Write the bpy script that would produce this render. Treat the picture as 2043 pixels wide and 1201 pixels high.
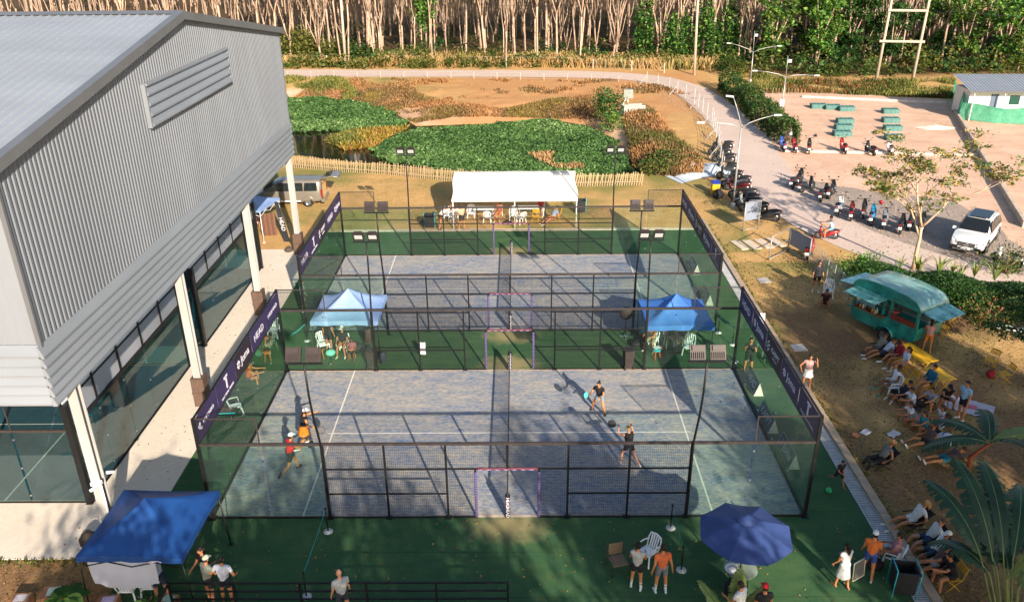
import bpy, bmesh, math, random
import numpy as np
from mathutils import Vector, Matrix, Euler, noise as mnoise
R = math.radians
SC = bpy.context.scene
COL = SC.collection
for o in list(bpy.data.objects):
    bpy.data.objects.remove(o)

# ------------------------------------------------------------------ camera
CAM_LOC = Vector((0.398, -22.062, 18.348))
PITCH, YAW, ROLL = R(24.997), R(-0.481), R(-0.542)
fwd = Vector((math.sin(YAW) * math.cos(PITCH), math.cos(YAW) * math.cos(PITCH), -math.sin(PITCH)))
rgt = Vector((math.cos(YAW), -math.sin(YAW), 0))
up = rgt.cross(fwd)
r2 = rgt * math.cos(ROLL) + up * math.sin(ROLL)
u2 = -rgt * math.sin(ROLL) + up * math.cos(ROLL)
cam = bpy.data.cameras.new('camera')
cam.lens = 28.849
cam.sensor_width = 36
cam.sensor_fit = 'HORIZONTAL'
cam.clip_start = 0.1
cam.clip_end = 4000
camo = bpy.data.objects.new('camera', cam)
COL.objects.link(camo)
mw = Matrix((r2, u2, -fwd)).transposed().to_4x4()
mw.translation = CAM_LOC
camo.matrix_world = mw
SC.camera = camo

# ------------------------------------------------------------------ sky and sun
SUN_EL = R(23.5)
SHADOW_AZ = R(-20.5)             # shadows run towards +Y and a little to -X
to_sun = Vector((-math.sin(SHADOW_AZ) * math.cos(SUN_EL), -math.cos(SHADOW_AZ) * math.cos(SUN_EL), math.sin(SUN_EL)))
world = bpy.data.worlds.new('World')
SC.world = world
world.use_nodes = True
wn = world.node_tree
bg = wn.nodes['Background']
sky = wn.nodes.new('ShaderNodeTexSky')
sky.sky_type = 'NISHITA'
sky.sun_disc = False
sky.sun_elevation = SUN_EL
sky.sun_rotation = math.atan2(to_sun.x, to_sun.y)
sky.dust_density = 1.2
sky.ozone_density = 1.4
wn.links.new(sky.outputs[0], bg.inputs[0])
bg.inputs[1].default_value = 0.098
sun = bpy.data.lights.new('sun', 'SUN')
sun.energy = 5.0
sun.angle = R(0.55)
sun.color = (1.0, 0.88, 0.73)
suno = bpy.data.objects.new('sun', sun)
COL.objects.link(suno)
suno.location = (20, -60, 60)
suno.rotation_euler = to_sun.to_track_quat('Z', 'Y').to_euler()
SC.view_settings.view_transform = 'Standard'
SC.view_settings.look = 'None'
SC.view_settings.exposure = 1.0
SC.view_settings.gamma = 1.0
SC.view_settings.use_curve_mapping = False
SC.render.engine = 'CYCLES'
SC.cycles.use_denoising = True
SC.cycles.max_bounces = 8
SC.cycles.diffuse_bounces = 3
SC.cycles.glossy_bounces = 3
SC.cycles.transmission_bounces = 4
SC.cycles.transparent_max_bounces = 40
SC.cycles.caustics_reflective = False
SC.cycles.caustics_refractive = False
SC.cycles.sample_clamp_indirect = 6

# ------------------------------------------------------------------ materials
MATS = {}
def hx(s):
    s = s.lstrip('#')
    return tuple(((int(s[i:i+2], 16) / 255) / 12.92 if int(s[i:i+2], 16) / 255 <= .04045 else ((int(s[i:i+2], 16) / 255 + .055) / 1.055) ** 2.4) for i in (0, 2, 4))

def mat(name, col=(.5, .5, .5), rough=.6, metal=0., var=.12, scale=4., bump=0., bscale=30., col2=None, stretch=(1, 1, 1), spec=.4, trans=0., coat=0., detail=4.):
    if name in MATS:
        return MATS[name]
    m = bpy.data.materials.new(name)
    m.use_nodes = True
    nt = m.node_tree
    b = nt.nodes['Principled BSDF']
    b.inputs['Roughness'].default_value = rough
    b.inputs['Metallic'].default_value = metal
    b.inputs['Specular IOR Level'].default_value = spec
    if coat:
        b.inputs['Coat Weight'].default_value = coat
    tc = nt.nodes.new('ShaderNodeTexCoord')
    mp = nt.nodes.new('ShaderNodeMapping')
    mp.inputs['Scale'].default_value = stretch
    nt.links.new(tc.outputs['Object'], mp.inputs[0])
    n = nt.nodes.new('ShaderNodeTexNoise')
    n.inputs['Scale'].default_value = scale
    n.inputs['Detail'].default_value = detail
    n.inputs['Roughness'].default_value = .65
    nt.links.new(mp.outputs[0], n.inputs[0])
    cr = nt.nodes.new('ShaderNodeValToRGB')
    c2 = col2 if col2 else tuple(min(1, c * (1 + var)) for c in col)
    c1 = col if col2 else tuple(c * (1 - var) for c in col)
    cr.color_ramp.elements[0].position = .32
    cr.color_ramp.elements[1].position = .68
    cr.color_ramp.elements[0].color = (*c1, 1)
    cr.color_ramp.elements[1].color = (*c2, 1)
    nt.links.new(n.outputs[0], cr.inputs[0])
    nt.links.new(cr.outputs[0], b.inputs['Base Color'])
    if bump:
        n2 = nt.nodes.new('ShaderNodeTexNoise')
        n2.inputs['Scale'].default_value = bscale
        n2.inputs['Detail'].default_value = 5
        nt.links.new(mp.outputs[0], n2.inputs[0])
        bp = nt.nodes.new('ShaderNodeBump')
        bp.inputs['Strength'].default_value = bump
        bp.inputs['Distance'].default_value = .02
        nt.links.new(n2.outputs[0], bp.inputs['Height'])
        nt.links.new(bp.outputs[0], b.inputs['Normal'])
    if trans:
        tr = nt.nodes.new('ShaderNodeBsdfTranslucent')
        mx = nt.nodes.new('ShaderNodeMixShader')
        mx.inputs[0].default_value = trans
        nt.links.new(cr.outputs[0], tr.inputs[0])
        nt.links.new(b.outputs[0], mx.inputs[1])
        nt.links.new(tr.outputs[0], mx.inputs[2])
        nt.links.new(mx.outputs[0], nt.nodes['Material Output'].inputs[0])
    MATS[name] = m
    return m

def glass_mat(name, tint=(.80, .92, .88), refl=.09, haze=0., hcol=(.6, .7, .68)):
    """thin pane: tinted see-through with a Fresnel reflection and a faint diffuse haze painting in pale reflection"""
    if name in MATS:
        return MATS[name]
    m = bpy.data.materials.new(name)
    m.use_nodes = True
    nt = m.node_tree
    nt.nodes.remove(nt.nodes['Principled BSDF'])
    t = nt.nodes.new('ShaderNodeBsdfTransparent')
    t.inputs[0].default_value = (*tint, 1)
    g = nt.nodes.new('ShaderNodeBsdfGlossy')
    g.inputs['Roughness'].default_value = .02
    lw = nt.nodes.new('ShaderNodeLayerWeight')
    lw.inputs[0].default_value = .5
    pw_ = nt.nodes.new('ShaderNodeMath'); pw_.operation = 'POWER'; pw_.inputs[1].default_value = 4.5
    nt.links.new(lw.outputs['Facing'], pw_.inputs[0])
    fr = nt.nodes.new('ShaderNodeMath'); fr.operation = 'MULTIPLY_ADD'; fr.inputs[1].default_value = .55; fr.inputs[2].default_value = refl * refl * 2.5
    nt.links.new(pw_.outputs[0], fr.inputs[0])
    mx = nt.nodes.new('ShaderNodeMixShader')
    nt.links.new(fr.outputs[0], mx.inputs[0])
    nt.links.new(t.outputs[0], mx.inputs[1])
    nt.links.new(g.outputs[0], mx.inputs[2])
    last = mx
    if haze:
        d = nt.nodes.new('ShaderNodeBsdfDiffuse')
        d.inputs[0].default_value = (*hcol, 1)
        n = nt.nodes.new('ShaderNodeTexNoise')
        n.inputs['Scale'].default_value = 1.3
        n.inputs['Detail'].default_value = 5
        tc = nt.nodes.new('ShaderNodeTexCoord')
        nt.links.new(tc.outputs['Object'], n.inputs[0])
        ml = nt.nodes.new('ShaderNodeMath')
        ml.operation = 'MULTIPLY'
        ml.inputs[1].default_value = haze * 2
        nt.links.new(n.outputs[0], ml.inputs[0])
        m2 = nt.nodes.new('ShaderNodeMixShader')
        nt.links.new(ml.outputs[0], m2.inputs[0])
        nt.links.new(mx.outputs[0], m2.inputs[1])
        nt.links.new(d.outputs[0], m2.inputs[2])
        last = m2
    nt.links.new(last.outputs[0], nt.nodes['Material Output'].inputs[0])
    MATS[name] = m
    return m

# ------------------------------------------------------------------ mesh helpers
class MB:
    def __init__(s):
        s.v = []; s.f = []; s.m = []; s.sm = []
    def add(s, vs, fs, mi=0, smooth=False):
        o = len(s.v)
        s.v.extend([tuple(a) for a in vs])
        for q in fs:
            s.f.append(tuple(i + o for i in q)); s.m.append(mi); s.sm.append(smooth)
        return s
    def box(s, c, d, rot=None, mi=0, taper=1.):
        x, y, z = d[0] / 2, d[1] / 2, d[2] / 2
        P_ = [(-x, -y, -z), (x, -y, -z), (x, y, -z), (-x, y, -z), (-x * taper, -y * taper, z), (x * taper, -y * taper, z), (x * taper, y * taper, z), (-x * taper, y * taper, z)]
        if rot is not None:
            M_ = Euler(rot).to_matrix() if not isinstance(rot, Matrix) else rot
            P_ = [M_ @ Vector(q) for q in P_]
        P_ = [(q[0] + c[0], q[1] + c[1], q[2] + c[2]) for q in P_]
        return s.add(P_, [(0, 3, 2, 1), (4, 5, 6, 7), (0, 1, 5, 4), (1, 2, 6, 5), (2, 3, 7, 6), (3, 0, 4, 7)], mi)
    def bx(s, x0, x1, y0, y1, z0, z1, mi=0):
        return s.box(((x0 + x1) / 2, (y0 + y1) / 2, (z0 + z1) / 2), (x1 - x0, y1 - y0, z1 - z0), None, mi)
    def beam(s, a, b, w, h=None, mi=0):
        a = Vector(a); b = Vector(b); d = b - a; L = d.length
        if L < 1e-6: return s
        h = h or w
        q = d.to_track_quat('Z', 'Y').to_matrix()
        return s.box((a + b) / 2, (w, h, L), q, mi)
    def tube(s, pts, rad, n=8, mi=0, cap=True, smooth=True):
        pts = [Vector(q) for q in pts]
        if not hasattr(rad, '__len__'): rad = [rad] * len(pts)
        vs = []; fs = []
        ref = None
        for i, q in enumerate(pts):
            d = (pts[min(i + 1, len(pts) - 1)] - pts[max(i - 1, 0)])
            d = d.normalized() if d.length > 1e-9 else Vector((0, 0, 1))
            if ref is None:
                ref = Vector((1, 0, 0)) if abs(d.x) < .9 else Vector((0, 1, 0))
            u = (ref - d * ref.dot(d))
            u = u.normalized() if u.length > 1e-6 else d.orthogonal().normalized()
            w = d.cross(u); ref = u
            for k in range(n):
                a = 2 * math.pi * k / n
                vs.append(q + (u * math.cos(a) + w * math.sin(a)) * rad[i])
        for i in range(len(pts) - 1):
            for k in range(n):
                k2 = (k + 1) % n
                fs.append((i * n + k, i * n + k2, (i + 1) * n + k2, (i + 1) * n + k))
        s.add(vs, fs, mi, smooth)
        if cap:
            o = len(s.v) - len(vs)
            s.f.append(tuple(o + k for k in range(n))[::-1]); s.m.append(mi); s.sm.append(False)
            s.f.append(tuple(o + (len(pts) - 1) * n + k for k in range(n))); s.m.append(mi); s.sm.append(False)
        return s
    def lathe(s, prof, n=16, c=(0, 0, 0), mi=0, axis='Z', smooth=True):
        vs = []; fs = []
        for r, z in prof:
            for k in range(n):
                a = 2 * math.pi * k / n
                q = (r * math.cos(a), r * math.sin(a), z)
                if axis == 'Y': q = (q[0], q[2], q[1])
                if axis == 'X': q = (q[2], q[0], q[1])
                vs.append((q[0] + c[0], q[1] + c[1], q[2] + c[2]))
        for i in range(len(prof) - 1):
            for k in range(n):
                k2 = (k + 1) % n
                fs.append((i * n + k, i * n + k2, (i + 1) * n + k2, (i + 1) * n + k))
        return s.add(vs, fs, mi, smooth)
    def ell(s, c, r, n=10, m=7, mi=0, rot=None):
        vs = []; fs = []
        M_ = Euler(rot).to_matrix() if rot is not None else None
        for i in range(m + 1):
            t = math.pi * i / m
            for k in range(n):
                a = 2 * math.pi * k / n
                q = Vector((r[0] * math.sin(t) * math.cos(a), r[1] * math.sin(t) * math.sin(a), r[2] * math.cos(t)))
                if M_: q = M_ @ q
                vs.append((q.x + c[0], q.y + c[1], q.z + c[2]))
        for i in range(m):
            for k in range(n):
                k2 = (k + 1) % n
                fs.append((i * n + k, (i + 1) * n + k, (i + 1) * n + k2, i * n + k2))
        return s.add(vs, fs, mi, True)
    def prism(s, poly, a0, a1, axis='Y', mi=0):
        """poly: 2-D outline; extruded along axis from a0 to a1"""
        def w(q, a):
            return {'X': (a, q[0], q[1]), 'Y': (q[0], a, q[1]), 'Z': (q[0], q[1], a)}[axis]
        n = len(poly)
        vs = [w(q, a0) for q in poly] + [w(q, a1) for q in poly]
        fs = [tuple(range(n))[::-1], tuple(range(n, 2 * n))] + [(i, (i + 1) % n, n + (i + 1) % n, n + i) for i in range(n)]
        return s.add(vs, fs, mi)
    def grid(s, rows, mi=0, smooth=True, close=False):
        n = len(rows[0])
        vs = [q for r in rows for q in r]
        fs = []
        for i in range(len(rows) - 1):
            for k in range(n - (0 if close else 1)):
                k2 = (k + 1) % n
                fs.append((i * n + k, i * n + k2, (i + 1) * n + k2, (i + 1) * n + k))
        return s.add(vs, fs, mi, smooth)
    def disc(s, c, r, n=20, mi=0):
        return s.add([(c[0] + r * math.cos(2 * math.pi * k / n), c[1] + r * math.sin(2 * math.pi * k / n), c[2]) for k in range(n)], [tuple(range(n))], mi)
    def mesh(s, name, mats):
        me = bpy.data.meshes.new(name)
        me.from_pydata(s.v, [], s.f)
        for m in (mats if isinstance(mats, (list, tuple)) else [mats]):
            me.materials.append(m)
        if me.polygons:
            me.polygons.foreach_set('material_index', s.m)
            me.polygons.foreach_set('use_smooth', s.sm)
        me.update()
        return me
    def build(s, name, mats, parent=None, loc=(0, 0, 0), rz=0, recalc=False):
        me = s.mesh(name, mats)
        if recalc:
            bm = bmesh.new(); bm.from_mesh(me); bmesh.ops.recalc_face_normals(bm, faces=bm.faces); bm.to_mesh(me); bm.free()
        return put(name, me, parent, loc, rz)

def put(name, me, parent=None, loc=(0, 0, 0), rz=0):
    o = bpy.data.objects.new(name, me)
    COL.objects.link(o)
    o.location = loc
    o.rotation_euler = (0, 0, rz)
    if parent is not None: o.parent = parent
    return o
def tag(o, label=None, cat=None, group=None, kind=None):
    if label: o['label'] = label
    if cat: o['category'] = cat
    if group: o['group'] = group
    if kind: o['kind'] = kind
    return o
def thing(name, label, cat, loc=(0, 0, 0), rz=0, group=None):
    o = bpy.data.objects.new(name, None)
    COL.objects.link(o)
    o.empty_display_size = .3
    o.location = (loc[0], loc[1], loc[2] if len(loc) > 2 else 0)
    o.rotation_euler = (0, 0, rz)
    return tag(o, label, cat, group)
def struct(o):
    o['kind'] = 'structure'
    return o
def stuff(o, label=None, cat=None):
    o['kind'] = 'stuff'
    return tag(o, label, cat)
def dup(root, loc, rz=0, label=None, mats=None, scale=None, group=None):
    """copy a thing with its parts and sub-parts; mats = {old material name: new material} put on the objects"""
    def cp(o, par):
        c = o.copy()
        COL.objects.link(c)
        c.parent = par
        if mats and o.type == 'MESH':
            for i, sl in enumerate(c.material_slots):
                if sl.material and sl.material.name in mats:
                    nm = mats[sl.material.name]
                    sl.link = 'OBJECT'
                    sl.material = nm
        for ch in KIDS.get(o.name, o.children):
            cp(ch, c)
        return c
    r = cp(root, None)
    r.location = (loc[0], loc[1], loc[2] if len(loc) > 2 else 0)
    r.rotation_euler = (0, 0, rz)
    if label: r['label'] = label
    if group: r['group'] = group
    if scale: r.scale = (scale,) * 3
    return r
KIDS = {}
def freeze(root):
    """remember a prototype's children (cheap lookups while copying)"""
    KIDS[root.name] = list(root.children)
    for c in root.children: freeze(c)
    return root
TXT = {}
def text_mesh(s, size, m, extrude=.004):
    k = (s, size, m.name)
    if k in TXT: return TXT[k]
    cu = bpy.data.curves.new('lettering', 'FONT')
    cu.body = s; cu.size = size; cu.align_x = 'CENTER'; cu.align_y = 'CENTER'; cu.extrude = extrude
    cu.resolution_u = 3
    o = bpy.data.objects.new('lettering', cu)
    COL.objects.link(o)
    dg = bpy.context.evaluated_depsgraph_get()
    me = bpy.data.meshes.new_from_object(o.evaluated_get(dg))
    bpy.data.objects.remove(o); bpy.data.curves.remove(cu)
    me.name = 'lettering'
    me.materials.clear(); me.materials.append(m)
    TXT[k] = me
    return me
def text_on(s, size, m, parent, mtx, name='lettering', sx=1.):
    o = put(name, text_mesh(s, size, m), parent)
    o.matrix_local = mtx @ Matrix.Diagonal((sx, 1, 1, 1))
    return o
def frame(o, right, upv):
    """4x4 with local x = right, y = up (text plane)"""
    r = Vector(right).normalized(); u = Vector(upv).normalized(); n = r.cross(u)
    M_ = Matrix((r, u, n)).transposed().to_4x4(); M_.translation = Vector(o)
    return M_
rnd = random.Random(11)

# common materials
BLACK = mat('black_steel', (.012, .012, .013), .45, .3, .3, 6)
BLACKPL = mat('black_plastic', (.016, .016, .018), .5, 0, .3, 5)
BRSTEEL = mat('brown_black_steel', (.045, .036, .034), .45, .2, .25, 3)
WHITE = mat('white_paint', (.78, .77, .74), .5, 0, .06, 2)
WHITEPL = mat('white_plastic', (.82, .82, .82), .4, 0, .05, 2)
CHROME = mat('bright_metal', (.6, .6, .6), .25, .9, .1, 4)
GREYST = mat('galvanised_steel', (.46, .46, .45), .5, .35, .18, 3)
RUBBER = mat('tyre_rubber', (.018, .018, .018), .8, 0, .2, 8)

# ================================================================== SETTING
rng = np.random.default_rng(5)
def poly_sd(px, py, poly):
    """signed distance (negative inside) of points to a polygon"""
    poly = np.array([q[:2] for q in poly], float)
    d = np.full(px.shape, 1e9); ins = np.zeros(px.shape, bool)
    n = len(poly)
    for i in range(n):
        a = poly[i]; b = poly[(i + 1) % n]; e = b - a
        wx = px - a[0]; wy = py - a[1]
        t = np.clip((wx * e[0] + wy * e[1]) / (e @ e + 1e-12), 0, 1)
        d = np.minimum(d, np.hypot(wx - t * e[0], wy - t * e[1]))
        c = ((a[1] <= py) & (b[1] > py)) | ((b[1] <= py) & (a[1] > py))
        with np.errstate(divide='ignore', invalid='ignore'):
            xi = a[0] + (py - a[1]) / (b[1] - a[1]) * e[0]
        ins ^= c & (px < xi)
    return np.where(ins, -d, d)
def vnoise(x, y, s, seed=0):
    """cheap smooth value noise on arrays"""
    x = np.asarray(x, float) / s + seed * 17.3; y = np.asarray(y, float) / s - seed * 9.1
    xi = np.floor(x); yi = np.floor(y); fx = x - xi; fy = y - yi
    fx = fx * fx * (3 - 2 * fx); fy = fy * fy * (3 - 2 * fy)
    def h(a, b):
        v = np.sin(a * 127.1 + b * 311.7 + seed * 13.7) * 43758.5453
        return v - np.floor(v)
    return (h(xi, yi) * (1 - fx) + h(xi + 1, yi) * fx) * (1 - fy) + (h(xi, yi + 1) * (1 - fx) + h(xi + 1, yi + 1) * fx) * fy
def fbm(x, y, s, seed=0):
    return vnoise(x, y, s, seed) * .5 + vnoise(x, y, s / 2.1, seed + 1) * .3 + vnoise(x, y, s / 4.3, seed + 2) * .2

WATER_Z = -0.8
POND = [(-45, 62), (-27.63, 76.14, -0.8), (-22.95, 76.55, -0.8), (-17.06, 73.4, -0.8), (-12.74, 67.1, -0.8), (-9.93, 61.33, -0.8), (-1.25, 62.39, -0.8), (3.46, 64.09, -0.8), (7.44, 61.2, -0.8), (9.25, 56.48, -0.8), (10.08, 49.44, -0.8), (10.79, 43.45, -0.8), (7.2, 42.39, -0.8), (-4.9, 44.13, -0.8), (-9.41, 45.15, -0.8), (-14.49, 47.46, -0.8), (-19.68, 49.92, -0.8), (-45, 48)]
LOT = [(27.03, 73.41, 0), (38.6, 72.93, 0), (47.76, 68.31, 0), (56.88, 70.74, 0), (110, 70), (110, 10), (27.91, 18.87, 0), (28.46, 29.48, 0), (24.13, 33.83, 0), (21.02, 40.17, 0), (21.57, 51.31, 0)]
PARKING = [(21.02, 40.86, 0), (23.44, 38.1, 0), (26.94, 35.52, 0), (31.14, 33.67, 0), (31.29, 27.97, 0), (30.79, 24.02, 0), (48, 17), (44, 13), (27.37, 17.89, 0), (24.16, 22.15, 0), (21.35, 26.32, 0), (19.84, 32.58, 0), (19.79, 38.58, 0)]
ROADC = [((-110, 95), 5.4), ((-30.26, 89.2, 0), 5.4), ((-8.21, 87.78, 0), 5.2), ((8.07, 86.26, 0), 5.0), ((16.07, 83.34, 0), 4.8), ((19.96, 77.09, 0), 4.6), ((21.27, 66.66, 0), 4.5), ((21.17, 56.21, 0), 4.4), ((20.66, 47.8, 0), 4.3), ((19.75, 39.11, 0), 4.2), ((19.84, 32.58, 0), 4.2), ((21.05, 27.23, 0), 4.0), ((23.75, 22.54, 0), 4.0), ((27.66, 18.41, 0), 4.0), ((40, 9), 4.0)]

def road_dist(x, y):
    d = np.full(np.shape(x), 1e9)
    for (a, _), (b_, _) in zip(ROADC[:-1], ROADC[1:]):
        e = np.array(b_[:2], float) - np.array(a[:2], float)
        t = np.clip(((x - a[0]) * e[0] + (y - a[1]) * e[1]) / (e @ e), 0, 1)
        d = np.minimum(d, np.hypot(x - a[0] - t * e[0], y - a[1] - t * e[1]))
    return d
def terrain(x, y):
    x = np.asarray(x, float); y = np.asarray(y, float)
    sd = poly_sd(x, y, POND)
    far = np.clip((y - 48) / 8, 0, 1)
    slope = .42 * (1 - far) + .16 * far
    z = np.where(sd < 0, WATER_Z - np.minimum(.9, -sd * .5), np.minimum(0, WATER_Z + sd * slope))
    rough = fbm(x, y, 3.0, 3) - .5
    wild = np.clip((sd < 14) * (y > 46), 0, 1) * (np.clip(sd, 0, 2) / 2) * np.clip((road_dist(x, y) - 3.2) / 2.5, 0, 1)
    z = z + wild * rough * .35
    fr = np.clip((y - 93) / 20, 0, 1)
    return z + fr * (fbm(x, y, 14, 8) - .4) * 1.2

# --- ground sheet: dense where it is seen, wide cells out to the horizon
def axis(lo, hi, step, out):
    a = list(np.arange(lo, hi + 1e-6, step))
    l = []; d = step
    while (a[0] if not l else l[-1]) > -out:
        d *= 1.5; l.append((a[0] if not l else l[-1]) - d)
    r = []; d = step
    while (a[-1] if not r else r[-1]) < out:
        d *= 1.5; r.append((a[-1] if not r else r[-1]) + d)
    return np.array(l[::-1] + a + r)
gx = axis(-36, 64, .4, 1900); gy = axis(-9, 96, .4, 1900)
GX, GY = np.meshgrid(gx, gy)
GZ = terrain(GX, GY)
nx, ny = len(gx), len(gy)
co = np.stack([GX, GY, GZ], -1).reshape(-1, 3)
ii = (np.arange(ny - 1)[:, None] * nx + np.arange(nx - 1)[None]).ravel()
quads = np.stack([ii, ii + 1, ii + nx + 1, ii + nx], -1)
gme = bpy.data.meshes.new('ground')
gme.from_pydata(co.tolist(), [], quads.tolist())
gme.polygons.foreach_set('use_smooth', [True] * len(gme.polygons))
fx, fy = co[:, 0], co[:, 1]
sm = lambda v, a, b: np.clip((v - a) / (b - a), 0, 1)
n1 = fbm(fx, fy, 6, 1); n2 = fbm(fx, fy, 2.2, 4)
lot = sm(-poly_sd(fx, fy, LOT) + (n2 - .5) * 1.5, -.6, .6)
grass = sm(n1 + .25 * n2, .50, .78) * ((fy > 24) & (fy < 44) & (fx > -40) & (fx < 15))
grass = np.maximum(grass, .85 * sm(n1 + .2 * n2, .40, .66) * ((fx > 12) & (fx < 34) & (fy < 22.5)))
grass = np.maximum(grass, .9 * sm(n1 * .6 + n2 * .4, .46, .66) * ((fy > 62) & (fx < 0) & (fy < 85)) * sm(-fx, 3, 16))
litter = sm(fy + (n1 - .5) * 6 - np.where(fx > 30, 84, 94), -1, 3)
dirt = sm(n1 * .4 + n2 * .6, .30, .55) * ((fx > 12.5) & (fx < 34) & (fy < 17) | (fy < -1.5) & (fx < -9))
bank = sm(poly_sd(fx, fy, POND), 0.0, .5) * (1 - sm(poly_sd(fx, fy, POND) + (n2 - .5) * 2, 2.2, 3.6)) * (fy > 50)
za = gme.color_attributes.new('zone', 'FLOAT_COLOR', 'POINT')
za.data.foreach_set('color', np.stack([grass * (1 - lot), np.maximum(lot, bank * .8), dirt * (1 - lot), np.ones_like(lot)], -1).astype('f4').ravel())
zb = gme.color_attributes.new('zoneb', 'FLOAT_COLOR', 'POINT')
zb.data.foreach_set('color', np.stack([litter * (1 - lot), (1 - lot) * sm(n1 + .3 * n2, .35, .6) * sm(fx, -14, -4) * sm(fy, 56, 62) * (1 - sm(fy, 86, 90)) * (1 - sm(fx, 22, 25)), n2, np.ones_like(lot)], -1).astype('f4').ravel())

def ground_material():
    m = bpy.data.materials.new('ground_soil_and_grass'); m.use_nodes = True
    nt = m.node_tree; N = nt.nodes; L = nt.links
    b = N['Principled BSDF']; b.inputs['Roughness'].default_value = .92; b.inputs['Specular IOR Level'].default_value = .15
    at = N.new('ShaderNodeAttribute'); at.attribute_name = 'zone'
    at2 = N.new('ShaderNodeAttribute'); at2.attribute_name = 'zoneb'
    sp = N.new('ShaderNodeSeparateColor'); L.new(at.outputs['Color'], sp.inputs[0])
    sp2 = N.new('ShaderNodeSeparateColor'); L.new(at2.outputs['Color'], sp2.inputs[0])
    geo = N.new('ShaderNodeNewGeometry')
    def nz(scale, det=6, rough=.7):
        n = N.new('ShaderNodeTexNoise'); n.inputs['Scale'].default_value = scale; n.inputs['Detail'].default_value = det; n.inputs['Roughness'].default_value = rough
        L.new(geo.outputs['Position'], n.inputs[0]); return n
    def ramp(n, c1, c2, p1=.35, p2=.65):
        r = N.new('ShaderNodeValToRGB'); r.color_ramp.elements[0].color = (*c1, 1); r.color_ramp.elements[1].color = (*c2, 1)
        r.color_ramp.elements[0].position = p1; r.color_ramp.elements[1].position = p2
        L.new(n.outputs[0], r.inputs[0]); return r
    def mix(fac, a, c):
        x = N.new('ShaderNodeMix'); x.data_type = 'RGBA'
        L.new(fac, x.inputs[0]); L.new(a, x.inputs[6]); L.new(c, x.inputs[7]); return x.outputs[2]
    nf = nz(1.1); ng = nz(9, 8); nh = nz(.25, 5)
    base = ramp(nf, hx('#ad8250'), hx('#d0a76c'))
    base2 = ramp(ng, hx('#a07848'), hx('#d9b57c'), .3, .7)
    x = N.new('ShaderNodeMix'); x.data_type = 'RGBA'; x.inputs[0].default_value = .5
    L.new(base.outputs[0], x.inputs[6]); L.new(base2.outputs[0], x.inputs[7])
    c = x.outputs[2]
    gr = ramp(ng, hx('#605f33'), hx('#968f52'), .3, .7)
    c = mix(sp.outputs[0], c, gr.outputs[0])
    dr = ramp(ng, hx('#5e4834'), hx('#a07c58'), .3, .72)
    c = mix(sp.outputs[2], c, dr.outputs[0])
    sd_ = ramp(nf, hx('#cda488'), hx('#dcbaa0'), .3, .7)
    sd2 = ramp(nh, hx('#c39a80'), hx('#e0c2aa'), .35, .65)
    x = N.new('ShaderNodeMix'); x.data_type = 'RGBA'; x.inputs[0].default_value = .5
    L.new(sd_.outputs[0], x.inputs[6]); L.new(sd2.outputs[0], x.inputs[7])
    mp_ = N.new('ShaderNodeMapping'); mp_.inputs['Scale'].default_value = (.3, 1.0, 1); mp_.inputs['Rotation'].default_value = (0, 0, .5); L.new(geo.outputs['Position'], mp_.inputs[0])
    tk = nz(.9, 6); L.new(mp_.outputs[0], tk.inputs[0]); tr_ = ramp(tk, (.62, .58, .55), (1, 1, 1), .36, .56)
    xm = N.new('ShaderNodeMix'); xm.data_type = 'RGBA'; xm.blend_type = 'MULTIPLY'; xm.inputs[0].default_value = .28; L.new(x.outputs[2], xm.inputs[6]); L.new(tr_.outputs[0], xm.inputs[7])
    c = mix(sp.outputs[1], c, xm.outputs[2])
    rd = ramp(ng, hx('#a4734a'), hx('#cf9e6c'), .3, .7)
    c = mix(sp2.outputs[1], c, rd.outputs[0])
    lt = ramp(ng, hx('#33291c'), hx('#6b5334'), .3, .7)
    c = mix(sp2.outputs[0], c, lt.outputs[0])
    L.new(c, b.inputs['Base Color'])
    bp = N.new('ShaderNodeBump'); bp.inputs['Strength'].default_value = .6; bp.inputs['Distance'].default_value = .06
    nb = nz(5, 9, .75); L.new(nb.outputs[0], bp.inputs['Height']); L.new(bp.outputs[0], b.inputs['Normal'])
    return m
gme.materials.append(ground_material())
struct(put('ground', gme))

# --- sheets laid on the ground
def sheet(name, poly, z, m, edge=0., seed=0, step=.6):
    """flat polygon; edge > 0 makes the outline ragged"""
    pts = []
    n = len(poly)
    for i in range(n):
        a = Vector(poly[i][:2]); b = Vector(poly[(i + 1) % n][:2])
        k = max(1, int((b - a).length / step)) if edge else 1
        for j in range(k):
            q = a.lerp(b, j / k)
            if edge:
                q = q + Vector((mnoise.noise((q.x * .9, q.y * .9, seed)), mnoise.noise((q.x * .9, q.y * .9, seed + 9)))) * edge
            pts.append((q.x, q.y, z))
    bm = bmesh.new()
    f = bm.faces.new([bm.verts.new(q) for q in pts])
    if f.normal.z < 0: f.normal_flip()
    bmesh.ops.triangulate(bm, faces=bm.faces)
    me = bpy.data.meshes.new(name); bm.to_mesh(me); bm.free(); me.materials.append(m)
    for p_ in me.polygons:
        if p_.normal.z < 0: p_.flip()
    return struct(put(name, me))

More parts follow.
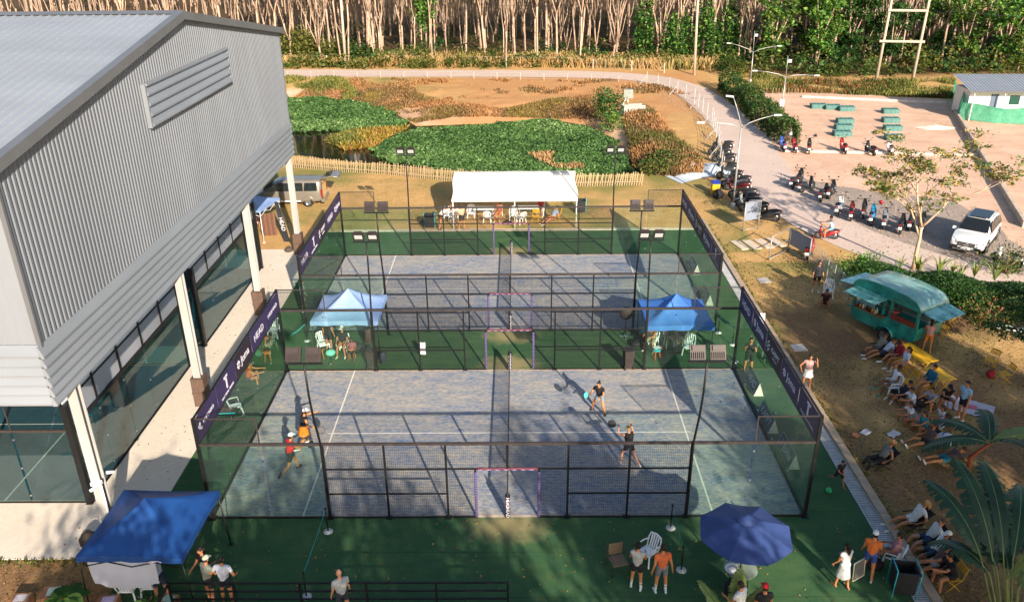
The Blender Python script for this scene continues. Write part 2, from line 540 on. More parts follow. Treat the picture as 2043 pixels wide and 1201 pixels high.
def wmat(name, cols, rough=.9, bump=.3, bscale=20, spec=.2):
    """layered world-space noise: cols = [(scale, stretch, dark, light, amount), ...]"""
    m = bpy.data.materials.new(name); m.use_nodes = True
    nt = m.node_tree; N = nt.nodes; L = nt.links
    b = N['Principled BSDF']; b.inputs['Roughness'].default_value = rough; b.inputs['Specular IOR Level'].default_value = spec
    geo = N.new('ShaderNodeNewGeometry'); c = None
    for sc_, st, c1, c2, amt, lo, hi in cols:
        mp = N.new('ShaderNodeMapping'); mp.inputs['Scale'].default_value = st
        L.new(geo.outputs['Position'], mp.inputs[0])
        n = N.new('ShaderNodeTexNoise'); n.inputs['Scale'].default_value = sc_; n.inputs['Detail'].default_value = 7; n.inputs['Roughness'].default_value = .68
        L.new(mp.outputs[0], n.inputs[0])
        r = N.new('ShaderNodeValToRGB'); r.color_ramp.elements[0].position = lo; r.color_ramp.elements[1].position = hi
        r.color_ramp.elements[0].color = (*c1, 1); r.color_ramp.elements[1].color = (*c2, 1)
        L.new(n.outputs[0], r.inputs[0])
        if c is None: c = r.outputs[0]
        else:
            x = N.new('ShaderNodeMix'); x.data_type = 'RGBA'; x.inputs[0].default_value = amt
            L.new(c, x.inputs[6]); L.new(r.outputs[0], x.inputs[7]); c = x.outputs[2]
    L.new(c, b.inputs['Base Color'])
    if bump:
        n = N.new('ShaderNodeTexNoise'); n.inputs['Scale'].default_value = bscale; n.inputs['Detail'].default_value = 6
        L.new(geo.outputs['Position'], n.inputs[0])
        bp = N.new('ShaderNodeBump'); bp.inputs['Strength'].default_value = bump; bp.inputs['Distance'].default_value = .03
        L.new(n.outputs[0], bp.inputs['Height']); L.new(bp.outputs[0], b.inputs['Normal'])
    MATS[name] = m
    return m
ONE = (1, 1, 1)
TURF = wmat('artificial_turf', [(.5, ONE, hx('#2e4d32'), hx('#416340'), 1, .3, .7), (14, (1, .3, 1), hx('#304f35'), hx('#4c6d48'), .45, .3, .7), (1.6, (.4, 1, 1), hx('#2a5034'), hx('#5c7040'), .4, .42, .75)], .95, .4, 60)
def turf_wear(m):
    """roll seams every 3.9 m and sandy wear in front of the court gates"""
    nt = m.node_tree; N = nt.nodes; L = nt.links; b = N['Principled BSDF']; src = b.inputs['Base Color'].links[0].from_socket
    geo = N.new('ShaderNodeNewGeometry'); sx = N.new('ShaderNodeSeparateXYZ'); L.new(geo.outputs['Position'], sx.inputs[0])
    def mth(op, a, bb=0., c=0.):
        n = N.new('ShaderNodeMath'); n.operation = op
        for i, v in enumerate((a, bb, c)):
            if isinstance(v, (int, float)): n.inputs[i].default_value = v
            else: L.new(v, n.inputs[i])
        return n.outputs[0]
    seam = mth('LESS_THAN', mth('FRACT', mth('DIVIDE', mth('ADD', sx.outputs[1], 40.3), 1.93)), .014)
    nz = N.new('ShaderNodeTexNoise'); nz.inputs['Scale'].default_value = 2.2; nz.inputs['Detail'].default_value = 6; L.new(geo.outputs['Position'], nz.inputs[0])
    wear = None
    for gy_ in (-.45, 10.5, 13.3, 24.4):
        d = mth('SQRT', mth('ADD', mth('POWER', mth('MULTIPLY', sx.outputs[0], .62), 2), mth('POWER', mth('SUBTRACT', sx.outputs[1], gy_), 2)))
        w = mth('SUBTRACT', mth('ADD', .55, nz.outputs[0]), mth('MULTIPLY', d, 1.05)); wear = w if wear is None else mth('MAXIMUM', wear, w)
    cl = N.new('ShaderNodeClamp'); L.new(wear, cl.inputs[0]); cl.inputs[2].default_value = .75
    def mix(f, a, col):
        x = N.new('ShaderNodeMix'); x.data_type = 'RGBA'; L.new(f, x.inputs[0]); L.new(a, x.inputs[6]); x.inputs[7].default_value = (*col, 1); return x.outputs[2]
    c = mix(mth('MULTIPLY', seam, .45), src, hx('#1a3022')); c = mix(cl.outputs[0], c, hx('#9a8a62')); L.new(c, b.inputs['Base Color'])
turf_wear(TURF)
CONC = wmat('concrete_path', [(.5, ONE, hx('#d3c6b5'), hx('#e2d7c8'), 1, .3, .7), (6, ONE, hx('#c3b5a2'), hx('#e6dccd'), .35, .3, .7)], .85, .15, 25)
ROADM = wmat('pale_concrete_road', [(.35, ONE, hx('#bda596'), hx('#d2bcae'), 1, .3, .7), (7, (1, 1, 1), hx('#b09a8e'), hx('#dccabc'), .4, .3, .7)], .9, .25, 18)
GRAVEL = wmat('grey_gravel', [(.6, ONE, hx('#857a72'), hx('#b09e90'), 1, .35, .65), (11, ONE, hx('#6f655f'), hx('#bba99b'), .5, .3, .7)], .95, .8, 14)
sheet('turf', [(-11.97, -7), (12.0, -7), (12.0, 28), (-11.97, 28)], .008, TURF)
pth = MB()
pth.bx(-40, -11.98, -1.95, 24.9, -.1, .035)
struct(pth.build('concrete_path', CONC))
fk = MB()
for i in range(12):
    fk.bx(-11.1 + i * 1.96, -11.1 + i * 1.96 + 1.945, 28.0, 28.32, -.1, .05)
struct(fk.build('kerb', mat('pale_kerb', hx('#c9b8a2'), .85, 0, .15, 3, .3)))
KERBM = mat('tan_kerb_stone', hx('#a9937c'), .88, 0, .2, 2.5, .3)
rk = struct(bpy.data.objects.new('kerb_line', None)); COL.objects.link(rk); rk.location = (12.65, -6, 0)
ks = MB(); ks.bx(-.15, .15, 0, 1.98, -.1, .11); ksm = ks.mesh('kerb_stone', KERBM)
for i in range(18):
    put('kerb_stone', ksm, rk, (0, i * 2.0, 0))
gt = MB()
for i in range(int(34 / .09)):
    gt.bx(12.04, 12.48, -6 + i * .09, -6 + i * .09 + .055, -.02, .022)
gt.bx(12.02, 12.05, -6, 28, -.05, .03); gt.bx(12.47, 12.5, -6, 28, -.05, .03)
gb = MB(); gb.bx(12.0, 12.5, -6, 28, -.1, .004)
dr = struct(gb.build('drain_channel', mat('drain_dark', (.05, .05, .05), .9)))
gto = gt.build('grating', GREYST, dr); gto['kind'] = 'stuff'

sheet('gravel_parking', PARKING, .012, GRAVEL, .5, 3)
# road ribbon
def ribbon(name, cl, z, m, sub=8):
    pts = [(Vector(a[:2]), w) for a, w in cl]
    out = []
    for i in range(len(pts) - 1):
        p0 = pts[max(i - 1, 0)][0]; p1, w1 = pts[i]; p2, w2 = pts[i + 1]; p3 = pts[min(i + 2, len(pts) - 1)][0]
        for j in range(sub):
            t = j / sub
            q = .5 * ((2 * p1) + (p2 - p0) * t + (2 * p0 - 5 * p1 + 4 * p2 - p3) * t * t + (3 * p1 - p0 - 3 * p2 + p3) * t ** 3)
            out.append((q, w1 + (w2 - w1) * t))
    out.append(pts[-1])
    rows = []
    for i, (q, w) in enumerate(out):
        d = (out[min(i + 1, len(out) - 1)][0] - out[max(i - 1, 0)][0]).normalized()
        n = Vector((-d.y, d.x))
        j = mnoise.noise((q.x * .4, q.y * .4, 2)) * .22
        rows.append([(q.x + n.x * (w / 2 + j) * s_, q.y + n.y * (w / 2 + j) * s_, z) for s_ in (-1, -.33, .33, 1)])
    mb = MB(); mb.grid(rows)
    return struct(mb.build(name, m, recalc=True)), out
road, ROADPTS = ribbon('road', ROADC, .024, ROADM)
for p_ in road.data.polygons:
    if p_.normal.z < 0: p_.flip()
# pale stepping slabs from the road gate to the court
for i, (a, b) in enumerate([((14.04, 25.15, 0), .0), ((14.79, 25.22, 0), .1), ((15.57, 25.38, 0), .1), ((16.38, 25.62, 0), .1)]):
    mb = MB(); mb.box((0, 0, .03), (.55, 1.5, .05), (0, 0, .25))
    o = mb.build('stepping_slab', mat('pale_slab', hx('#c9b7a2'), .9, 0, .12, 3, .2), None, (a[0], a[1], 0))
    tag(o, ['pale paving slab nearest the far court corner', 'second pale paving slab from the court corner', 'third pale paving slab towards the open gate', 'pale paving slab nearest the open gate'][i], 'paving slab', 'stepping slabs to the gate')

# --- pond
wm = bpy.data.materials.new('pond_water'); wm.use_nodes = True
b = wm.node_tree.nodes['Principled BSDF']
b.inputs['Base Color'].default_value = (.018, .014, .008, 1); b.inputs['Roughness'].default_value = .06; b.inputs['Specular IOR Level'].default_value = .6
nn = wm.node_tree.nodes.new('ShaderNodeTexNoise'); nn.inputs['Scale'].default_value = 1.5
bb = wm.node_tree.nodes.new('ShaderNodeBump'); bb.inputs['Strength'].default_value = .04
wm.node_tree.links.new(nn.outputs[0], bb.inputs['Height']); wm.node_tree.links.new(bb.outputs[0], b.inputs['Normal'])
sheet('pond_water', [(q[0], q[1]) for q in POND], WATER_Z, wm)

# --- lot: concrete strips and low wall
CWALL = mat('weathered_concrete', hx('#b7a694'), .9, 0, .25, 1.5, .4, 12)
def strip(name, a, b, w, h, m, label, cat):
    mb = MB(); a = Vector(a); b = Vector(b); L_ = (b - a).length; n = max(1, int(L_ / 2.4))
    root = thing(name, label, cat, (a.x, a.y, 0), math.atan2(b.y - a.y, b.x - a.x))
    blk = MB(); blk.bx(0, L_ / n - .02, -w / 2, w / 2, -.1, h); me = blk.mesh('block', m)
    for i in range(n):
        put('block', me, root, (i * L_ / n, 0, rnd.uniform(-.015, .015)))
    return root
strip('concrete_footing', (32.16, 70.59, 0), (46.52, 66.49, 0), .5, .16, mat('pale_concrete', hx('#d8c4b0'), .9, 0, .15, 2, .2), 'long pale concrete footing along the far edge of the sandy lot', 'footing')
strip('concrete_footing', (23.05, 47.4, 0), (38.89, 45.48, 0), .42, .14, MATS['pale_concrete'], 'long pale concrete footing behind the row of parked motorcycles', 'footing')
strip('low_wall', (46.4, 66.24, 0), (32.98, 27.94, 0), .22, .45, CWALL, 'low weathered concrete wall dividing the sandy lot', 'wall')
mb = MB()
rows = []
for i in range(9):
    r_ = []
    for k in range(24):
        a = 2 * math.pi * k / 24; rr = i / 8
        r_.append((rr * 1.9 * math.cos(a) * (1 + .25 * math.sin(3 * a + 1)), rr * 1.0 * math.sin(a) * (1 + .2 * math.cos(2 * a)), .32 * (1 - rr) ** 1.2 - .02 + .04 * mnoise.noise((rr * 5, a * 2, 1))))
    rows.append(r_)
mb.grid(rows, close=True)
o = mb.build('sand_heap', mat('white_sand', hx('#ecd9c2'), .95, 0, .08, 3, .3), None, (39.96, 55.39, 0), recalc=True)
tag(o, 'low heap of white sand on the sandy lot', 'sand heap')

# ================================================================== SPORTS HALL
HX, HY0, HY1, HYM = -12.8, -2.15, 25.15, 11.5
ZB, ZL, ZE, ZA = 5.97, 7.8, 12.92, 15.1
HXL = -62.
CLAD = mat('grey_cladding', hx('#70757c'), .55, .15, .09, .5, 0, 30, None, (1, 1, .25))
LOUV = mat('louvre_grey', hx('#84898f'), .5, .15, .09, .8, 0, 30, None, (.2, .2, 1))
ROOFM = mat('roof_sheet_grey', hx('#a2a6aa'), .42, .35, .10, .45, 0, 30, None, (.3, 1, 1))
TRIM = mat('trim_grey', hx('#75777a'), .45, .4, .08, 1)
COLW = mat('column_paint', hx('#a5a39f'), .55, .1, .1, 1.2, .1, 10, None, (1, 1, .3))
PAD = mat('brown_padding', hx('#5a463b'), .75, 0, .2, 4, .2, 12)
hall = thing('sports_hall', 'large grey corrugated sports hall on columns left of the courts', 'building', (HX, HYM, 0))
def H(mb, name, m, parent=None, recalc=False):
    o = mb.build(name, m, parent or hall, recalc=recalc)
    if parent is None: o.location = (-HX, -HYM, 0)
    return o
def gz(y):
    return ZE + (ZA - ZE) * (1 - abs(y - HYM) / (HYM - HY0 if y < HYM else HY1 - HYM))
# corrugated gable wall: trapezoid ribs running up the wall
mb = MB(); pitch = .218; prof = [(0, 0), (.075, 0), (.10, .05), (.19, .05)]
ys = []
n = int((HY1 - HY0) / pitch)
for i in range(n):
    for a, d in prof: ys.append((HY0 + .03 + i * pitch + a, d))
mb.grid([[(HX + d, y, ZL - .02) for y, d in ys], [(HX + d, y, gz(y) - .06) for y, d in ys]], smooth=False)
H(mb, 'gable_wall', CLAD)
# wall towards the camera: smoother sheet with low ribs
mb = MB(); xs = []
for i in range(int((HX - HXL) / .5)):
    x = HX - .02 - i * .5
    xs += [(x, 0), (x - .40, 0), (x - .42, .022), (x - .48, .022)]
mb.grid([[(x, HY0 - d, ZL - .02) for x, d in xs], [(x, HY0 - d, ZE) for x, d in xs]], smooth=False)
H(mb, 'side_wall', mat('side_wall_grey', hx('#84888e'), .55, .1, .07, .5, 0, 30, None, (1, 1, .2)))
mb = MB()
mb.add([(HXL, HY1, ZB), (HX, HY1, ZB), (HX, HY1, ZE), (HXL, HY1, ZE)], [(0, 1, 2, 3)])
mb.add([(HXL, HY0, 0), (HXL, HY1, 0), (HXL, HY1, ZE), (HXL, HYM, ZA), (HXL, HY0, ZE)], [(0, 1, 2, 3, 4)])
H(mb, 'back_wall', CLAD)
# roof: standing ribs running down the slope
for nm, ya, yb in (('roof', HY0 - .35, HYM), ('roof', HY1 + .35, HYM)):
    mb = MB(); xs = []
    for i in range(int((HX + .25 - HXL) / .34)):
        x = HX + .25 - i * .34
        xs += [(x, 0), (x - .25, 0), (x - .27, .035), (x - .32, .035)]
    za = ZE - (ZA - ZE) / (HYM - HY0) * .35
    mb.grid([[(x, ya, za + d + .03) for x, d in xs], [(x, yb, ZA + d + .03) for x, d in xs]], smooth=False)
    ro = H(mb, nm, ROOFM)
mb = MB()
mb.prism([(HYM - .35, ZA + .02), (HYM, ZA + .12), (HYM + .35, ZA + .02), (HYM, ZA + .06)], HXL, HX + .27, 'X')
H(mb, 'ridge_cap', TRIM)
for s_ in (-1, 1):       # barge flashing on the verge
    ye = HY0 - .35 if s_ < 0 else HY1 + .35
    ze = ZE - (ZA - ZE) / (HYM - HY0) * .35
    mb = MB()
    mb.add([(HX + .08, ye, ze - .22), (HX + .28, ye, ze - .22), (HX + .28, ye, ze + .09), (HX + .02, ye, ze + .11),
            (HX + .08, HYM, ZA - .22), (HX + .28, HYM, ZA - .22), (HX + .28, HYM, ZA + .09), (HX + .02, HYM, ZA + .11)],
           [(0, 1, 5, 4), (1, 2, 6, 5), (2, 3, 7, 6), (3, 0, 4, 7), (0, 3, 2, 1), (4, 5, 6, 7)])
    H(mb, 'barge_flashing', TRIM, recalc=True)
mb = MB(); mb.bx(HX - .04, HX + .09, HY0 - .05, HY0 + .05, ZL - .05, ZE - .05)
H(mb, 'corner_flashing', TRIM)
mb = MB(); mb.bx(HX - .04, HX + .09, HY1 - .05, HY1 + .05, ZL - .05, ZE - .05)
H(mb, 'corner_flashing', TRIM)
# louvre band of six lapped slats right round the front corner
ns = 6; sh = (ZL - ZB) / ns
for i in range(ns):
    z1 = ZL - i * sh; z0 = z1 - sh
    prof2 = [(.03, z1 + .03), (.06, z1 + .03), (.165, z0 + .05), (.165, z0 - .015), (.03, z0 - .02)]
    mb = MB(); mb.prism([(q[0] + HX, q[1]) for q in prof2], HY0 - .2, HY1 + .05, 'Y')
    H(mb, 'louvre_slat', LOUV, recalc=True)
    mb = MB(); mb.prism([(HY0 - q[0], q[1]) for q in prof2], HXL, HX + .0, 'X')
    H(mb, 'louvre_slat', LOUV, recalc=True)
mb = MB(); mb.bx(HXL, HX - .02, HY0 + .02, HY1 - .02, ZB + .02, ZB + .05)
mb.bx(HX - .3, HX, HY0, HY1, ZB - .06, ZB + .02); mb.bx(HXL, HX, HY0, HY0 + .3, ZB - .07, ZB + .01)
H(mb, 'soffit', mat('soffit_grey', hx('#8c8a86'), .7))
# high ventilation louvre with hood
v = MB(); v.bx(HX + .05, HX + .25, 7.1, 16.05, 13.12, 13.2)
vent = H(v, 'vent_louvre', LOUV)
for i in range(4):
    z1 = 13.12 - i * .36; z0 = z1 - .34
    mb = MB(); mb.prism([(HX + .07, z1), (HX + .12, z1), (HX + .23, z0 + .06), (HX + .23, z0), (HX + .17, z0)], 7.12, 16.03, 'Y')
    H(mb, 'vent_slat', LOUV, vent, recalc=True)
for a_ in (7.0, 16.05):
    mb = MB(); mb.bx(HX + .04, HX + .2, a_, a_ + .1, 11.66, 13.18)
    H(mb, 'vent_frame', LOUV, vent)
# columns with brown padded feet
for i, y in enumerate((-1.15, 7.25, 15.9, 24.2)):
    mb = MB()
    mb.bx(HX - .17, HX + .13, y - .15, y - .135 + .02, 0, ZB); mb.bx(HX - .17, HX + .13, y + .115, y + .15, 0, ZB); mb.bx(HX - .04, HX, y - .12, y + .12, 0, ZB)
    c = H(mb, 'column', COLW)
    if i > 0:
        mb = MB(); mb.bx(HX - .28, HX + .24, y - .26, y + .26, .04, 1.35); mb.bx(HX - .3, HX + .26, y - .28, y + .28, .62, .7)
        H(mb, 'base_padding', PAD, c)
    else:
        mb = MB(); mb.tube([(HX + .16, y - .22, 0), (HX + .16, y - .22, 2.5)], .035, 8)
        H(mb, 'downpipe', WHITEPL, c)
        mb = MB(); mb.box((HX + .05, y - .24, 2.55), (.3, .16, .12)); mb.tube([(HX + .1, y - .3, 2.5), (HX - .05, y - .5, 2.45)], .05, 8); mb.tube([(HX + .24, y + .1, 2.7), (HX + .4, y + .25, 2.62)], .05, 8)
        H(mb, 'security_camera', WHITEPL, c)['kind'] = 'stuff'

# ================================================================== PADEL COURTS
COURTM = wmat('blue_sanded_court', [(.26, (1, 1.3, 1), hx('#35628e'), hx('#9a968c'), 1, .38, .57), (3.2, (.35, 1, 1), hx('#4a7092'), hx('#bbad98'), .5, .37, .61), (16, (.35, 1, 1), hx('#486688'), hx('#cdbda6'), .42, .37, .63)], .95, .3, 40)
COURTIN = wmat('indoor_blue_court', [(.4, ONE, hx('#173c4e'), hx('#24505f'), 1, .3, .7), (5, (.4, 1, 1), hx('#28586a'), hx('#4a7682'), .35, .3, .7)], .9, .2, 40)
LINE = mat('court_line_white', hx('#d8d2c6'), .8, 0, .1, 5)
GLASS = glass_mat('court_glass', (.86, .93, .89), .1, .012, (.42, .56, .47))  # haze colour paints in a whitish green reflection on the panes
GLASSIN = glass_mat('hall_glass', (.70, .84, .84), .19, .012, (.5, .62, .62))
WIRE = mat('mesh_wire', (.02, .02, .022), .5, .3, .2, 5)
PURPLE = mat('purple_banner', hx('#33264f'), .55, 0, .15, 1.5)
DKPUR = mat('dark_plum_banner', hx('#2a1c2c'), .55, 0, .15, 1.5)
LETTER = mat('banner_lettering', hx('#d6d2dc'), .6, 0, .05, 3)
WBANNER = mat('white_fabric_banner', hx('#e2e6ef'), .6, 0, .05, 1)
PADP = mat('purple_pad', hx('#2c1d4e'), .7, 0, .15, 6)
PADW = mat('white_pad_band', hx('#7a6c9c'), .7, 0, .1, 6)
PADR = mat('red_pad', hx('#5c2c36'), .7, 0, .3, 4)

def wire_mesh(x0, x1, z0, z1, step=.062, w=.0055):
    """welded mesh in the local XZ plane"""
    mb = MB()
    nx_ = max(1, round((x1 - x0) / step)); nz_ = max(1, round((z1 - z0) / step))
    for i in range(1, nx_):
        x = x0 + (x1 - x0) * i / nx_
        mb.bx(x - w / 2, x + w / 2, -w / 2, w / 2, z0, z1)
    for i in range(1, nz_):
        z = z0 + (z1 - z0) * i / nz_
        mb.bx(x0, x1, w / 2, w * 1.5, z - w / 2, z + w / 2)
    return mb

def enclosure(cx, y0, W, label, indoor=False):
    root = thing('court_enclosure', label, 'court fence', (cx, y0, 0))
    g = GLASSIN if indoor else GLASS
    def B(name, mb, m, **k):
        return mb.build(name, m, root, **k)
    pw = .1 if not indoor else .2
    for sx in (-1, 1):
        for yy in (0, W):
            mb = MB(); mb.bx(sx * 10 - pw / 2, sx * 10 + pw / 2, yy - pw / 2, yy + pw / 2, 0, 4.0)
            mb.box((sx * 10, yy, .02), (.26, .26, .03))
            B('corner_post', mb, BLACK)
        # end wall: five frameless panes, rails above
        n = 5; pwid = W / n
        for k in range(n):
            mb = MB(); mb.bx(sx * 10 - .006, sx * 10 + .006, k * pwid + .012, (k + 1) * pwid - .012, .05, 2.95)
            pane = B('glass_pane', mb, g)
            mb = MB()
            for zz in (.35, 1.5, 2.65):
                mb.box((sx * 10, k * pwid + .02 + (pwid - .04) * 0, zz), (.05, .06, .05))
            mb.build('clamps', CHROME, pane)['kind'] = 'stuff'
        mb = MB(); mb.bx(sx * 10 - .04, sx * 10 + .04, pw / 2, W - pw / 2, 2.95, 3.03); B('rail', mb, BLACK)
        mb = MB(); mb.bx(sx * 10 - .03, sx * 10 + .03, pw / 2, W - pw / 2, 3.95, 4.0); B('rail', mb, BLACK)
        mb = MB(); mb.bx(sx * 10 - .05, sx * 10 + .05, pw / 2, W - pw / 2, 0.0, .07); B('rail', mb, BLACK)
        for k in range(1, n):
            mb = MB(); uw = .045 if indoor else .02; mb.bx(sx * 10 - .02, sx * 10 + .02, k * pwid - uw, k * pwid + uw, 3.03, 3.95 if not indoor else 5.4); B('upright', mb, BLACK)
        wm_ = wire_mesh(0, W - pw, 3.03, 3.95)
        o = B('mesh_panel', wm_, WIRE); o.location = (sx * 10 + .03 * sx, pw / 2, 0); o.rotation_euler = (0, 0, R(90))
    for yy, sy in ((0, -1), (W, 1)):
        if indoor and sy > 0 and y0 > 5: pass
        for sx in (-1, 1):
            for k in range(2):
                mb = MB(); a, b_ = sx * (10 - 2 * k) - sx * .06, sx * (8 - 2 * k) + sx * .02
                mb.bx(min(a, b_), max(a, b_), yy - .006, yy + .006, .05, 2.94); pane = B('glass_pane', mb, g)
                mb = MB()
                for zz in (.35, 1.5, 2.65): mb.box((sx * (8 - 2 * k), yy, zz), (.06, .05, .05))
                mb.build('clamps', CHROME, pane)['kind'] = 'stuff'
            mb = MB(); mb.bx(sx * 8 - .02, sx * 8 + .02, yy - .02, yy + .02, 3.04, 4.0); B('upright', mb, BRSTEEL)
            a, b_ = sorted((sx * 9.95, sx * 8.02))
            mb = MB(); mb.bx(a, b_, yy - .02, yy + .02, 3.96, 4.0); B('rail', mb, BRSTEEL)
            o = B('mesh_panel', wire_mesh(a, b_, 3.04, 3.96), WIRE); o.location = (0, yy, 0)
            mb = MB(); a, b_ = sorted((sx * 9.95, sx * 6.04)); mb.bx(a, b_, yy - .03, yy + .03, 0, .06); B('rail', mb, BLACK)
        mb = MB(); mb.bx(-9.95, 9.95, yy - .035, yy + .035, 2.95, 3.04); B('rail', mb, BRSTEEL)
        for x in (-6, -4, -2, 2, 4, 6):
            w_ = .05 if abs(x) == 6 else .035
            mb = MB(); mb.bx(x - w_, x + w_, yy - w_, yy + w_, 0, 2.95); mb.box((x, yy, .015), (.2, .2, .03)); B('post', mb, BLACK)
        for x in (-1.05, 1.05):
            mb = MB(); mb.bx(x - .03, x + .03, yy - .03, yy + .03, 0, 1.97); jamb = B('gate_jamb', mb, BLACK)
            if not indoor:
                mb = MB()
                mb.tube([(x, yy, .04), (x, yy, 1.9)], .047, 10)
                for k in range(27):
                    z = .08 + k * .068
                    mb.tube([(x, yy, z), (x, yy, z + .022)], .051, 10, 1)
                mb.build('pad', [PADP, PADW], jamb)
        mb = MB(); mb.bx(-.035, .035, yy - .035, yy + .035, 2.03, 2.95); B('post', mb, BLACK)
        if not indoor:
            mb = MB()
            mb.tube([(-1.0, yy, 2.0)] + [(-1 + k * .2, yy, 2.0 + .012 * math.sin(k * 2.1)) for k in range(1, 10)] + [(1.0, yy, 2.0)], .048, 10)
            for k in range(7):
                x = -.88 + k * .28
                mb.box((x, yy - .045, 1.99), (.13, .02, .035), None, 1)
            B('gate_head_pad', mb, [PADR, PADW])
        for a, b_ in ((-5.96, -2.03), (2.03, 5.96)):
            mb = MB(); mb.bx(a, b_, yy - .02, yy + .02, .98, 1.03); B('rail', mb, BLACK)
        mb = MB(); mb.bx(-5.96, 5.96, yy - .022, yy + .022, 1.98, 2.03); B('rail', mb, BLACK)
        for a, b_ in ((-5.96, -1.08), (1.08, 5.96)):
            mb = MB(); mb.bx(a, b_, yy - .03, yy + .03, 0, .05); B('rail', mb, BLACK)
        for i in range(6):
            a, b_ = -6 + 2 * i + .04, -4 + 2 * i - .04
            if i in (2, 3):
                s_ = wire_mesh(a, b_, 2.03, 2.95)
                a2, b2 = (a, -1.08) if i == 2 else (1.08, b_)
                t_ = wire_mesh(a2, b2, .05, 1.98); s_.add(t_.v, t_.f)
            else:
                s_ = wire_mesh(a, b_, .05, 2.95)
            o = B('mesh_panel', s_, WIRE); o.location = (0, yy + .02 * sy, 0)
    return root

def net(cx, y0, W, label, indoor=False):
    root = thing('padel_net', label, 'net', (cx, y0, 0))
    mb = MB(); w = .006; n = int(W / .07)
    for i in range(1, n):
        y = W * i / n; mb.bx(-w / 2, w / 2, y - w / 2, y + w / 2, .03, .86)
    for i in range(12):
        z = .05 + i * .07; mb.bx(-w / 2, w / 2, .06, W - .06, z - w / 2, z + w / 2)
    mb.build('netting', WIRE, root)
    mb = MB(); mb.bx(-.02, .02, .06, W - .06, .85, .92); mb.build('top_band', mat('net_band', hx('#23202a'), .8, 0, .2, 8), root)
    for yy in (0.02, W - .02):
        mb = MB(); mb.tube([(0, yy, 0), (0, yy, .98)], .04, 10); mb.lathe([(.045, .98), (.02, 1.06), (.001, 1.12)], 10, (0, yy, 0)); po = mb.build('net_post', BLACK, root)
        if not indoor:
            mb = MB(); mb.bx(-.085, .085, yy - .08, yy + .08, .04, .9); mb.build('post_pad', mat('pad_dark', hx('#201a24'), .7), po)
            s_ = -1
            for zz in (.26, .66):
                text_on('HEAD', .16, LETTER, po, frame((0, yy - .085, zz), (0, 0, -1), (1, 0, 0)))
    return root

def court_surface(cx, y0, W, m, nm):
    mb = MB(); mb.bx(cx - 10, cx + 10, y0, y0 + W, -.05, .046 if cx < -15 else .018)
    c = struct(mb.build(nm, m))
    z = .052 if cx < -15 else .024
    mb = MB()
    for sx in (-6.95, 6.95): mb.add([(cx + sx - .03, y0 + .02, z), (cx + sx + .03, y0 + .02, z), (cx + sx + .03, y0 + W - .02, z), (cx + sx - .03, y0 + W - .02, z)], [(0, 1, 2, 3)])
    mb.add([(cx - 7.15, y0 + W / 2 - .03, z + .002), (cx + 7.15, y0 + W / 2 - .03, z + .002), (cx + 7.15, y0 + W / 2 + .03, z + .002), (cx - 7.15, y0 + W / 2 + .03, z + .002)], [(0, 1, 2, 3)])
    mb.build('court_lines', LINE, c)
    # pale border where sand collects at the edge
    mb = MB()
    for yy in (y0 + .06, y0 + W - .06): mb.add([(cx - 9.95, yy - .05, z - .003), (cx + 9.95, yy - .05, z - .003), (cx + 9.95, yy + .05, z - .003), (cx - 9.95, yy + .05, z - .003)], [(0, 1, 2, 3)])
    mb.build('sand_edge', mat('edge_sand', hx('#b8a089'), .95, 0, .3, 5), c)
Y2 = 13.84
for cx, y0, W, m, nm in ((0, 0, 10, COURTM, 'court_surface'), (0, Y2, 10, COURTM, 'court_surface'), (-24.55, .84, 9.76, COURTIN, 'court_surface'), (-24.55, 12.4, 9.6, COURTIN, 'court_surface')):
    court_surface(cx, y0, W, m, nm)
enclosure(0, 0, 10, 'near outdoor padel court fence of glass, mesh and black steel')
enclosure(0, Y2, 10, 'far outdoor padel court fence of glass, mesh and black steel')
enclosure(-24.55, .84, 9.76, 'near glass padel court fence under the sports hall', True)
enclosure(-24.55, 12.4, 9.6, 'far glass padel court fence under the sports hall', True)
net(0, 0, 10, 'dark net across the near outdoor padel court')
net(0, Y2, 10, 'dark net across the far outdoor padel court')
net(-24.55, .84, 9.76, 'dark net on the near court under the hall', True)

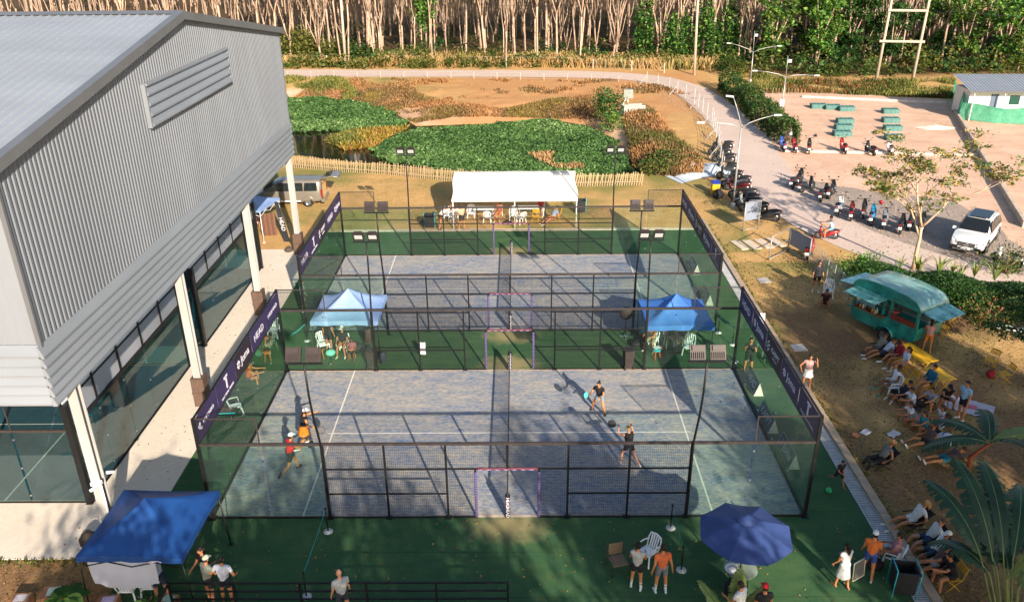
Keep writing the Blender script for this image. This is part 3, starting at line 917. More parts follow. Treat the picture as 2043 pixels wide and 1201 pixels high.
# --- banners on the upper metre of the outdoor end walls, facing into the courts
def banner(sx, y0, k, kind, where):
    L_ = 1.94
    m = DKPUR if kind in ('KAFPT', 'JOMAD') else PURPLE
    mb = MB(); mb.box((0, 0, 0), (.012, L_, .9))
    pos = (sx * (10 - .045), y0 + 1 + 2 * k, 3.49)
    what = {'HEAD': 'HEAD lettering', 'JOMA': 'JOMA lettering', 'JOMAD': 'JOMA lettering', 'KAFPT': 'KAFPT lettering', 'T': 'large letter T', 'NOMAD': 'thin NOMAD lettering', 'PADEL': 'pale lettering'}[kind]
    bcol = 'dark plum' if m is DKPUR else 'purple'
    o = mb.build('banner', m, None, pos)
    tag(o, f'{bcol} banner with {what}, {where}', 'banner', 'sponsor banners on the court end walls')
    # seen from inside the court: text runs with reading direction away (left wall) / towards (right wall)
    rt = (0, 1, 0) if sx < 0 else (0, -1, 0)
    xo = -sx * .012
    T_ = lambda s, sz, y, z, f=1.: text_on(s, sz, LETTER, o, frame((xo, y, z), rt, (0, 0, 1)), sx=f)
    d = 1 if sx < 0 else -1
    if kind == 'HEAD': T_('HEAD', .42, 0, -.02, 1.15)
    elif kind in ('JOMA', 'JOMAD'):
        T_('Joma', .46, .16 * d, 0, 1.05)
        mk = MB()
        for a in range(3): mk.box((xo, -.62 * d, 0), (.012, .32, .07), (R(60 * a + 20), 0, 0))
        mk.build('star_mark', LETTER, o)
    elif kind == 'KAFPT':
        T_('KAFPT', .30, .2 * d, .03, 1.1); T_('padel courts', .09, .2 * d, -.2, 1.2)
        mk = MB()
        for a, b_ in ((0, 0), (.11, .07), (-.09, .1), (.02, .18), (-.1, -.08), (.09, -.1), (-.02, -.2)): mk.box((xo, (-.66 + a) * d, b_), (.012, .07, .07), (R(45), 0, 0))
        mk.build('dotted_logo', LETTER, o)
    elif kind == 'T':
        mk = MB(); mk.box((xo, 0, .30), (.012, .34, .09)); mk.box((xo, .02, .06), (.012, .11, .42)); mk.build('letter_mark', LETTER, o)
        T_('TACTICAL PADEL', .125, 0, -.3, 1.35)
    elif kind == 'NOMAD': T_('NOMAD', .24, 0, 0, 1.5)
    elif kind == 'PADEL':
        T_('COTADO', .19, .1 * d, 0, 1.25)
        mk = MB(); mk.box((xo, -.72 * d, .06), (.012, .2, .1), (R(35), 0, 0)); mk.box((xo, -.66 * d, -.06), (.012, .22, .09), (R(-30), 0, 0)); mk.build('logo_mark', LETTER, o)
orders = ['nearest', 'second nearest', 'middle', 'second farthest', 'farthest']
for k, kd in enumerate(['PADEL', 'T', 'JOMAD', 'HEAD', 'NOMAD']): banner(-1, 0, k, kd, f'{orders[k]} on near court left wall')
for k, kd in enumerate(['T', 'JOMA', 'KAFPT', 'JOMA', 'HEAD']): banner(1, 0, k, kd, f'{orders[k]} on near court right wall')
for k, kd in enumerate(['HEAD', 'T', 'KAFPT', 'HEAD', 'JOMA']): banner(-1, Y2, k, kd, f'{orders[k]} on far court left wall')
for k, kd in enumerate(['T', 'JOMA', 'KAFPT', 'JOMA', 'HEAD']): banner(1, Y2, k, kd, f'{orders[k]} on far court right wall')
# white panels above the hall glass
for ci, (y0, W) in enumerate(((.84, 9.76), (12.4, 9.6))):
    for k in range(5):
        mb = MB(); mb.box((0, 0, 0), (.012, W / 5 - .02, 2.3))
        o = mb.build('white_banner', WBANNER, None, (-14.55 - .05, y0 + W / 5 * (k + .5), 4.22))
        tag(o, f'plain white banner {orders[k]} above the {("near", "far")[ci]} hall court glass', 'banner', 'plain white banners under the hall eaves')

# --- A-frame advertising boards outside the right end walls
NAVY = mat('navy_board', hx('#34405e'), .6, 0, .15, 3)
for px, txt, lab in (((10.6, 7.54, 0), 'HEAD', 'navy A-frame board reading HEAD outside the near court right glass'), ((10.43, 4.77, 0), 'KAFPT', 'navy A-frame board with KAFPT lettering outside the near court right glass'), ((10.54, 2.47, 0), 'Joma', 'navy A-frame board reading Joma outside the near court right glass'),
                     ((10.58, 20.52, 0), 'HEAD', 'navy A-frame board farther along the far court right glass'), ((10.43, 16.44, 0), 'Joma', 'navy A-frame board by the near end of the far court right glass')):
    root = thing('advert_board', lab, 'board', (px[0] - .1, px[1] + .1, .01), 0, 'A-frame boards beside the glass')
    W_, L_, Hh = .42, 2.0, .62
    n = 1.55 if True else L_
    mb = MB(); mb.prism([(-W_ / 2, 0), (W_ / 2, 0), (.0, Hh)], 0, n, 'Y'); mb.build('body', mat('board_white', hx('#c9c8bd'), .7), root, recalc=True)
    sl = Vector((W_ / 2, 0, Hh)); nn_ = Vector((-Hh, 0, W_ / 2)).normalized()
    mb = MB(); a = Vector((-W_ / 2, 0, 0)) + sl * .04 + nn_ * .004; b_ = Vector((-W_ / 2, 0, 0)) + sl * .96 + nn_ * .004
    mb.add([a + Vector((0, .03, 0)), a + Vector((0, n - .03, 0)), b_ + Vector((0, n - .03, 0)), b_ + Vector((0, .03, 0))], [(0, 1, 2, 3)])
    mb.build('panel', NAVY, root)
    mid = (a + b_) / 2 + Vector((0, n / 2, 0)) + nn_ * .004
    text_on(('* ' if txt == 'Joma' else '') + txt, .42, LETTER, root, frame(mid, (0, -1, 0), sl))

# --- floodlight poles
FLB = mat('floodlight_brown', hx('#352c2a'), .5, .2, .15, 5)
LENS = mat('floodlight_lens', hx('#b4b8b8'), .15, 0, .03, 3)
def flood_pole(x, yb, s, zt, off, label, ci):
    """s: +1 court lies towards +Y of the pole, -1 towards -Y"""
    root = thing('floodlight_pole', label, 'floodlight', (x, yb, 0), 0, 'floodlight poles of the outdoor courts')
    o_ = -s * off
    pts = [(0, -s * .09, 2.9), (0, -s * .09, 3.1), (0, -s * .09 + o_ * .25, 3.6), (0, -s * .09 + o_ * .62, 4.3), (0, -s * .09 + o_ * .9, 5.2), (0, -s * .09 + o_, zt)]
    pts = [(0, -s * .09, 1.2)] + pts
    mb = MB(); mb.tube(pts, [.038] * 5 + [.035, .033], 10); mb.build('pole', BLACK, root)
    yt = -s * .09 + o_
    mb = MB(); mb.bx(-.56, .56, yt - .03, yt + .03, zt, zt + .05); mb.build('crossbar', BLACK, root)
    for sx in (-.3, .3):
        mb = MB()
        tilt = R(32) * s
        Mx = Matrix.Rotation(tilt * -1, 3, 'X')
        # lamp housing: flat box with cooling fins behind, aimed down into the court
        c0 = Vector((sx, yt + s * .06, zt + .30))
        mb.box(c0, (.46, .10, .44), Mx)
        for k in range(7):
            mb.box(c0 + Mx @ Vector((-.18 + k * .06, -s * .075, -.1)), (.018, .06, .2), Mx)
        mb.box(c0 + Mx @ Vector((0, -s * .07, .12)), (.34, .08, .16), Mx)
        mb.beam((sx - .2, yt, zt + .04), c0 + Vector((-.23, 0, 0)), .025); mb.beam((sx + .2, yt, zt + .04), c0 + Vector((.23, 0, 0)), .025)
        lamp = mb.build('floodlight', FLB, root)
        mb = MB(); mb.box(c0 + Mx @ Vector((0, s * .055, 0)), (.33, .012, .24), Mx); mb.build('lens', LENS, lamp)
for x, side in ((-6, 'left'), (6, 'right')):
    flood_pole(x, 0, 1, 6.35, .62, f'twin floodlight pole at the near {side} side of the near court', 0)
    flood_pole(x, 10, -1, 6.0, .25, f'twin floodlight pole at the far {side} side of the near court', 0)
    flood_pole(x, Y2, 1, 6.3, .5, f'twin floodlight pole at the near {side} side of the far court', 1)
    flood_pole(x, Y2 + 10, -1, 6.05, .15, f'twin floodlight pole at the far {side} side of the far court', 1)

# ================================================================== TENTS, FENCES, POLES, CABIN
def canopy(name, label, cx, cy, hx_, hy_, ze, zp, cloth, val=.22, rz=0, legs=BLACK, sag=.10, legout=0., logo=None):
    root = thing(name, label, 'canopy tent', (cx, cy, 0), rz)
    mb = MB(); n = 8
    cs = [(-hx_, -hy_), (hx_, -hy_), (hx_, hy_), (-hx_, hy_)]
    rows = [[] for _ in range(n + 1)]
    for k in range(4):
        a = Vector(cs[k]); b_ = Vector(cs[(k + 1) % 4])
        for j in range(n):
            e = a.lerp(b_, j / n); ej = math.sin(math.pi * j / n)
            for i in range(n + 1):
                t = i / n
                q = e * (1 - t) * (1 - .03 * ej * (1 - t))
                z = ze + (zp - ze) * (t ** 1.15) - sag * math.sin(math.pi * t) * (.35 + .65 * ej) * .9 + .012 * mnoise.noise((q.x * 4, q.y * 4, zp))
                rows[i].append((q.x, q.y, z))
    mb.grid(rows, close=True)
    roof = mb.build('roof_cloth', cloth, root, recalc=True)
    for k in range(4):
        a = Vector((*cs[k], ze)); b_ = Vector((*cs[(k + 1) % 4], ze)); vb = MB(); r1 = []; r2 = []
        nrm = (b_ - a).cross(Vector((0, 0, 1))).normalized()
        for j in range(13):
            q = a.lerp(b_, j / 12); ej = math.sin(math.pi * j / 12); q = Vector((q.x * (1 - .03 * ej), q.y * (1 - .03 * ej), q.z))
            w_ = .02 * math.sin(j * 2.3)
            r1.append(q + nrm * .004); r2.append(q + nrm * (.012 + w_ * .4) + Vector((0, 0, -val + .02 * math.sin(j * 1.7))))
        vb.grid([r1, r2]); vb.build('valance', cloth, roof)
    for sx, sy in ((-1, -1), (1, -1), (1, 1), (-1, 1)):
        mb = MB(); lx, ly = sx * (hx_ - .05), sy * (hy_ - .05)
        mb.tube([(lx + sx * legout, ly, 0), (lx, ly, ze - .03)], .022, 8); mb.box((lx + sx * legout, ly, .012), (.14, .14, .02)); mb.build('leg', legs, root)
    mb = MB()
    for k in range(4):
        a = cs[k]; b_ = cs[(k + 1) % 4]
        for (u, v_) in ((.03, .5), (.5, .97)):
            pa = (a[0] * .96 + (b_[0] - a[0]) * .96 * u, a[1] * .96 + (b_[1] - a[1]) * .96 * u); pb = (a[0] * .96 + (b_[0] - a[0]) * .96 * v_, a[1] * .96 + (b_[1] - a[1]) * .96 * v_)
            mb.beam((*pa, ze - .05), (*pb, ze - .4), .022, .022); mb.beam((*pa, ze - .4), (*pb, ze - .05), .022, .022)
    s_ = mb.build('scissor_frame', legs, root)
    s_['kind'] = 'stuff'
    return root
BLUE = mat('royal_blue_cloth', hx('#123872'), .55, 0, .14, .9, .25, 3, hx('#1c4a88'))
BLUE2 = mat('washed_blue_cloth', hx('#86a4d6'), .55, 0, .08, .8, .2, 3, hx('#a3bce6'), (1, 1, 1), .3, .25)
BLUE3 = mat('mid_blue_cloth', hx('#3a6fc4'), .55, 0, .08, .8, .2, 3, hx('#5a90dc'), (1, 1, 1), .3, .2)
t = canopy('canopy_tent', 'royal blue pop-up canopy tent in the bottom left foreground', -10.6, -2.7, 1.52, 1.5, 2.12, 3.02, BLUE, .2, R(-1.5), BLACK, .05, .12)
mb = MB()
for a in range(9): mb.box((.75 + .16 * math.cos(a * .5), -1.53, 1.98 + .05 * math.sin(a * .5)), (.06, .004, .02))
mb.box((.72, -1.53, 2.0), (.16, .004, .05), (0, R(-20), 0)); o = mb.build('logo_mark', LETTER, t); o['kind'] = 'stuff'
canopy('canopy_tent', 'pale washed blue canopy tent between the courts on the left', -7.38, 12.1, 1.52, 1.42, 2.13, 3.1, BLUE2, .22, 0, BLACK, .22)
canopy('canopy_tent', 'brighter blue canopy tent between the courts on the right', 7.62, 12.0, 1.52, 1.42, 1.85, 2.8, BLUE3, .24, 0, BLACK, .24)
sb = (-16, 27.28, 2.25)
canopy('canopy_tent', 'small pale blue canopy stall at the far end of the hall', sb[0] - .4, sb[1] + .3, 1.2, 1.3, 2.15, 2.7, BLUE2, .15, R(-12), WHITE, .1)
# long white marquee
root = thing('marquee', 'long white marquee on white posts beyond the far court', 'marquee', (.2, 28.4, 0))
WCLOTH = mat('white_marquee_cloth', hx('#ece9e2'), .6, 0, .03, 1, .1, 2, None, (1, 1, 1), .3, .3)
mb = MB(); rows = []
for i in range(15):
    t = i / 14; y = t * 6.4; z = 2.0 + (.95 if t <= .5 else .95) * (1 - abs(2 * t - 1)) ** .9
    rows.append([(-4.05 + 8.1 * j / 24 + (.06 if j in (0, 24) else 0) * math.sin(i), y, z - .05 * abs(math.sin(math.pi * j / 12)) * (1 - abs(2 * t - 1)) - .03 * math.sin(math.pi * t * 2) ** 2) for j in range(25)])
mb.grid(rows); mb.build('roof_cloth', WCLOTH, root, recalc=True)
mb = MB(); mb.add([(-4.05, 0, 2.0), (4.05, 0, 2.0), (4.05, -.01, 1.86), (-4.05, -.01, 1.86)], [(0, 1, 2, 3)]); mb.build('valance', WCLOTH, root)
for x in (-3.98, .0, 3.98):
    for y in (.02, 6.35):
        mb = MB(); mb.tube([(x, y, 0), (x, y, 1.98)], .035, 8); mb.build('post', WHITE, root)
for y in (.02, 6.35, 3.2):
    mb = MB(); z = 1.95 if y != 3.2 else 2.88; mb.tube([(-3.98, y, z), (3.98, y, z)], .025, 8); mb.build('beam', WHITE, root)
# parasol
root = thing('parasol', 'large navy blue octagonal parasol over the round glass table', 'parasol', (6.98, -3.2, 0))
mb = MB(); rows = []
NAVYC = mat('navy_parasol_cloth', hx('#27396a'), .6, 0, .1, 1.2, .15, 4, hx('#374a7c'))
for i in range(7):
    t = i / 6; r_ = []
    for k in range(32):
        a = 2 * math.pi * k / 32 + .2; e = abs(math.sin((a - .2) * 4))
        rr = 1.38 * t * (1 - .07 * e * t); r_.append((rr * math.cos(a), rr * math.sin(a), 2.55 - .48 * t ** 1.1 - .05 * e * t))
    rows.append(r_)
mb.grid(rows, close=True, smooth=False); can = mb.build('canopy', NAVYC, root, recalc=True)
mb = MB(); mb.lathe([(.28, 2.53), (.2, 2.6), (.06, 2.68), (.001, 2.7)], 16); mb.build('vent_cap', NAVYC, can, recalc=True)
mb = MB(); mb.tube([(0, 0, .05), (0, 0, 2.62)], .024, 8); mb.build('pole', BLACK, root)
mb = MB(); mb.lathe([(.001, 0), (.28, 0), (.28, .06), (.1, .12), (.03, .14)], 16); mb.build('base', BLACK, root)
for k in range(8):
    a = 2 * math.pi * k / 8 + .2; mb = MB(); mb.beam((.03 * math.cos(a), .03 * math.sin(a), 2.5), (1.36 * math.cos(a), 1.36 * math.sin(a), 2.03), .015); mb.build('rib', BLACK, root)

# --- picket fence by the pond: every slat its own piece
PICK = mat('bleached_picket', hx('#8f7a5c'), .85, 0, .25, 5, .3, 20, hx('#b39d78'))
fp = [(-18.81, 43.62, 0), (-14.52, 42.19, 0), (-10.28, 41.14, 0), (-4.64, 39.04, 0), (4.83, 37.64, 0), (9.83, 37.78, 0)]
fo = thing('picket_fence', 'bleached wooden picket fence along the near pond edge', 'fence', (fp[0][0], fp[0][1], 0))
sl = MB(); sl.box((0, 0, .5), (.075, .022, 1.02)); slm = sl.mesh('slat', PICK)
rp = random.Random(3); cnt = 0
for a, b_ in zip(fp[:-1], fp[1:]):
    a = Vector(a[:2]); b_ = Vector(b_[:2]); L_ = (b_ - a).length; n = int(L_ / .185); ang = math.atan2(b_.y - a.y, b_.x - a.x)
    for i in range(n):
        q = a.lerp(b_, (i + .5) / n); o = put('slat', slm, fo, (q.x - fp[0][0], q.y - fp[0][1], rp.uniform(-.05, .03)))
        o.rotation_euler = (rp.uniform(-.05, .05), rp.uniform(-.09, .09) + (.12 if q.x > -13 else 0), ang + rp.uniform(-.1, .1)); o.scale = (rp.uniform(.8, 1.2), 1, rp.uniform(.9, 1.08)); cnt += 1
    for z in (.28, .8):
        mb = MB(); mb.beam((a.x - fp[0][0], a.y - fp[0][1] + .03, z), (b_.x - fp[0][0], b_.y - fp[0][1] + .03, z), .03, .05); mb.build('rail', PICK, fo)

# --- post and wire fences along the road
CPOST = mat('concrete_post', hx('#b5a794'), .85, 0, .15, 3, .2)
def wire_fence(label, pts, step, h, m, wires=4, w=.05, name='wire_fence', brace=0):
    root = thing(name, label, 'fence', (pts[0][0], pts[0][1], 0)); o0 = Vector((pts[0][0], pts[0][1], 0)); ps = []
    for a, b_ in zip(pts[:-1], pts[1:]):
        a = Vector((a[0], a[1], 0)); b_ = Vector((b_[0], b_[1], 0)); n = max(1, round((b_ - a).length / step))
        ps += [a.lerp(b_, i / n) for i in range(n)]
    ps.append(Vector((pts[-1][0], pts[-1][1], 0)))
    mb = MB(); mb.box((0, 0, h / 2 - .1), (w * 2, w * 2, h + .2)); me = mb.mesh('post', m)
    for q in ps: put('post', me, root, q - o0)
    mb = MB()
    for a, b_ in zip(ps[:-1], ps[1:]):
        for k in range(wires):
            z = h * (.2 + .78 * k / max(1, wires - 1)); mb.beam(a - o0 + Vector((0, 0, z)), b_ - o0 + Vector((0, 0, z)), .012)
    s_ = mb.build('wires', GREYST, root); s_['kind'] = 'stuff'
    if brace:
        for i in range(0, len(ps), brace):
            q = ps[i] - o0; mb = MB(); mb.beam(q + Vector((0, 0, h * .7)), q + Vector((-1.0, -.6, 0)), .06); mb.build('brace', m, root)
    return root
wire_fence('white concrete post fence along the far side of the road', [(-46, 95.5), (-30.49, 96.2, 0), (-8.67, 94.25, 0), (5.62, 92.29, 0), (15.53, 88.98, 0), (19.47, 86.86, 0)], 4.4, 1.25, CPOST, 3, .055)
wire_fence('thin low wire fence along the near side of the road', [(-28.96, 85.38, 0), (-7.94, 84.06, 0), (9.62, 81.52, 0), (16.1, 79.21, 0)], 3.0, .85, CPOST, 2, .028)
wire_fence('grey wire fence with braced posts round the bend of the road', [(16.1, 79.21, 0), (18.17, 75.29, 0), (19.67, 68.04, 0), (19.49, 58.39, 0), (18.32, 50.49, 0), (17.02, 43.89, 0), (16.44, 40.28, 0)], 2.2, 1.5, GREYST, 6, .025, brace=3)
wire_fence('short bamboo stick fence at the back of the sandy lot', [(27.52, 73.09, 0), (30.54, 72.67, 0), (32.88, 71.99, 0)], .35, .6, PICK, 1, .02)

# --- utility poles
def pole(label, b_, lean, h, r, m=None):
    root = thing('utility_pole', label, 'pole', (b_[0], b_[1], 0)); mb = MB()
    mb.tube([(0, 0, -.3), (lean[0] * h, lean[1] * h, h)], [r, r * .7], 10); mb.build('shaft', m or CPOST, root)
    mb = MB(); mb.box((lean[0] * h, lean[1] * h, h - .5), (1.4, .1, .12)); mb.build('crossarm', CPOST, root)
pole('pale concrete utility pole at the road edge near the hall', (-22.96, 92.86, 0), (.018, 0), 13, .2)
pole('pale concrete utility pole beside the road bend', (23.04, 85.2, 0), (-.035, 0), 13, .18)
root = thing('utility_pole', 'H-shaped twin utility pole with two crossbeams by the wood', 'pole', (46.42, 80.23, 0)); c0 = Vector(root.location)
a = Vector((44.4, 80.67, 0)) - c0; b_ = Vector((48.43, 79.81, 0)) - c0
for q in (a, b_):
    mb = MB(); mb.tube([q + Vector((0, 0, -.2)), q + Vector((.25, 0, 13))], [.2, .13], 8); mb.build('shaft', CPOST, root)
for z, dx in ((4.6, .5), (8.1, .1)):
    mb = MB(); mb.beam(a + Vector((-dx, -.18, z)), b_ + Vector((dx, -.18, z)), .22, .24); mb.build('crossbeam', CPOST, root)

def power_line(lab, a, b_, sag):
    a = Vector(a); b_ = Vector(b_); mb = MB(); mb.tube([a.lerp(b_, i / 16) - Vector((0, 0, sag * 4 * (i / 16) * (1 - i / 16))) for i in range(17)], .016, 5); o = mb.build('power_line', BLACK); tag(o, lab, 'cable')
power_line('lower cable from the roadside pole to the twin pole', (22.7, 85.2, 9.0), (44.4, 80.5, 8.3), .9)
power_line('cable from the twin pole off to the right', (48.4, 79.6, 8.3), (92, 74, 8.6), 1.2)
power_line('cable between the two roadside poles', (-22.8, 93.3, 10.5), (22.7, 85.2, 10.2), 2.2)
# --- street lamps
LAMPG = mat('lamp_post_grey', hx('#a9a8a4'), .4, .4, .06, 2)
def street_lamp(label, b_, fork, heads, top=None):
    root = thing('street_lamp', label, 'street lamp', (b_[0], b_[1], 0), 0, 'twin arm street lamps')
    f = Vector(fork) - Vector((b_[0], b_[1], 0)); mb = MB()
    mb.tube([(0, 0, 0), (f.x, f.y, f.z)], [.075, .05], 10); mb.lathe([(.16, 0), (.16, .35), (.08, .4)], 10); mb.build('post', LAMPG, root)
    for h_ in heads:
        e = Vector(h_) - Vector((b_[0], b_[1], 0)); mb = MB(); d = e - f
        mb.tube([f, f + d * .25 + Vector((0, 0, .15)), f + d * .6 + Vector((0, 0, .12)), e], [.04, .035, .03, .025], 8); arm = mb.build('arm', LAMPG, root)
        dd = Vector((d.x, d.y, .06)).normalized(); mb = MB(); mb.box(e + dd * .22, (.5, .2, .08), dd.to_track_quat('X', 'Z').to_matrix()); mb.build('lamp_head', WHITE, arm)
    if top:
        e = Vector(top) - Vector((b_[0], b_[1], 0)); mb = MB(); mb.tube([f, e], .03, 8); mast = mb.build('mast', LAMPG, root)
        mb = MB(); mb.box(e - Vector((-.25, 0, .5)), (.35, .1, .3)); mb.build('speaker', GREYST, mast)
street_lamp('tall three headed street lamp by the motorcycle row', (15.32, 32.34), (15.3, 32.34, 5.55), [(17.4, 32.34, 6.4), (12.8, 32.34, 5.95), (14.6, 32.5, 7.6)])
street_lamp('twin arm street lamp at the edge of the sandy lot', (26.79, 60.37), (26.8, 60.37, 3.94), [(23.9, 60.37, 4.6), (29.6, 60.37, 4.1)], (26.75, 60.37, 6.0))
street_lamp('far twin arm street lamp behind the clipped hedge', (28.76, 79.66), (28.7, 79.66, 3.53), [(25.9, 79.66, 4.6), (31.5, 79.66, 4.25)], (28.6, 79.66, 6.0))
mb = MB(); mb.box((0, -.06, 1.5), (.45, .03, .7)); o = mb.build('notice_board', mat('notice_grey', hx('#aab3bd'), .6), None, (26.7, 60.25, 0)); tag(o, 'small grey notice board hung on the lot street lamp', 'sign')

# --- portable cabin with green netting
cb = (44.6, 59.2)
root = thing('portable_cabin', 'white portable cabin with grey corrugated roof at the lot edge', 'cabin', (cb[0], cb[1], 0), R(-3))
CABW = mat('cabin_white', hx('#d9d6ce'), .6, 0, .06, 1)
mb = MB(); mb.bx(0, 9, 0, 3.2, .25, 2.75); mb.build('wall', CABW, root)
mb = MB(); mb.bx(.1, 8.9, .1, 3.1, 0, .25); mb.build('plinth', mat('plinth_dark', hx('#4d433c'), .9), root)
mb = MB(); xs = []
for i in range(34): x = -.5 + i * .3; xs += [(x, 0), (x + .2, 0), (x + .22, .04), (x + .28, .04)]
mb.grid([[(x, -1.0, 2.85 + d) for x, d in xs], [(x, 3.4, 3.75 + d) for x, d in xs]], smooth=False); mb.build('roof', mat('cabin_roof', hx('#9fa4ab'), .45, .4, .08, 1), root)
mb = MB(); mb.bx(-.5, 9.6, -1.02, -.98, 2.68, 2.86); mb.build('fascia', mat('fascia_dark', hx('#5b5a58'), .7), root)
mb = MB(); mb.bx(2.05, 2.75, -.04, 0, .3, 2.4); mb.build('door', mat('cabin_door_blue', hx('#5a6577'), .5), root)
for x in (4.3, 7.2):
    mb = MB(); mb.bx(x - .6, x + .6, -.05, 0, 1.3, 2.4); w_ = mb.build('window_frame', CABW, root)
    mb = MB(); mb.bx(x - .5, x + .5, -.055, -.052, 1.4, 2.3); mb.build('pane', mat('dark_window', hx('#2e4a44'), .15), w_)
for x in (0, 2.9, 5.9, 9):
    mb = MB(); mb.bx(x - .05, x + .05, -.9, -.8, 0, 2.7); mb.build('post', GREYST, root)
NETG = mat('green_shade_net', hx('#4fa683'), .8, 0, .15, 2, 0, 30, hx('#79c0a2'), (1, 1, 1), .3, .45)
mb = MB(); rows = []
na = [(49.08, 71.05, 0), (43.93, 59.1, 0), (44.35, 58.65, 0), (46.09, 57.28, 0), (48.96, 56.55, 0), (51.98, 56.24, 0)]
r1, r2 = [], []
for a, b_ in zip(na[:-1], na[1:]):
    for j in range(8):
        q = Vector(a).lerp(Vector(b_), j / 8); wv = .12 * math.sin(j * 1.9 + q.x)
        hh = (2.3 if q.y > 59.8 and q.x < 44.6 else 1.55) + .12 * math.sin(q.x * 1.3)
        r1.append((q.x, q.y + wv, .05)); r2.append((q.x + .05, q.y - wv, hh))
mb.grid([r1, [((a[0] + c[0]) / 2, (a[1] + c[1]) / 2 + .15, (a[2] + c[2]) / 2) for a, c in zip(r1, r2)], r2])
o = mb.build('shade_net', NETG); tag(o, 'sagging green shade net fence in front of the white cabin', 'net fence')

# --- green formwork boxes lying on the sand
BOXG = mat('teal_green_box', hx('#3d6763'), .6, 0, .15, 2, .1, 8, hx('#56807a'))
gl = [('far left of the long row', (31.99, 64.73, 0)), ('in the middle of the long row', (33.27, 64.19, 0)), ('far right of the long row', (34.45, 63.4, 0)), ('farthest of the left three', (32.25, 57.75, 0)), ('middle of the left three', (31.21, 55.27, 0)), ('nearest of the left three', (30.16, 52.74, 0)), ('farthest of the right four', (38.4, 62.06, 0)), ('second of the right four', (36.79, 58.03, 0)), ('third of the right four', (35.61, 54.72, 0)), ('nearest of the right four', (34.25, 51.11, 0))]
for w_, q in gl:
    L_ = 1.55
    root = thing('green_box', f'low teal green box on the sand, {w_}', 'box', (q[0], q[1], 0), R(-2), 'green boxes on the sandy lot')
    mb = MB(); mb.bx(-L_ / 2, L_ / 2, -.42, .42, 0, .42); mb.build('body', BOXG, root)
    for k in range(5):
        mb = MB(); mb.bx(-L_ / 2 + .05 + k * .36, -L_ / 2 + .09 + k * .36, -.44, .44, .0, .445); mb.build('strap', BOXG, root)
    mb = MB(); mb.bx(-L_ / 2 - .02, L_ / 2 + .02, -.45, -.36, .40, .46); mb.bx(-L_ / 2 - .02, L_ / 2 + .02, .36, .45, .40, .46); o = mb.build('lip', BOXG, root); o['kind'] = 'stuff'

# --- gates beside the road
FRM = mat('gate_frame_grey', hx('#9c9a92'), .5, .3, .1, 3)
CLOTHG = mat('grey_gate_cloth', hx('#7c8494'), .7, 0, .06, 1, .1, 3)
def gate(label, A, B_, h, cloth=True, lo=.1, mid=True):
    A = Vector((A[0], A[1], 0)); B_ = Vector((B_[0], B_[1], 0)); d = B_ - A; L_ = d.length
    root = thing('gate_panel', label, 'gate', A, math.atan2(d.y, d.x))
    for x in (0, L_):
        mb = MB(); mb.tube([(x, 0, 0), (x, 0, h)], .04, 8); mb.build('post', FRM, root)
    for z in (lo, h - .03) + ((h * .5,) if mid and not cloth else ()):
        mb = MB(); mb.tube([(0, 0, z), (L_, 0, z)], .025, 8); mb.build('rail', FRM, root)
    if cloth:
        mb = MB(); rows = [[(L_ * (.03 + .94 * j / 10), .02 * math.sin(j * 1.1 + i), h * .36 + (h * .6) * i / 4) for j in range(11)] for i in range(5)]; mb.grid(rows); mb.build('cloth', CLOTHG, root)
    return root
gate('grey cloth covered gate panel beside the scooter row', (14.84, 27.63, 0), (15.92, 28.08, 0), 1.95)
gate('grey cloth covered fence panel beside the red motorcycle', (16.67, 24.1, 0), (17.29, 22.26, 0), 1.55)
gate('open bare steel gate leaf swung over the slabs', (15.13, 22.69, 0), (16.67, 24.18, 0), 1.5, False)
wire_fence('wire mesh fence running from the gate panel to the bush', [(17.29, 22.26, 0), (17.39, 20.56, 0), (17.32, 18.36, 0), (17.4, 16.34, 0)], 1.3, 1.5, FRM, 12, .022)
mb = MB()
# --- pump cabinet and trough on the pond bank
root = thing('pump_cabinet', 'grey pump cabinet on a post at the right pond bank', 'cabinet', (12.1, 65.46, 0)); mb = MB(); mb.box((0, 0, 1.5), (1.0, .5, .9)); mb.build('cabinet', mat('cabinet_grey', hx('#8b8f86'), .6), root); mb = MB(); mb.box((0, 0, .5), (.16, .16, 1.2)); mb.build('post', CPOST, root)
mb = MB(); mb.beam((-.2, -.1, 1.1), (-1.1, -1.4, -.3), .06); mb.build('pipe', WHITE, root)
root = thing('concrete_trough', 'tilted white concrete trough below the pump cabinet', 'trough', (12.25, 62.51, 0), R(14)); root.scale = (1.05, 1.05, 1.0); TR = mat('trough_concrete', hx('#9c9a92'), .85, 0, .1, 2, .2)
for nm, a in (('trough_wall', (-1.1, 1.1, -.5, -.42, .1, .95)), ('trough_wall', (-1.1, 1.1, .42, .5, .1, .95)), ('trough_wall', (-1.1, -1.02, -.42, .42, .1, .95)), ('trough_base', (-1.1, 1.1, -.42, .42, .02, .1))):
    mb = MB(); mb.bx(*a); mb.build(nm, TR, root)

# --- black railing and deck in front
root = thing('viewing_deck', 'low dark deck with black three bar railing at the bottom edge', 'deck', (-4.8, -4.33, 0))
DKM = mat('deck_dark', hx('#3a3634'), .7, 0, .15, 2)
for k in range(9):
    mb = MB(); mb.bx(-4.9, 6.2 if k > 1 else 4.9, -.28 - k * .3, -.01 - k * .3, .0, .42); mb.build('deck_board', DKM, root)
for i, x in enumerate((-4.85, -3.0, -1.1, .8, 2.8, 4.85)):
    mb = MB(); mb.bx(x - .03, x + .03, .03, .09, 0, 1.25); mb.build('post', BLACK, root)
for z in (.62, .92, 1.22):
    mb = MB(); mb.bx(-4.88, 4.88, .035, .085, z - .02, z + .02); mb.build('rail', BLACK, root)
mb = MB(); mb.beam((-4.85, .06, 1.22), (-5.3, -.9, .42), .05); mb.build('rail', BLACK, root)
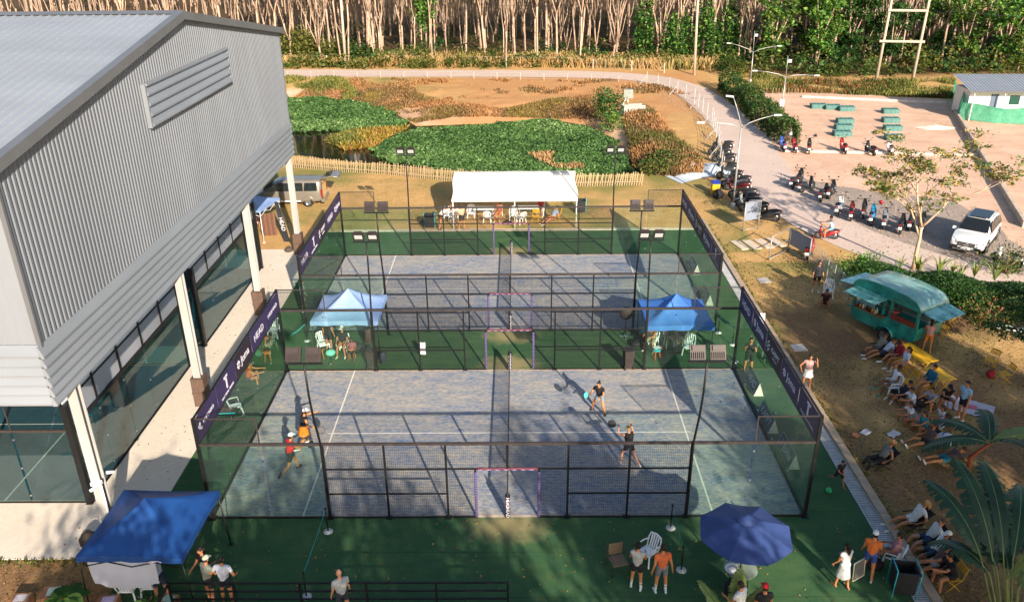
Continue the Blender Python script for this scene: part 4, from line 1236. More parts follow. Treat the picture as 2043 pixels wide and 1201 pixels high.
# feather flag banner leaning at the far stall
root = thing('flag_banner', 'dark feather flag banner leaning beside the hall column', 'banner', (-14.08, 26.08, 0)); mb = MB(); rows = []
for i in range(9):
    t = i / 8; w_ = .34 * (1 - .25 * t); rows.append([(-.35 * t - w_ * .5 + w_ * j / 3, .02 * math.sin(j + i), .1 + 2.6 * t) for j in range(4)])
mb.grid(rows); fl = mb.build('cloth', mat('flag_dark', hx('#23272e'), .7, 0, .15, 2), root)
mb = MB(); mb.tube([(.18, 0, 0), (-.2, 0, 2.75)], .015, 6); mb.build('pole', BLACK, root)
text_on('HEAD', .34, LETTER, fl, frame((-.16, -.02, 1.25), (.13, 0, -1), (1, 0, .13)))

# ================================================================== VEHICLES
def paint(name, c, rough=.28, metal=.0): return mat(name, hx(c), rough, metal, .05, 1.5, 0, 30, None, (1, 1, 1), .5, 0, .5)
DGLASS = mat('dark_car_glass', (.012, .014, .016), .08, 0, .1, 2, spec=.7)
LAMPR = mat('tail_lamp_red', hx('#8e1a1a'), .25, 0, .1, 4)
LAMPW = mat('head_lamp_clear', hx('#c8ccd0'), .12, 0, .1, 4)
ALLOY = mat('alloy_rim', hx('#8f9195'), .3, .8, .1, 5)
def wheel(root, x, y, r, w, s):
    mb = MB(); mb.lathe([(r * .62, -w / 2), (r * .93, -w / 2), (r, -w * .32), (r, w * .32), (r * .93, w / 2), (r * .62, w / 2), (r * .62, -w / 2)], 22, (0, 0, 0), 0, 'Y')
    wh = mb.build('wheel', RUBBER, root, (x, y, r), recalc=True)
    mb = MB(); mb.lathe([(.001, s * w * .38), (r * .2, s * w * .42), (r * .62, s * w * .36), (r * .64, s * w * .5)], 22, (0, 0, 0), 0, 'Y')
    for k in range(5):
        a = k * 1.2566; mb.box((math.cos(a) * r * .38, s * w * .42, math.sin(a) * r * .38), (r * .5, .03, r * .13), (0, -a, 0))
    rm = mb.build('rim', ALLOY, wh); rm['kind'] = 'stuff'
def loft_body(st, n=5):
    """st: list of (x, [(halfwidth, z), ...]) cross sections from sill to roof centre; mirrored, smooth"""
    rows = []
    for x, sec in st:
        L_ = [(x, -w, z) for w, z in sec]; Rr = [(x, w, z) for w, z in sec[::-1]]
        rows.append(L_ + Rr)
    return rows
def body_mesh(rows, name, m, root, sub=1):
    mb = MB(); mb.grid(rows)
    nn = len(rows[0]); o0 = 0
    mb.f.append(tuple(range(nn))[::-1]); mb.m.append(0); mb.sm.append(True)
    e = (len(rows) - 1) * nn; mb.f.append(tuple(range(e, e + nn))); mb.m.append(0); mb.sm.append(True)
    # floor
    for i in range(len(rows) - 1):
        mb.f.append((i * nn, (i + 1) * nn, (i + 2) * nn - 1, (i + 1) * nn - 1)); mb.m.append(0); mb.sm.append(False)
    o = mb.build(name, m, root, recalc=True)
    if sub:
        sd = o.modifiers.new('sub', 'SUBSURF'); sd.levels = sub; sd.render_levels = sub
    return o

# --- white SUV (local +x is forward)
def suv(pos, rz):
    root = thing('parked_car', 'white suv parked nose out in the gravel car park', 'car', pos, rz)
    W = paint('suv_white', '#d6d7d6')
    def S(x, zs, zb, zt, wb, wt, wr): return (x, [(wb * .96, zs), (wb, zs + .18), (wb * 1.0, (zs + zb) / 2 + .1), (wb * .97, zb - .03), (wb * .955, zb), (wt, zt - .06), (wr, zt), (0, zt + .015)])
    st = [S(-2.42, .5, .95, 1.02, .80, .74, .55), S(-2.36, .36, 1.02, 1.30, .90, .74, .60), S(-2.15, .30, 1.06, 1.62, .96, .70, .58), S(-1.6, .28, 1.08, 1.74, .97, .72, .60), S(-.6, .28, 1.07, 1.78, .97, .74, .62), S(.35, .28, 1.06, 1.72, .97, .73, .60), S(.9, .28, 1.06, 1.34, .97, .78, .66), S(1.22, .28, 1.05, 1.08, .97, .88, .72), S(1.34, .28, 1.04, 1.07, .97, .88, .72), S(1.8, .28, 1.0, 1.06, .96, .86, .66), S(2.2, .3, .92, .98, .93, .80, .56), S(2.42, .36, .82, .88, .86, .72, .5), S(2.48, .42, .72, .76, .78, .62, .4)]
    body_mesh(loft_body(st), 'body', W, root)
    # glazing just proud of the cabin
    gl = MB()
    gl.add([(1.16, -.80, 1.14), (1.16, .80, 1.14), (.42, .68, 1.70), (.42, -.68, 1.70)], [(0, 1, 2, 3)]); gl.build('windscreen', DGLASS, root, (.06, 0, .055))
    for s in (-1, 1):
        for x0, x1, nm in ((.95, .0, 'side_window'), (-.06, -1.05, 'side_window'), (-1.12, -1.9, 'side_window')):
            g = MB(); t0 = max(0, (x0 - .3) * .62); zt0 = 1.66 - (.38 if x0 > .5 else 0); zt1 = 1.68 - (.16 if x1 < -1.5 else 0)
            g.add([(x0, s * .945, 1.13), (x1, s * .945, 1.13), (x1, s * .775, zt1), (x0 - (.0 if x0 < .5 else .32), s * .775, 1.64 if x0 > .5 else zt0)], [(0, 1, 2, 3)]); g.build(nm, DGLASS, root, (0, s * .012, 0))
        g = MB(); g.box((.98, s * 1.06, 1.12), (.16, .2, .14)); g.build('mirror', W, root)
        g = MB(); g.add([(2.1, s * .90, .86), (2.1, s * .86, .96), (2.44, s * .52, .84), (2.46, s * .54, .74), (2.35, s * .78, .74)], [(0, 1, 2, 3, 4)]); hl = g.build('headlight', LAMPW, root, (.03, s * .02, .01))
        g = MB(); g.box((2.44, s * .62, .48), (.1, .36, .16)); g.build('air_intake', BLACKPL, root)
        g = MB(); g.box((-2.40, s * .66, .98), (.08, .36, .14)); g.build('tail_light', LAMPR, root)
        for x in (1.45, -1.45): wheel(root, x, s * .84, .385, .26, s)
        g = MB(); g.bx(-1.0, 1.0, s * .96 - .03, s * .96 + .03, .27, .36); g.build('sill', BLACKPL, root)
        for x in (1.45, -1.45):
            g = MB(); pts = [(x + .47 * math.cos(a), s * .965, .385 + .47 * math.sin(a)) for a in np.linspace(-.1, math.pi + .1, 14)]; g.tube(pts, .035, 6); g.build('wheel_arch', BLACKPL, root)
        g = MB(); g.tube([(-1.8, s * .62, 1.80), (-.6, s * .66, 1.85), (.2, s * .64, 1.80)], .02, 6); g.build('roof_rail', ALLOY, root)
    g = MB(); g.bx(2.40, 2.50, -.46, .46, .56, .80); gr = g.build('grille', BLACKPL, root)
    for z in (.63, .73):
        g = MB(); g.bx(2.5, 2.515, -.42, .42, z - .012, z + .012); g.build('bar', CHROME, gr)
    g = MB(); g.lathe([(.1, 0), (.115, .012), (.09, .02), (.085, .012)], 20, (2.51, 0, .68), 0, 'X')
    for k in range(3):
        a = k * 2.094 + 1.571; g.beam((2.52, 0, .68), (2.52, math.cos(a) * .1, .68 + math.sin(a) * .1), .02)
    e = g.build('emblem', CHROME, gr); e['kind'] = 'stuff'
    g = MB(); g.bx(2.46, 2.53, -.24, .24, .40, .50); g.build('number_plate', WHITE, root)
    g = MB(); g.bx(2.40, 2.5, -.7, .7, .3, .37); g.build('bumper_lip', ALLOY, root)
    g = MB(); g.add([(.3, -.55, 1.79), (.3, .55, 1.79), (-1.3, .55, 1.83), (-1.3, -.55, 1.83)], [(0, 1, 2, 3)]); g.build('sunroof', DGLASS, root, (0, 0, .015))
a = Vector((26.84, 25.18, 0)); b_ = Vector((27.91, 23.66, 0)); c_ = Vector((30.86, 27.32, 0))
mid = (a + b_) / 2; f_ = (b_ - c_).normalized()
suv((mid.x - f_.x * 2.3 - .45, mid.y - f_.y * 2.3 - 1.0, .012), math.atan2(f_.y, f_.x))

# --- silver van with open tailgate (local +x forward; faces left in the photo)
def van(pos, rz):
    root = thing('parked_van', 'silver van with raised tailgate behind the hall corner', 'van', pos, rz)
    W = paint('van_silver', '#8f877d', .3, .5)
    def S(x, zs, zb, zt, wb, wt, wr): return (x, [(wb * .96, zs), (wb, zs + .15), (wb, (zs + zb) / 2), (wb * .98, zb - .02), (wb * .965, zb), (wt, zt - .1), (wr, zt), (0, zt + .03)])
    st = [S(-2.5, .42, 1.1, 1.86, .9, .78, .62), S(-2.42, .3, 1.12, 1.9, .94, .80, .66), S(-1.5, .28, 1.12, 1.93, .96, .82, .68), S(0, .28, 1.12, 1.93, .96, .82, .68), S(.7, .28, 1.12, 1.86, .96, .80, .66), S(1.25, .28, 1.1, 1.5, .96, .8, .66), S(1.65, .28, 1.06, 1.18, .95, .82, .66), S(2.2, .3, .92, .98, .92, .76, .55), S(2.5, .38, .72, .78, .82, .62, .4)]
    body_mesh(loft_body(st), 'body', W, root)
    for s in (-1, 1):
        for x0, x1 in ((.62, -.32), (-.38, -1.22), (-1.28, -2.2)):
            g = MB(); g.add([(x0, s * .95, 1.18), (x1, s * .95, 1.18), (x1, s * .855, 1.74), (x0 - .08, s * .855, 1.74)], [(0, 1, 2, 3)]); g.build('side_window', DGLASS, root, (0, s * .016, 0))
        g = MB(); g.add([(1.5, s * .935, 1.16), (.72, s * .95, 1.18), (.66, s * .85, 1.72), (.95, s * .85, 1.64)], [(0, 1, 2, 3)]); g.build('side_window', DGLASS, root, (0, s * .016, 0))
        for x in (1.6, -1.5):
            wheel(root, x, s * .84, .345, .22, s)
            g = MB(); pts = [(x + .43 * math.cos(a), s * .945, .345 + .43 * math.sin(a)) for a in np.linspace(-.1, math.pi + .1, 14)]; g.tube(pts, .03, 6); g.build('wheel_arch', W, root)
        g = MB(); g.box((-2.5, s * .86, .98), (.1, .14, .5)); g.build('tail_light', LAMPR, root)
        g = MB(); g.box((1.5, s * 1.04, 1.15), (.14, .2, .18)); g.build('mirror', W, root)
        g = MB(); g.bx(-1.0, 1.15, s * .955 - .015, s * .955 + .015, .42, .50); g.build('side_trim', WHITE, root)
    g = MB(); g.add([(1.68, -.78, 1.2), (1.68, .78, 1.2), (.98, .66, 1.74), (.98, -.66, 1.74)], [(0, 1, 2, 3)]); g.build('windscreen', DGLASS, root, (.03, 0, .04))
    g = MB(); g.add([(-2.53, -.72, .5), (-2.53, .72, .5), (-2.50, .66, 1.78), (-2.50, -.66, 1.78)], [(0, 1, 2, 3)]); g.build('load_opening', mat('cream_lining', hx('#c9a878'), .8), root, (-.012, 0, 0))
    g = MB(); g.bx(-2.68, -2.42, -.86, .86, .32, .56); g.build('bumper', W, root)
    g = MB(); rows = [[(-2.45 - d, -.76 + 1.52 * j / 6, 1.92 + z) for j in range(7)] for d, z in ((0, 0), (.35, .14), (.8, .24), (1.15, .2), (1.32, .1))]; g.grid(rows); tg = g.build('tailgate', W, root)
    sd = tg.modifiers.new('th', 'SOLIDIFY'); sd.thickness = .05
    g = MB(); g.add([(-2.72, -.6, 2.11), (-2.72, .6, 2.11), (-3.15, .6, 2.215), (-3.15, -.6, 2.215)], [(0, 1, 2, 3)]); g.build('rear_window', DGLASS, tg)
    g = MB(); g.tube([(-2.5, .72, 1.55), (-3.0, .7, 2.12)], .015, 6); g.build('gas_strut', BLACK, root)
    g = MB(); g.tube([(-2.5, -.72, 1.55), (-3.0, -.7, 2.12)], .015, 6); g.build('gas_strut', BLACK, root)
vb = (-14.12, 33.08, 0)
van((vb[0] - 1.75, vb[1] + .95, 0), math.pi + R(2))

# --- teal food trailer
def trailer(pos, rz):
    root = thing('food_trailer', 'teal vintage food trailer with raised awning flaps on the lawn', 'food trailer', pos, rz)
    T = mat('teal_trailer_paint', hx('#0e6459'), .3, .1, .1, 1.6, 0, 30, hx('#3aa898'), (1, 1, 1), .5, 0, .4)
    TR_ = mat('trailer_roof_paint', hx('#5f9c94'), .3, .2, .1, 1.4, 0, 30, hx('#a9c9c1'), (1, 1, 1), .5, 0, .4)
    TF = mat('flap_sheet', hx('#127568'), .22, .2, .1, 2.6, 0, 30, hx('#9ad6ca'), (1, 1, 1), .5, 0, .4)
    L_, Wd = 1.75, .95
    # body shell: rounded side profile (x,z), local +x is the rear end, service side is -y
    low = [(-1.55, .42), (1.5, .42), (1.72, .6), (1.78, .95), (1.78, 1.22), (-1.78, 1.22), (-1.8, .95), (-1.72, .6)]
    mb = MB(); mb.prism(low, -Wd, Wd, 'Y'); mb.build('lower_body', T, root, recalc=True)
    for x in (-1.70, -.06, .32, 1.70):
        for y in (-Wd + .05, Wd - .05):
            mb = MB(); mb.bx(x - .06, x + .06, y - .05, y + .05, 1.22, 2.12); mb.build('pillar', T, root)
    mb = MB(); mb.bx(-1.76, 1.76, Wd - .05, Wd, 1.22, 2.12); mb.build('back_panel', T, root)
    prof = [(-1.86, 2.1), (-1.82, 2.3), (-1.6, 2.52), (-1.1, 2.63), (0, 2.68), (1.0, 2.63), (1.5, 2.52), (1.76, 2.3), (1.84, 2.1)]
    mb = MB(); mb.grid([[(x, y * (1 - .04 * (z > 2.5)), z) for x, z in prof] for y in (-Wd - .06, -.5, 0, .5, Wd + .06)])
    ro = mb.build('roof', TR_, root); sd = ro.modifiers.new('th', 'SOLIDIFY'); sd.thickness = .05
    for y in (-Wd - .06, Wd + .06):
        mb = MB(); mb.add([(x, y, z) for x, z in prof] , [tuple(range(9))]); mb.build('roof_end', T, root)
    mb = MB(); mb.bx(-1.5, .1, -Wd - .28, -Wd + .15, 1.16, 1.22); mb.build('counter', mat('wood_counter', hx('#7a4a34'), .6, 0, .2, 3), root)
    mb = MB(); mb.bx(.38, 1.66, -Wd - .04, -Wd + .02, 1.24, 1.5); mb.build('menu_strip', mat('red_brown_panel', hx('#7c3426'), .6, 0, .25, 4), root)
    mb = MB(); mb.bx(-1.6, 1.6, .1, .8, 1.22, 1.3); mb.build('work_top', GREYST, root)
    def flap(x0, x1, yb, zb, out, rise, m, nm):
        mb = MB(); mb.add([(x0, yb, zb), (x1, yb, zb), (x1 - .03, yb + out, zb + rise), (x0 + .03, yb + out, zb + rise)], [(0, 1, 2, 3)]); o = mb.build(nm, m, root)
        sd = o.modifiers.new('th', 'SOLIDIFY'); sd.thickness = .03
        for x in (x0 + .05, x1 - .05):
            mb = MB(); mb.tube([(x, yb, zb - .55), (x, yb + out * .75, zb + rise * .75)], .012, 6); mb.build('stay', CHROME, o)
        return o
    flap(-1.68, .12, -Wd - .03, 2.12, -.9, -.1, TF, 'awning_flap')
    mb = MB(); mb.add([(1.84, -Wd, 2.1), (1.84, Wd, 2.1), (2.75, Wd - .03, 1.98), (2.75, -Wd + .03, 1.98)], [(0, 1, 2, 3)]); o = mb.build('awning_flap', TF, root); sd = o.modifiers.new('th', 'SOLIDIFY'); sd.thickness = .03
    mb = MB(); mb.add([(-1.86, -Wd, 2.1), (-1.86, Wd, 2.1), (-2.7, Wd - .03, 2.02), (-2.7, -Wd + .03, 2.02)], [(0, 1, 2, 3)]); o = mb.build('awning_flap', TF, root); sd = o.modifiers.new('th', 'SOLIDIFY'); sd.thickness = .03
    for s in (-1, 1):
        mb = MB(); pts = [(.25 + .5 * math.cos(a), s * (Wd + .07), .36 + .46 * math.sin(a)) for a in np.linspace(0, math.pi, 14)]
        mb.grid([[(x, s * (Wd - .05), z) for x, _, z in pts], [(x, s * (Wd + .2), z) for x, _, z in pts]]); o = mb.build('mudguard', T, root); sd = o.modifiers.new('th', 'SOLIDIFY'); sd.thickness = .03
        wheel(root, .25, s * (Wd + .05), .32, .2, s)
    mb = MB(); mb.beam((-1.6, 0, .42), (-2.7, 0, .48), .09, .07); mb.build('drawbar', T, root)
    mb = MB(); mb.tube([(-2.5, 0, 0), (-2.5, 0, .6)], .03, 8); mb.build('jockey_stand', GREYST, root)
    BT = [mat('bottle_' + c, hx(c), .2, 0, .2, 6) for c in ('#7a2a22', '#b59a4a', '#d8d2c4', '#2c4a2e')]
    for i in range(15):
        mb = MB(); h_ = .2 + .1 * (i % 3) / 3; mb.lathe([(.001, 0), (.034, 0), (.034, h_ * .6), (.014, h_ * .75), (.014, h_), (.001, h_)], 8)
        o = mb.build('bottle', BT[i % 4], None); M_ = Matrix.Rotation(rz, 4, 'Z'); q = M_ @ Vector((-1.35 + (i % 8) * .17, -Wd - .2 + .13 * (i // 8), 1.22)); o.location = (pos[0] + q.x, pos[1] + q.y, q.z)
        tag(o, 'small bottle standing on the food trailer counter', 'bottle', 'bottles on the trailer counter')
    return root
TRZ = R(-60)
trailer((18.45, 13.3, 0), TRZ)

# --- motorcycles
BIKE_BLACK = paint('bike_black', '#1b1b1e'); BIKE_BODY = paint('bike_body', '#24262a')
SEATM = mat('bike_seat', (.014, .014, .015), .7, 0, .3, 8)
def scooter_proto():
    root = thing('motorcycle', 'black scooter parked in the row', 'motorcycle', (0, 0, 0), 0, 'parked motorcycles')
    for x in (.62, -.62):
        mb = MB(); mb.lathe([(.20, -.045), (.27, -.05), (.285, 0), (.27, .05), (.20, .045), (.20, -.045)], 18, (0, 0, 0), 0, 'Y'); w_ = mb.build('wheel', RUBBER, root, (x, 0, .285), recalc=True)
        mb = MB(); mb.lathe([(.001, -.03), (.06, -.04), (.2, -.02), (.2, .02), (.06, .04), (.001, .03)], 14, (0, 0, 0), 0, 'Y'); mb.build('rim', ALLOY, w_)
    # body: tail and seat pan, leg shield, footboard lofted as one shell
    sec = lambda x, w, z0, z1: [(x, -w, z0), (x, -w * 1.05, (z0 + z1) / 2), (x, -w * .7, z1), (x, w * .7, z1), (x, w * 1.05, (z0 + z1) / 2), (x, w, z0)]
    mb = MB(); mb.grid([sec(-.92, .05, .66, .72), sec(-.85, .11, .56, .76), sec(-.55, .15, .42, .74), sec(-.25, .15, .34, .70), sec(-.08, .14, .28, .56), sec(.05, .13, .24, .34), sec(.3, .13, .24, .34), sec(.42, .15, .28, .56), sec(.46, .17, .4, .8), sec(.44, .12, .6, .98)], close=True)
    mb.build('body', BIKE_BODY, root, recalc=True)
    mb = MB(); mb.grid([sec(-.86, .09, .74, .80), sec(-.6, .13, .74, .83), sec(-.3, .13, .70, .79), sec(-.1, .09, .66, .74)], close=True); mb.build('seat', SEATM, root, recalc=True)
    mb = MB(); mb.grid([sec(.50, .05, .28, .9), sec(.56, .14, .42, .9), sec(.52, .15, .5, 1.0), sec(.42, .1, .7, 1.04)], close=True); mb.build('front_fairing', BIKE_BODY, root, recalc=True)
    mb = MB(); pts = [(.62 + .32 * math.cos(a), .285 + .32 * math.sin(a)) for a in np.linspace(.3, 2.6, 9)]; mb.grid([[(x, y, z) for x, z in pts] for y in (-.06, 0, .06)]); mb.build('mudguard', BIKE_BODY, root)
    for s in (-1, 1):
        mb = MB(); mb.tube([(.62, s * .075, .285), (.5, s * .07, .62)], .022, 6); mb.build('fork', CHROME, root)
    mb = MB(); mb.tube([(.40, -.34, 1.0), (.46, -.16, 1.04), (.46, .16, 1.04), (.40, .34, 1.0)], .015, 6); hb = mb.build('handlebar', BLACKPL, root)
    for s in (-1, 1):
        mb = MB(); mb.tube([(.44, s * .22, 1.03), (.46, s * .28, 1.2)], .008, 5); mb.ell((.45, s * .30, 1.23), (.02, .065, .045), 8, 5); mb.build('mirror', BLACKPL, hb)
    mb = MB(); mb.ell((.57, 0, .84), (.05, .11, .07), 10, 6); mb.build('headlight', LAMPW, root)
    mb = MB(); mb.box((-.91, 0, .68), (.05, .16, .08)); mb.build('tail_light', LAMPR, root)
    mb = MB(); mb.box((-.96, 0, .48), (.015, .2, .15), (0, R(12), 0)); mb.build('number_plate', WHITE, root)
    mb = MB(); mb.tube([(-.2, -.16, .28), (-.5, -.19, .32), (-.85, -.19, .42)], [.03, .05, .045], 8); mb.build('exhaust', mat('exhaust_dark', (.05, .05, .05), .4, .6), root)
    mb = MB(); mb.box((-.3, .02, .26), (.5, .2, .16)); mb.build('engine', mat('engine_grey', (.08, .08, .085), .5, .5), root)
    mb = MB(); mb.tube([(-.85, -.1, .78), (-.98, 0, .82), (-.85, .1, .78)], .012, 6); mb.build('grab_rail', BLACKPL, root)
    mb = MB(); mb.tube([(-.1, .12, .24), (-.2, .26, .02)], .014, 6); mb.build('side_stand', BLACK, root)
    return freeze(root)
sc0 = scooter_proto(); sc0_used = False
BC = {'black': BIKE_BODY, 'red': paint('bike_red', '#8e1f24'), 'white': paint('bike_white', '#cfd0d0'), 'blue': paint('bike_blue', '#2c4f9e'), 'cyan': paint('bike_cyan', '#1f7fae'), 'grey': paint('bike_grey', '#6d7178'), 'dark red': paint('bike_darkred', '#5c1a20'), 'green': paint('bike_green', '#22413a')}
# (rear wheel pixel point, heading, colour, label)
BK = [((18.73, 47.86, 0), 158, 'black', 'black motorcycle at the far end of the row by the wire fence'),
      ((17.84, 43.56, 0), 160, 'black', 'black motorcycle with pale exhaust, second from the far end of the fence row'),
      ((17.14, 38.64, 0), 157, 'black', 'black motorcycle third along the fence row behind the lamp post'),
      ((17.49, 37.34, 0), 160, 'black', 'black motorcycle with a top box in the middle of the fence row'),
      ((17.08, 35.87, 0), 160, 'dark red', 'dark red motorcycle in the fence row beside the lamp post'),
      ((16.96, 33.98, 0), 160, 'black', 'black scooter with long seat in the fence row'),
      ((16.92, 32.09, 0), 160, 'white', 'white and black scooter behind the grey gate panel'),
      ((17.37, 29.4, 0), 165, 'black', 'black scooter with white stripe nearest the gate panel'),
      ((18.02, 45.74, 0), 164, 'black', 'black motorcycle wedged between the first two of the fence row'),
      ((17.38, 40.95, 0), 155, 'black', 'dark motorcycle with folded mirrors before the lamp post'),
      ((17.01, 36.6, 0), 163, 'grey', 'grey black motorcycle beside the dark red one in the fence row'),
      ((16.95, 30.93, 0), 158, 'black', 'black motorcycle second from the gate panel'),
      ((16.91, 32.97, 0), 164, 'black', 'black motorcycle with a rear rack in the fence row'),
      ((21.36, 37.25, 0), 62, 'black', 'black motorcycle behind the first two of the gravel row'),
      ((22.62, 34.09, 0), 58, 'black', 'black scooter behind the third gravel row motorcycle'),
      ((23.4, 29.88, 0), 66, 'black', 'black scooter between the dark red and the bright blue one'),
      ((25.43, 27.43, 0), 60, 'black', 'black motorcycle just right of the small tree trunk'),
      ((23.21, 47.06, 0), 84, 'blue', 'blue scooter at the left end of the far row on the sand'),
      ((24.12, 46.7, 0), 80, 'red', 'red and white scooter beside the blue one in the far row'),
      ((25.12, 46.35, 0), 72, 'black', 'black scooter with a helmet on its mirror in the far row'),
      ((28.14, 46.26, 0), 84, 'red', 'bright red scooter standing alone in the far row'),
      ((30.27, 45.56, 0), 96, 'black', 'black scooter right of the lone red one in the far row'),
      ((31.78, 45.68, 0), 78, 'white', 'white and black scooter at the right end of the far row'),
      ((20.76, 36.52, 0), 50, 'black', 'black motorcycle at the left end of the gravel row'),
      ((21.12, 35.53, 0), 38, 'black', 'black motorcycle second in the gravel row with a helmet behind'),
      ((21.79, 33.42, 0), 55, 'black', 'black motorcycle third in the gravel row'),
      ((21.89, 30.42, 0), 60, 'white', 'white scooter in the gravel row'),
      ((22.39, 29.4, 0), 66, 'dark red', 'dark red motorcycle right of the white scooter'),
      ((23.43, 28.6, 0), 62, 'cyan', 'bright blue scooter with a red helmet in the gravel row'),
      ((23.89, 27.74, 0), 64, 'grey', 'grey scooter beside the bright blue one'),
      ((24.6, 26.89, 0), 60, 'black', 'dark motorcycle behind the small tree trunk'),
      ((25.99, 27.05, 0), 62, 'black', 'black scooter between the small tree and the white car'),
      ((17.41, 22.65, 0), 62, 'red', 'red motorcycle parked against the grey fence panel'),
      ((28.82, 21.25, 0), 120, 'white', 'white motorcycle at the right edge behind the shrub')]
HELM = {}
for i, (q, hd, c, lab) in enumerate(BK):
    h_ = R(hd); x, y = q[0] + math.cos(h_) * .62, q[1] + math.sin(h_) * .62
    ms = {'bike_body': BC[c]} if c != 'black' else None
    if i == 0:
        sc0.location = (x, y, .02); sc0.rotation_euler = (R(-6), 0, h_); sc0['label'] = lab
    else:
        o = dup(sc0, (x, y, .02), h_, lab, ms); o.rotation_euler = (R(-5 if i % 2 else -7), 0, h_); o.scale = (1.02 + .04 * (i % 3),) * 3
def helmet(pos, c, lab):
    mb = MB(); mb.ell((0, 0, .11), (.13, .12, .13), 12, 8); mb.bx(-.12, .12, -.1, .1, .0, .03); o = mb.build('helmet', mat('helmet_' + c, hx(c), .25, 0, .05, 3), None, pos); tag(o, lab, 'helmet')
    mb = MB(); mb.ell((.05, 0, .11), (.095, .1, .06), 10, 6); mb.build('visor', DGLASS, o)
helmet(((24.1, 49.78, 0)[0], (23.49, 47.72, 0)[1] + .9, 1.12), '#d8d8d6', 'white helmet resting on the blue scooter')
helmet(((23.81, 29.57, 0)[0] + .55, (23.62, 29.08, 0)[1] + .7, 1.1), '#a3222a', 'red helmet resting on the bright blue scooter')
helmet(((26.01, 47.65, 0)[0], (25.33, 47, 0)[1] + .9, 1.12), '#2a2a2e', 'dark helmet hanging on the far row scooter mirror')
helmet(((31.87, 45.68, 0)[0] + .25, (32.05, 46.32, 0)[1] + .9, 1.12), '#3a3d44', 'dark grey helmet on the white scooter at the row end')
# small red electric scooter that is being ridden
rs = (19.39, 26.09, 0)
RIDE = (rs[0] + .25, rs[1] + .05, .02); RHD = R(172)
o = dup(sc0, RIDE, RHD, 'small red scooter ridden along the road', {'bike_body': BC['red']}, .82); o['group'] = 'ridden scooter'

# ================================================================== FURNITURE AND SMALL THINGS
YEL = mat('yellow_paint', hx('#d6a11e'), .5, 0, .1, 3, .05)
WOODO = mat('orange_wood', hx('#b5702e'), .6, 0, .2, 4, .1)
CYAN = mat('cyan_paint', hx('#2bb0bd'), .5, 0, .1, 3)
DKFAB = mat('dark_fabric', hx('#23211f'), .85, 0, .2, 6, .2)
BRFAB = mat('brown_sling', hx('#7d6a56'), .8, 0, .15, 5, .1)
def plastic_chair():
    root = thing('plastic_chair', 'white plastic chair', 'chair', (0, 0, 0), 0, 'white plastic chairs')   # faces +Y
    mb = MB(); rows = []
    for i in range(5):
        y = -.2 + .42 * i / 4; rows.append([(x, y, .43 - .02 * math.cos(x * 5) - (.02 if i == 4 else 0)) for x in (-.22, -.11, 0, .11, .22)])
    mb.grid(rows); s_ = mb.build('seat', WHITEPL, root); sd = s_.modifiers.new('th', 'SOLIDIFY'); sd.thickness = .025
    back = thing
    mb = MB(); pts = [(-.22, -.2, .42), (-.24, -.28, .68), (-.2, -.33, .84), (0, -.35, .88), (.2, -.33, .84), (.24, -.28, .68), (.22, -.2, .42)]
    mb.tube(pts, .026, 6); b_ = mb.build('backrest', WHITEPL, root)
    for x in (-.13, -.045, .045, .13):
        mb = MB(); mb.beam((x * .9, -.2, .43), (x, -.33, .86), .05, .012); mb.build('back_slat', WHITEPL, b_)
    for sx in (-1, 1):
        mb = MB(); mb.tube([(sx * .24, -.26, .62), (sx * .27, -.05, .64), (sx * .27, .17, .62), (sx * .26, .2, .43)], .022, 6); mb.build('armrest', WHITEPL, root)
        for sy in (-1, 1):
            mb = MB(); mb.beam((sx * .21, sy * .19, .43), (sx * .26, sy * .25, 0), .05, .035); mb.build('leg', WHITEPL, root)
    return freeze(root)
def folding_chair(m, nm, lab, grp, fab=None):
    root = thing(nm, lab, 'chair', (0, 0, 0), 0, grp)
    mb = MB()
    for k in range(5): mb.bx(-.2, .2, -.19 + k * .08, -.13 + k * .08, .43, .45)
    s_ = mb.build('seat', fab or m, root); s_['kind'] = 'stuff'
    mb = MB()
    for k in range(3): mb.box((0, -.265 - k * .02, .66 + k * .08), (.4, .015, .06), (R(-14), 0, 0))
    s_ = mb.build('backrest', fab or m, root); s_['kind'] = 'stuff'
    for sx in (-1, 1):
        mb = MB(); mb.tube([(sx * .21, .24, 0), (sx * .21, -.2, .46), (sx * .21, -.32, .86)], .013, 6); mb.build('leg', m, root)
        mb = MB(); mb.tube([(sx * .18, -.26, 0), (sx * .18, .2, .45)], .013, 6); mb.build('leg', m, root)
    mb = MB(); mb.tube([(-.21, -.32, .86), (.21, -.32, .86)], .013, 6); mb.build('top_rail', m, root)
    mb = MB(); mb.tube([(-.18, -.18, .08), (.18, -.18, .08)], .01, 6); mb.build('stretcher', m, root)
    return freeze(root)
def low_chair(lab):
    root = thing('low_camp_chair', lab, 'chair', (0, 0, 0), 0, 'low dark camp chairs')
    mb = MB(); mb.grid([[(x, y, .26 - .05 * math.cos(x * 6) + (y - .2) * .12) for x in (-.24, -.12, 0, .12, .24)] for y in (-.2, 0, .22)]); mb.build('seat', DKFAB, root)
    mb = MB(); mb.grid([[(x, -.2 - t * .38, .22 + t * .5 - .03 * math.cos(x * 6)) for x in (-.24, -.12, 0, .12, .24)] for t in (0, .5, 1)]); mb.build('backrest', DKFAB, root)
    for sx in (-1, 1):
        mb = MB(); mb.tube([(sx * .26, .28, 0), (sx * .26, -.1, .3), (sx * .26, -.6, .75)], .013, 6); mb.build('leg', BLACK, root)
        mb = MB(); mb.tube([(sx * .26, -.38, 0), (sx * .26, .24, .3)], .013, 6); mb.build('leg', BLACK, root)
        mb = MB(); mb.tube([(sx * .28, -.35, .48), (sx * .28, .2, .46)], .018, 6); mb.build('armrest', BLACK, root)
    return freeze(root)
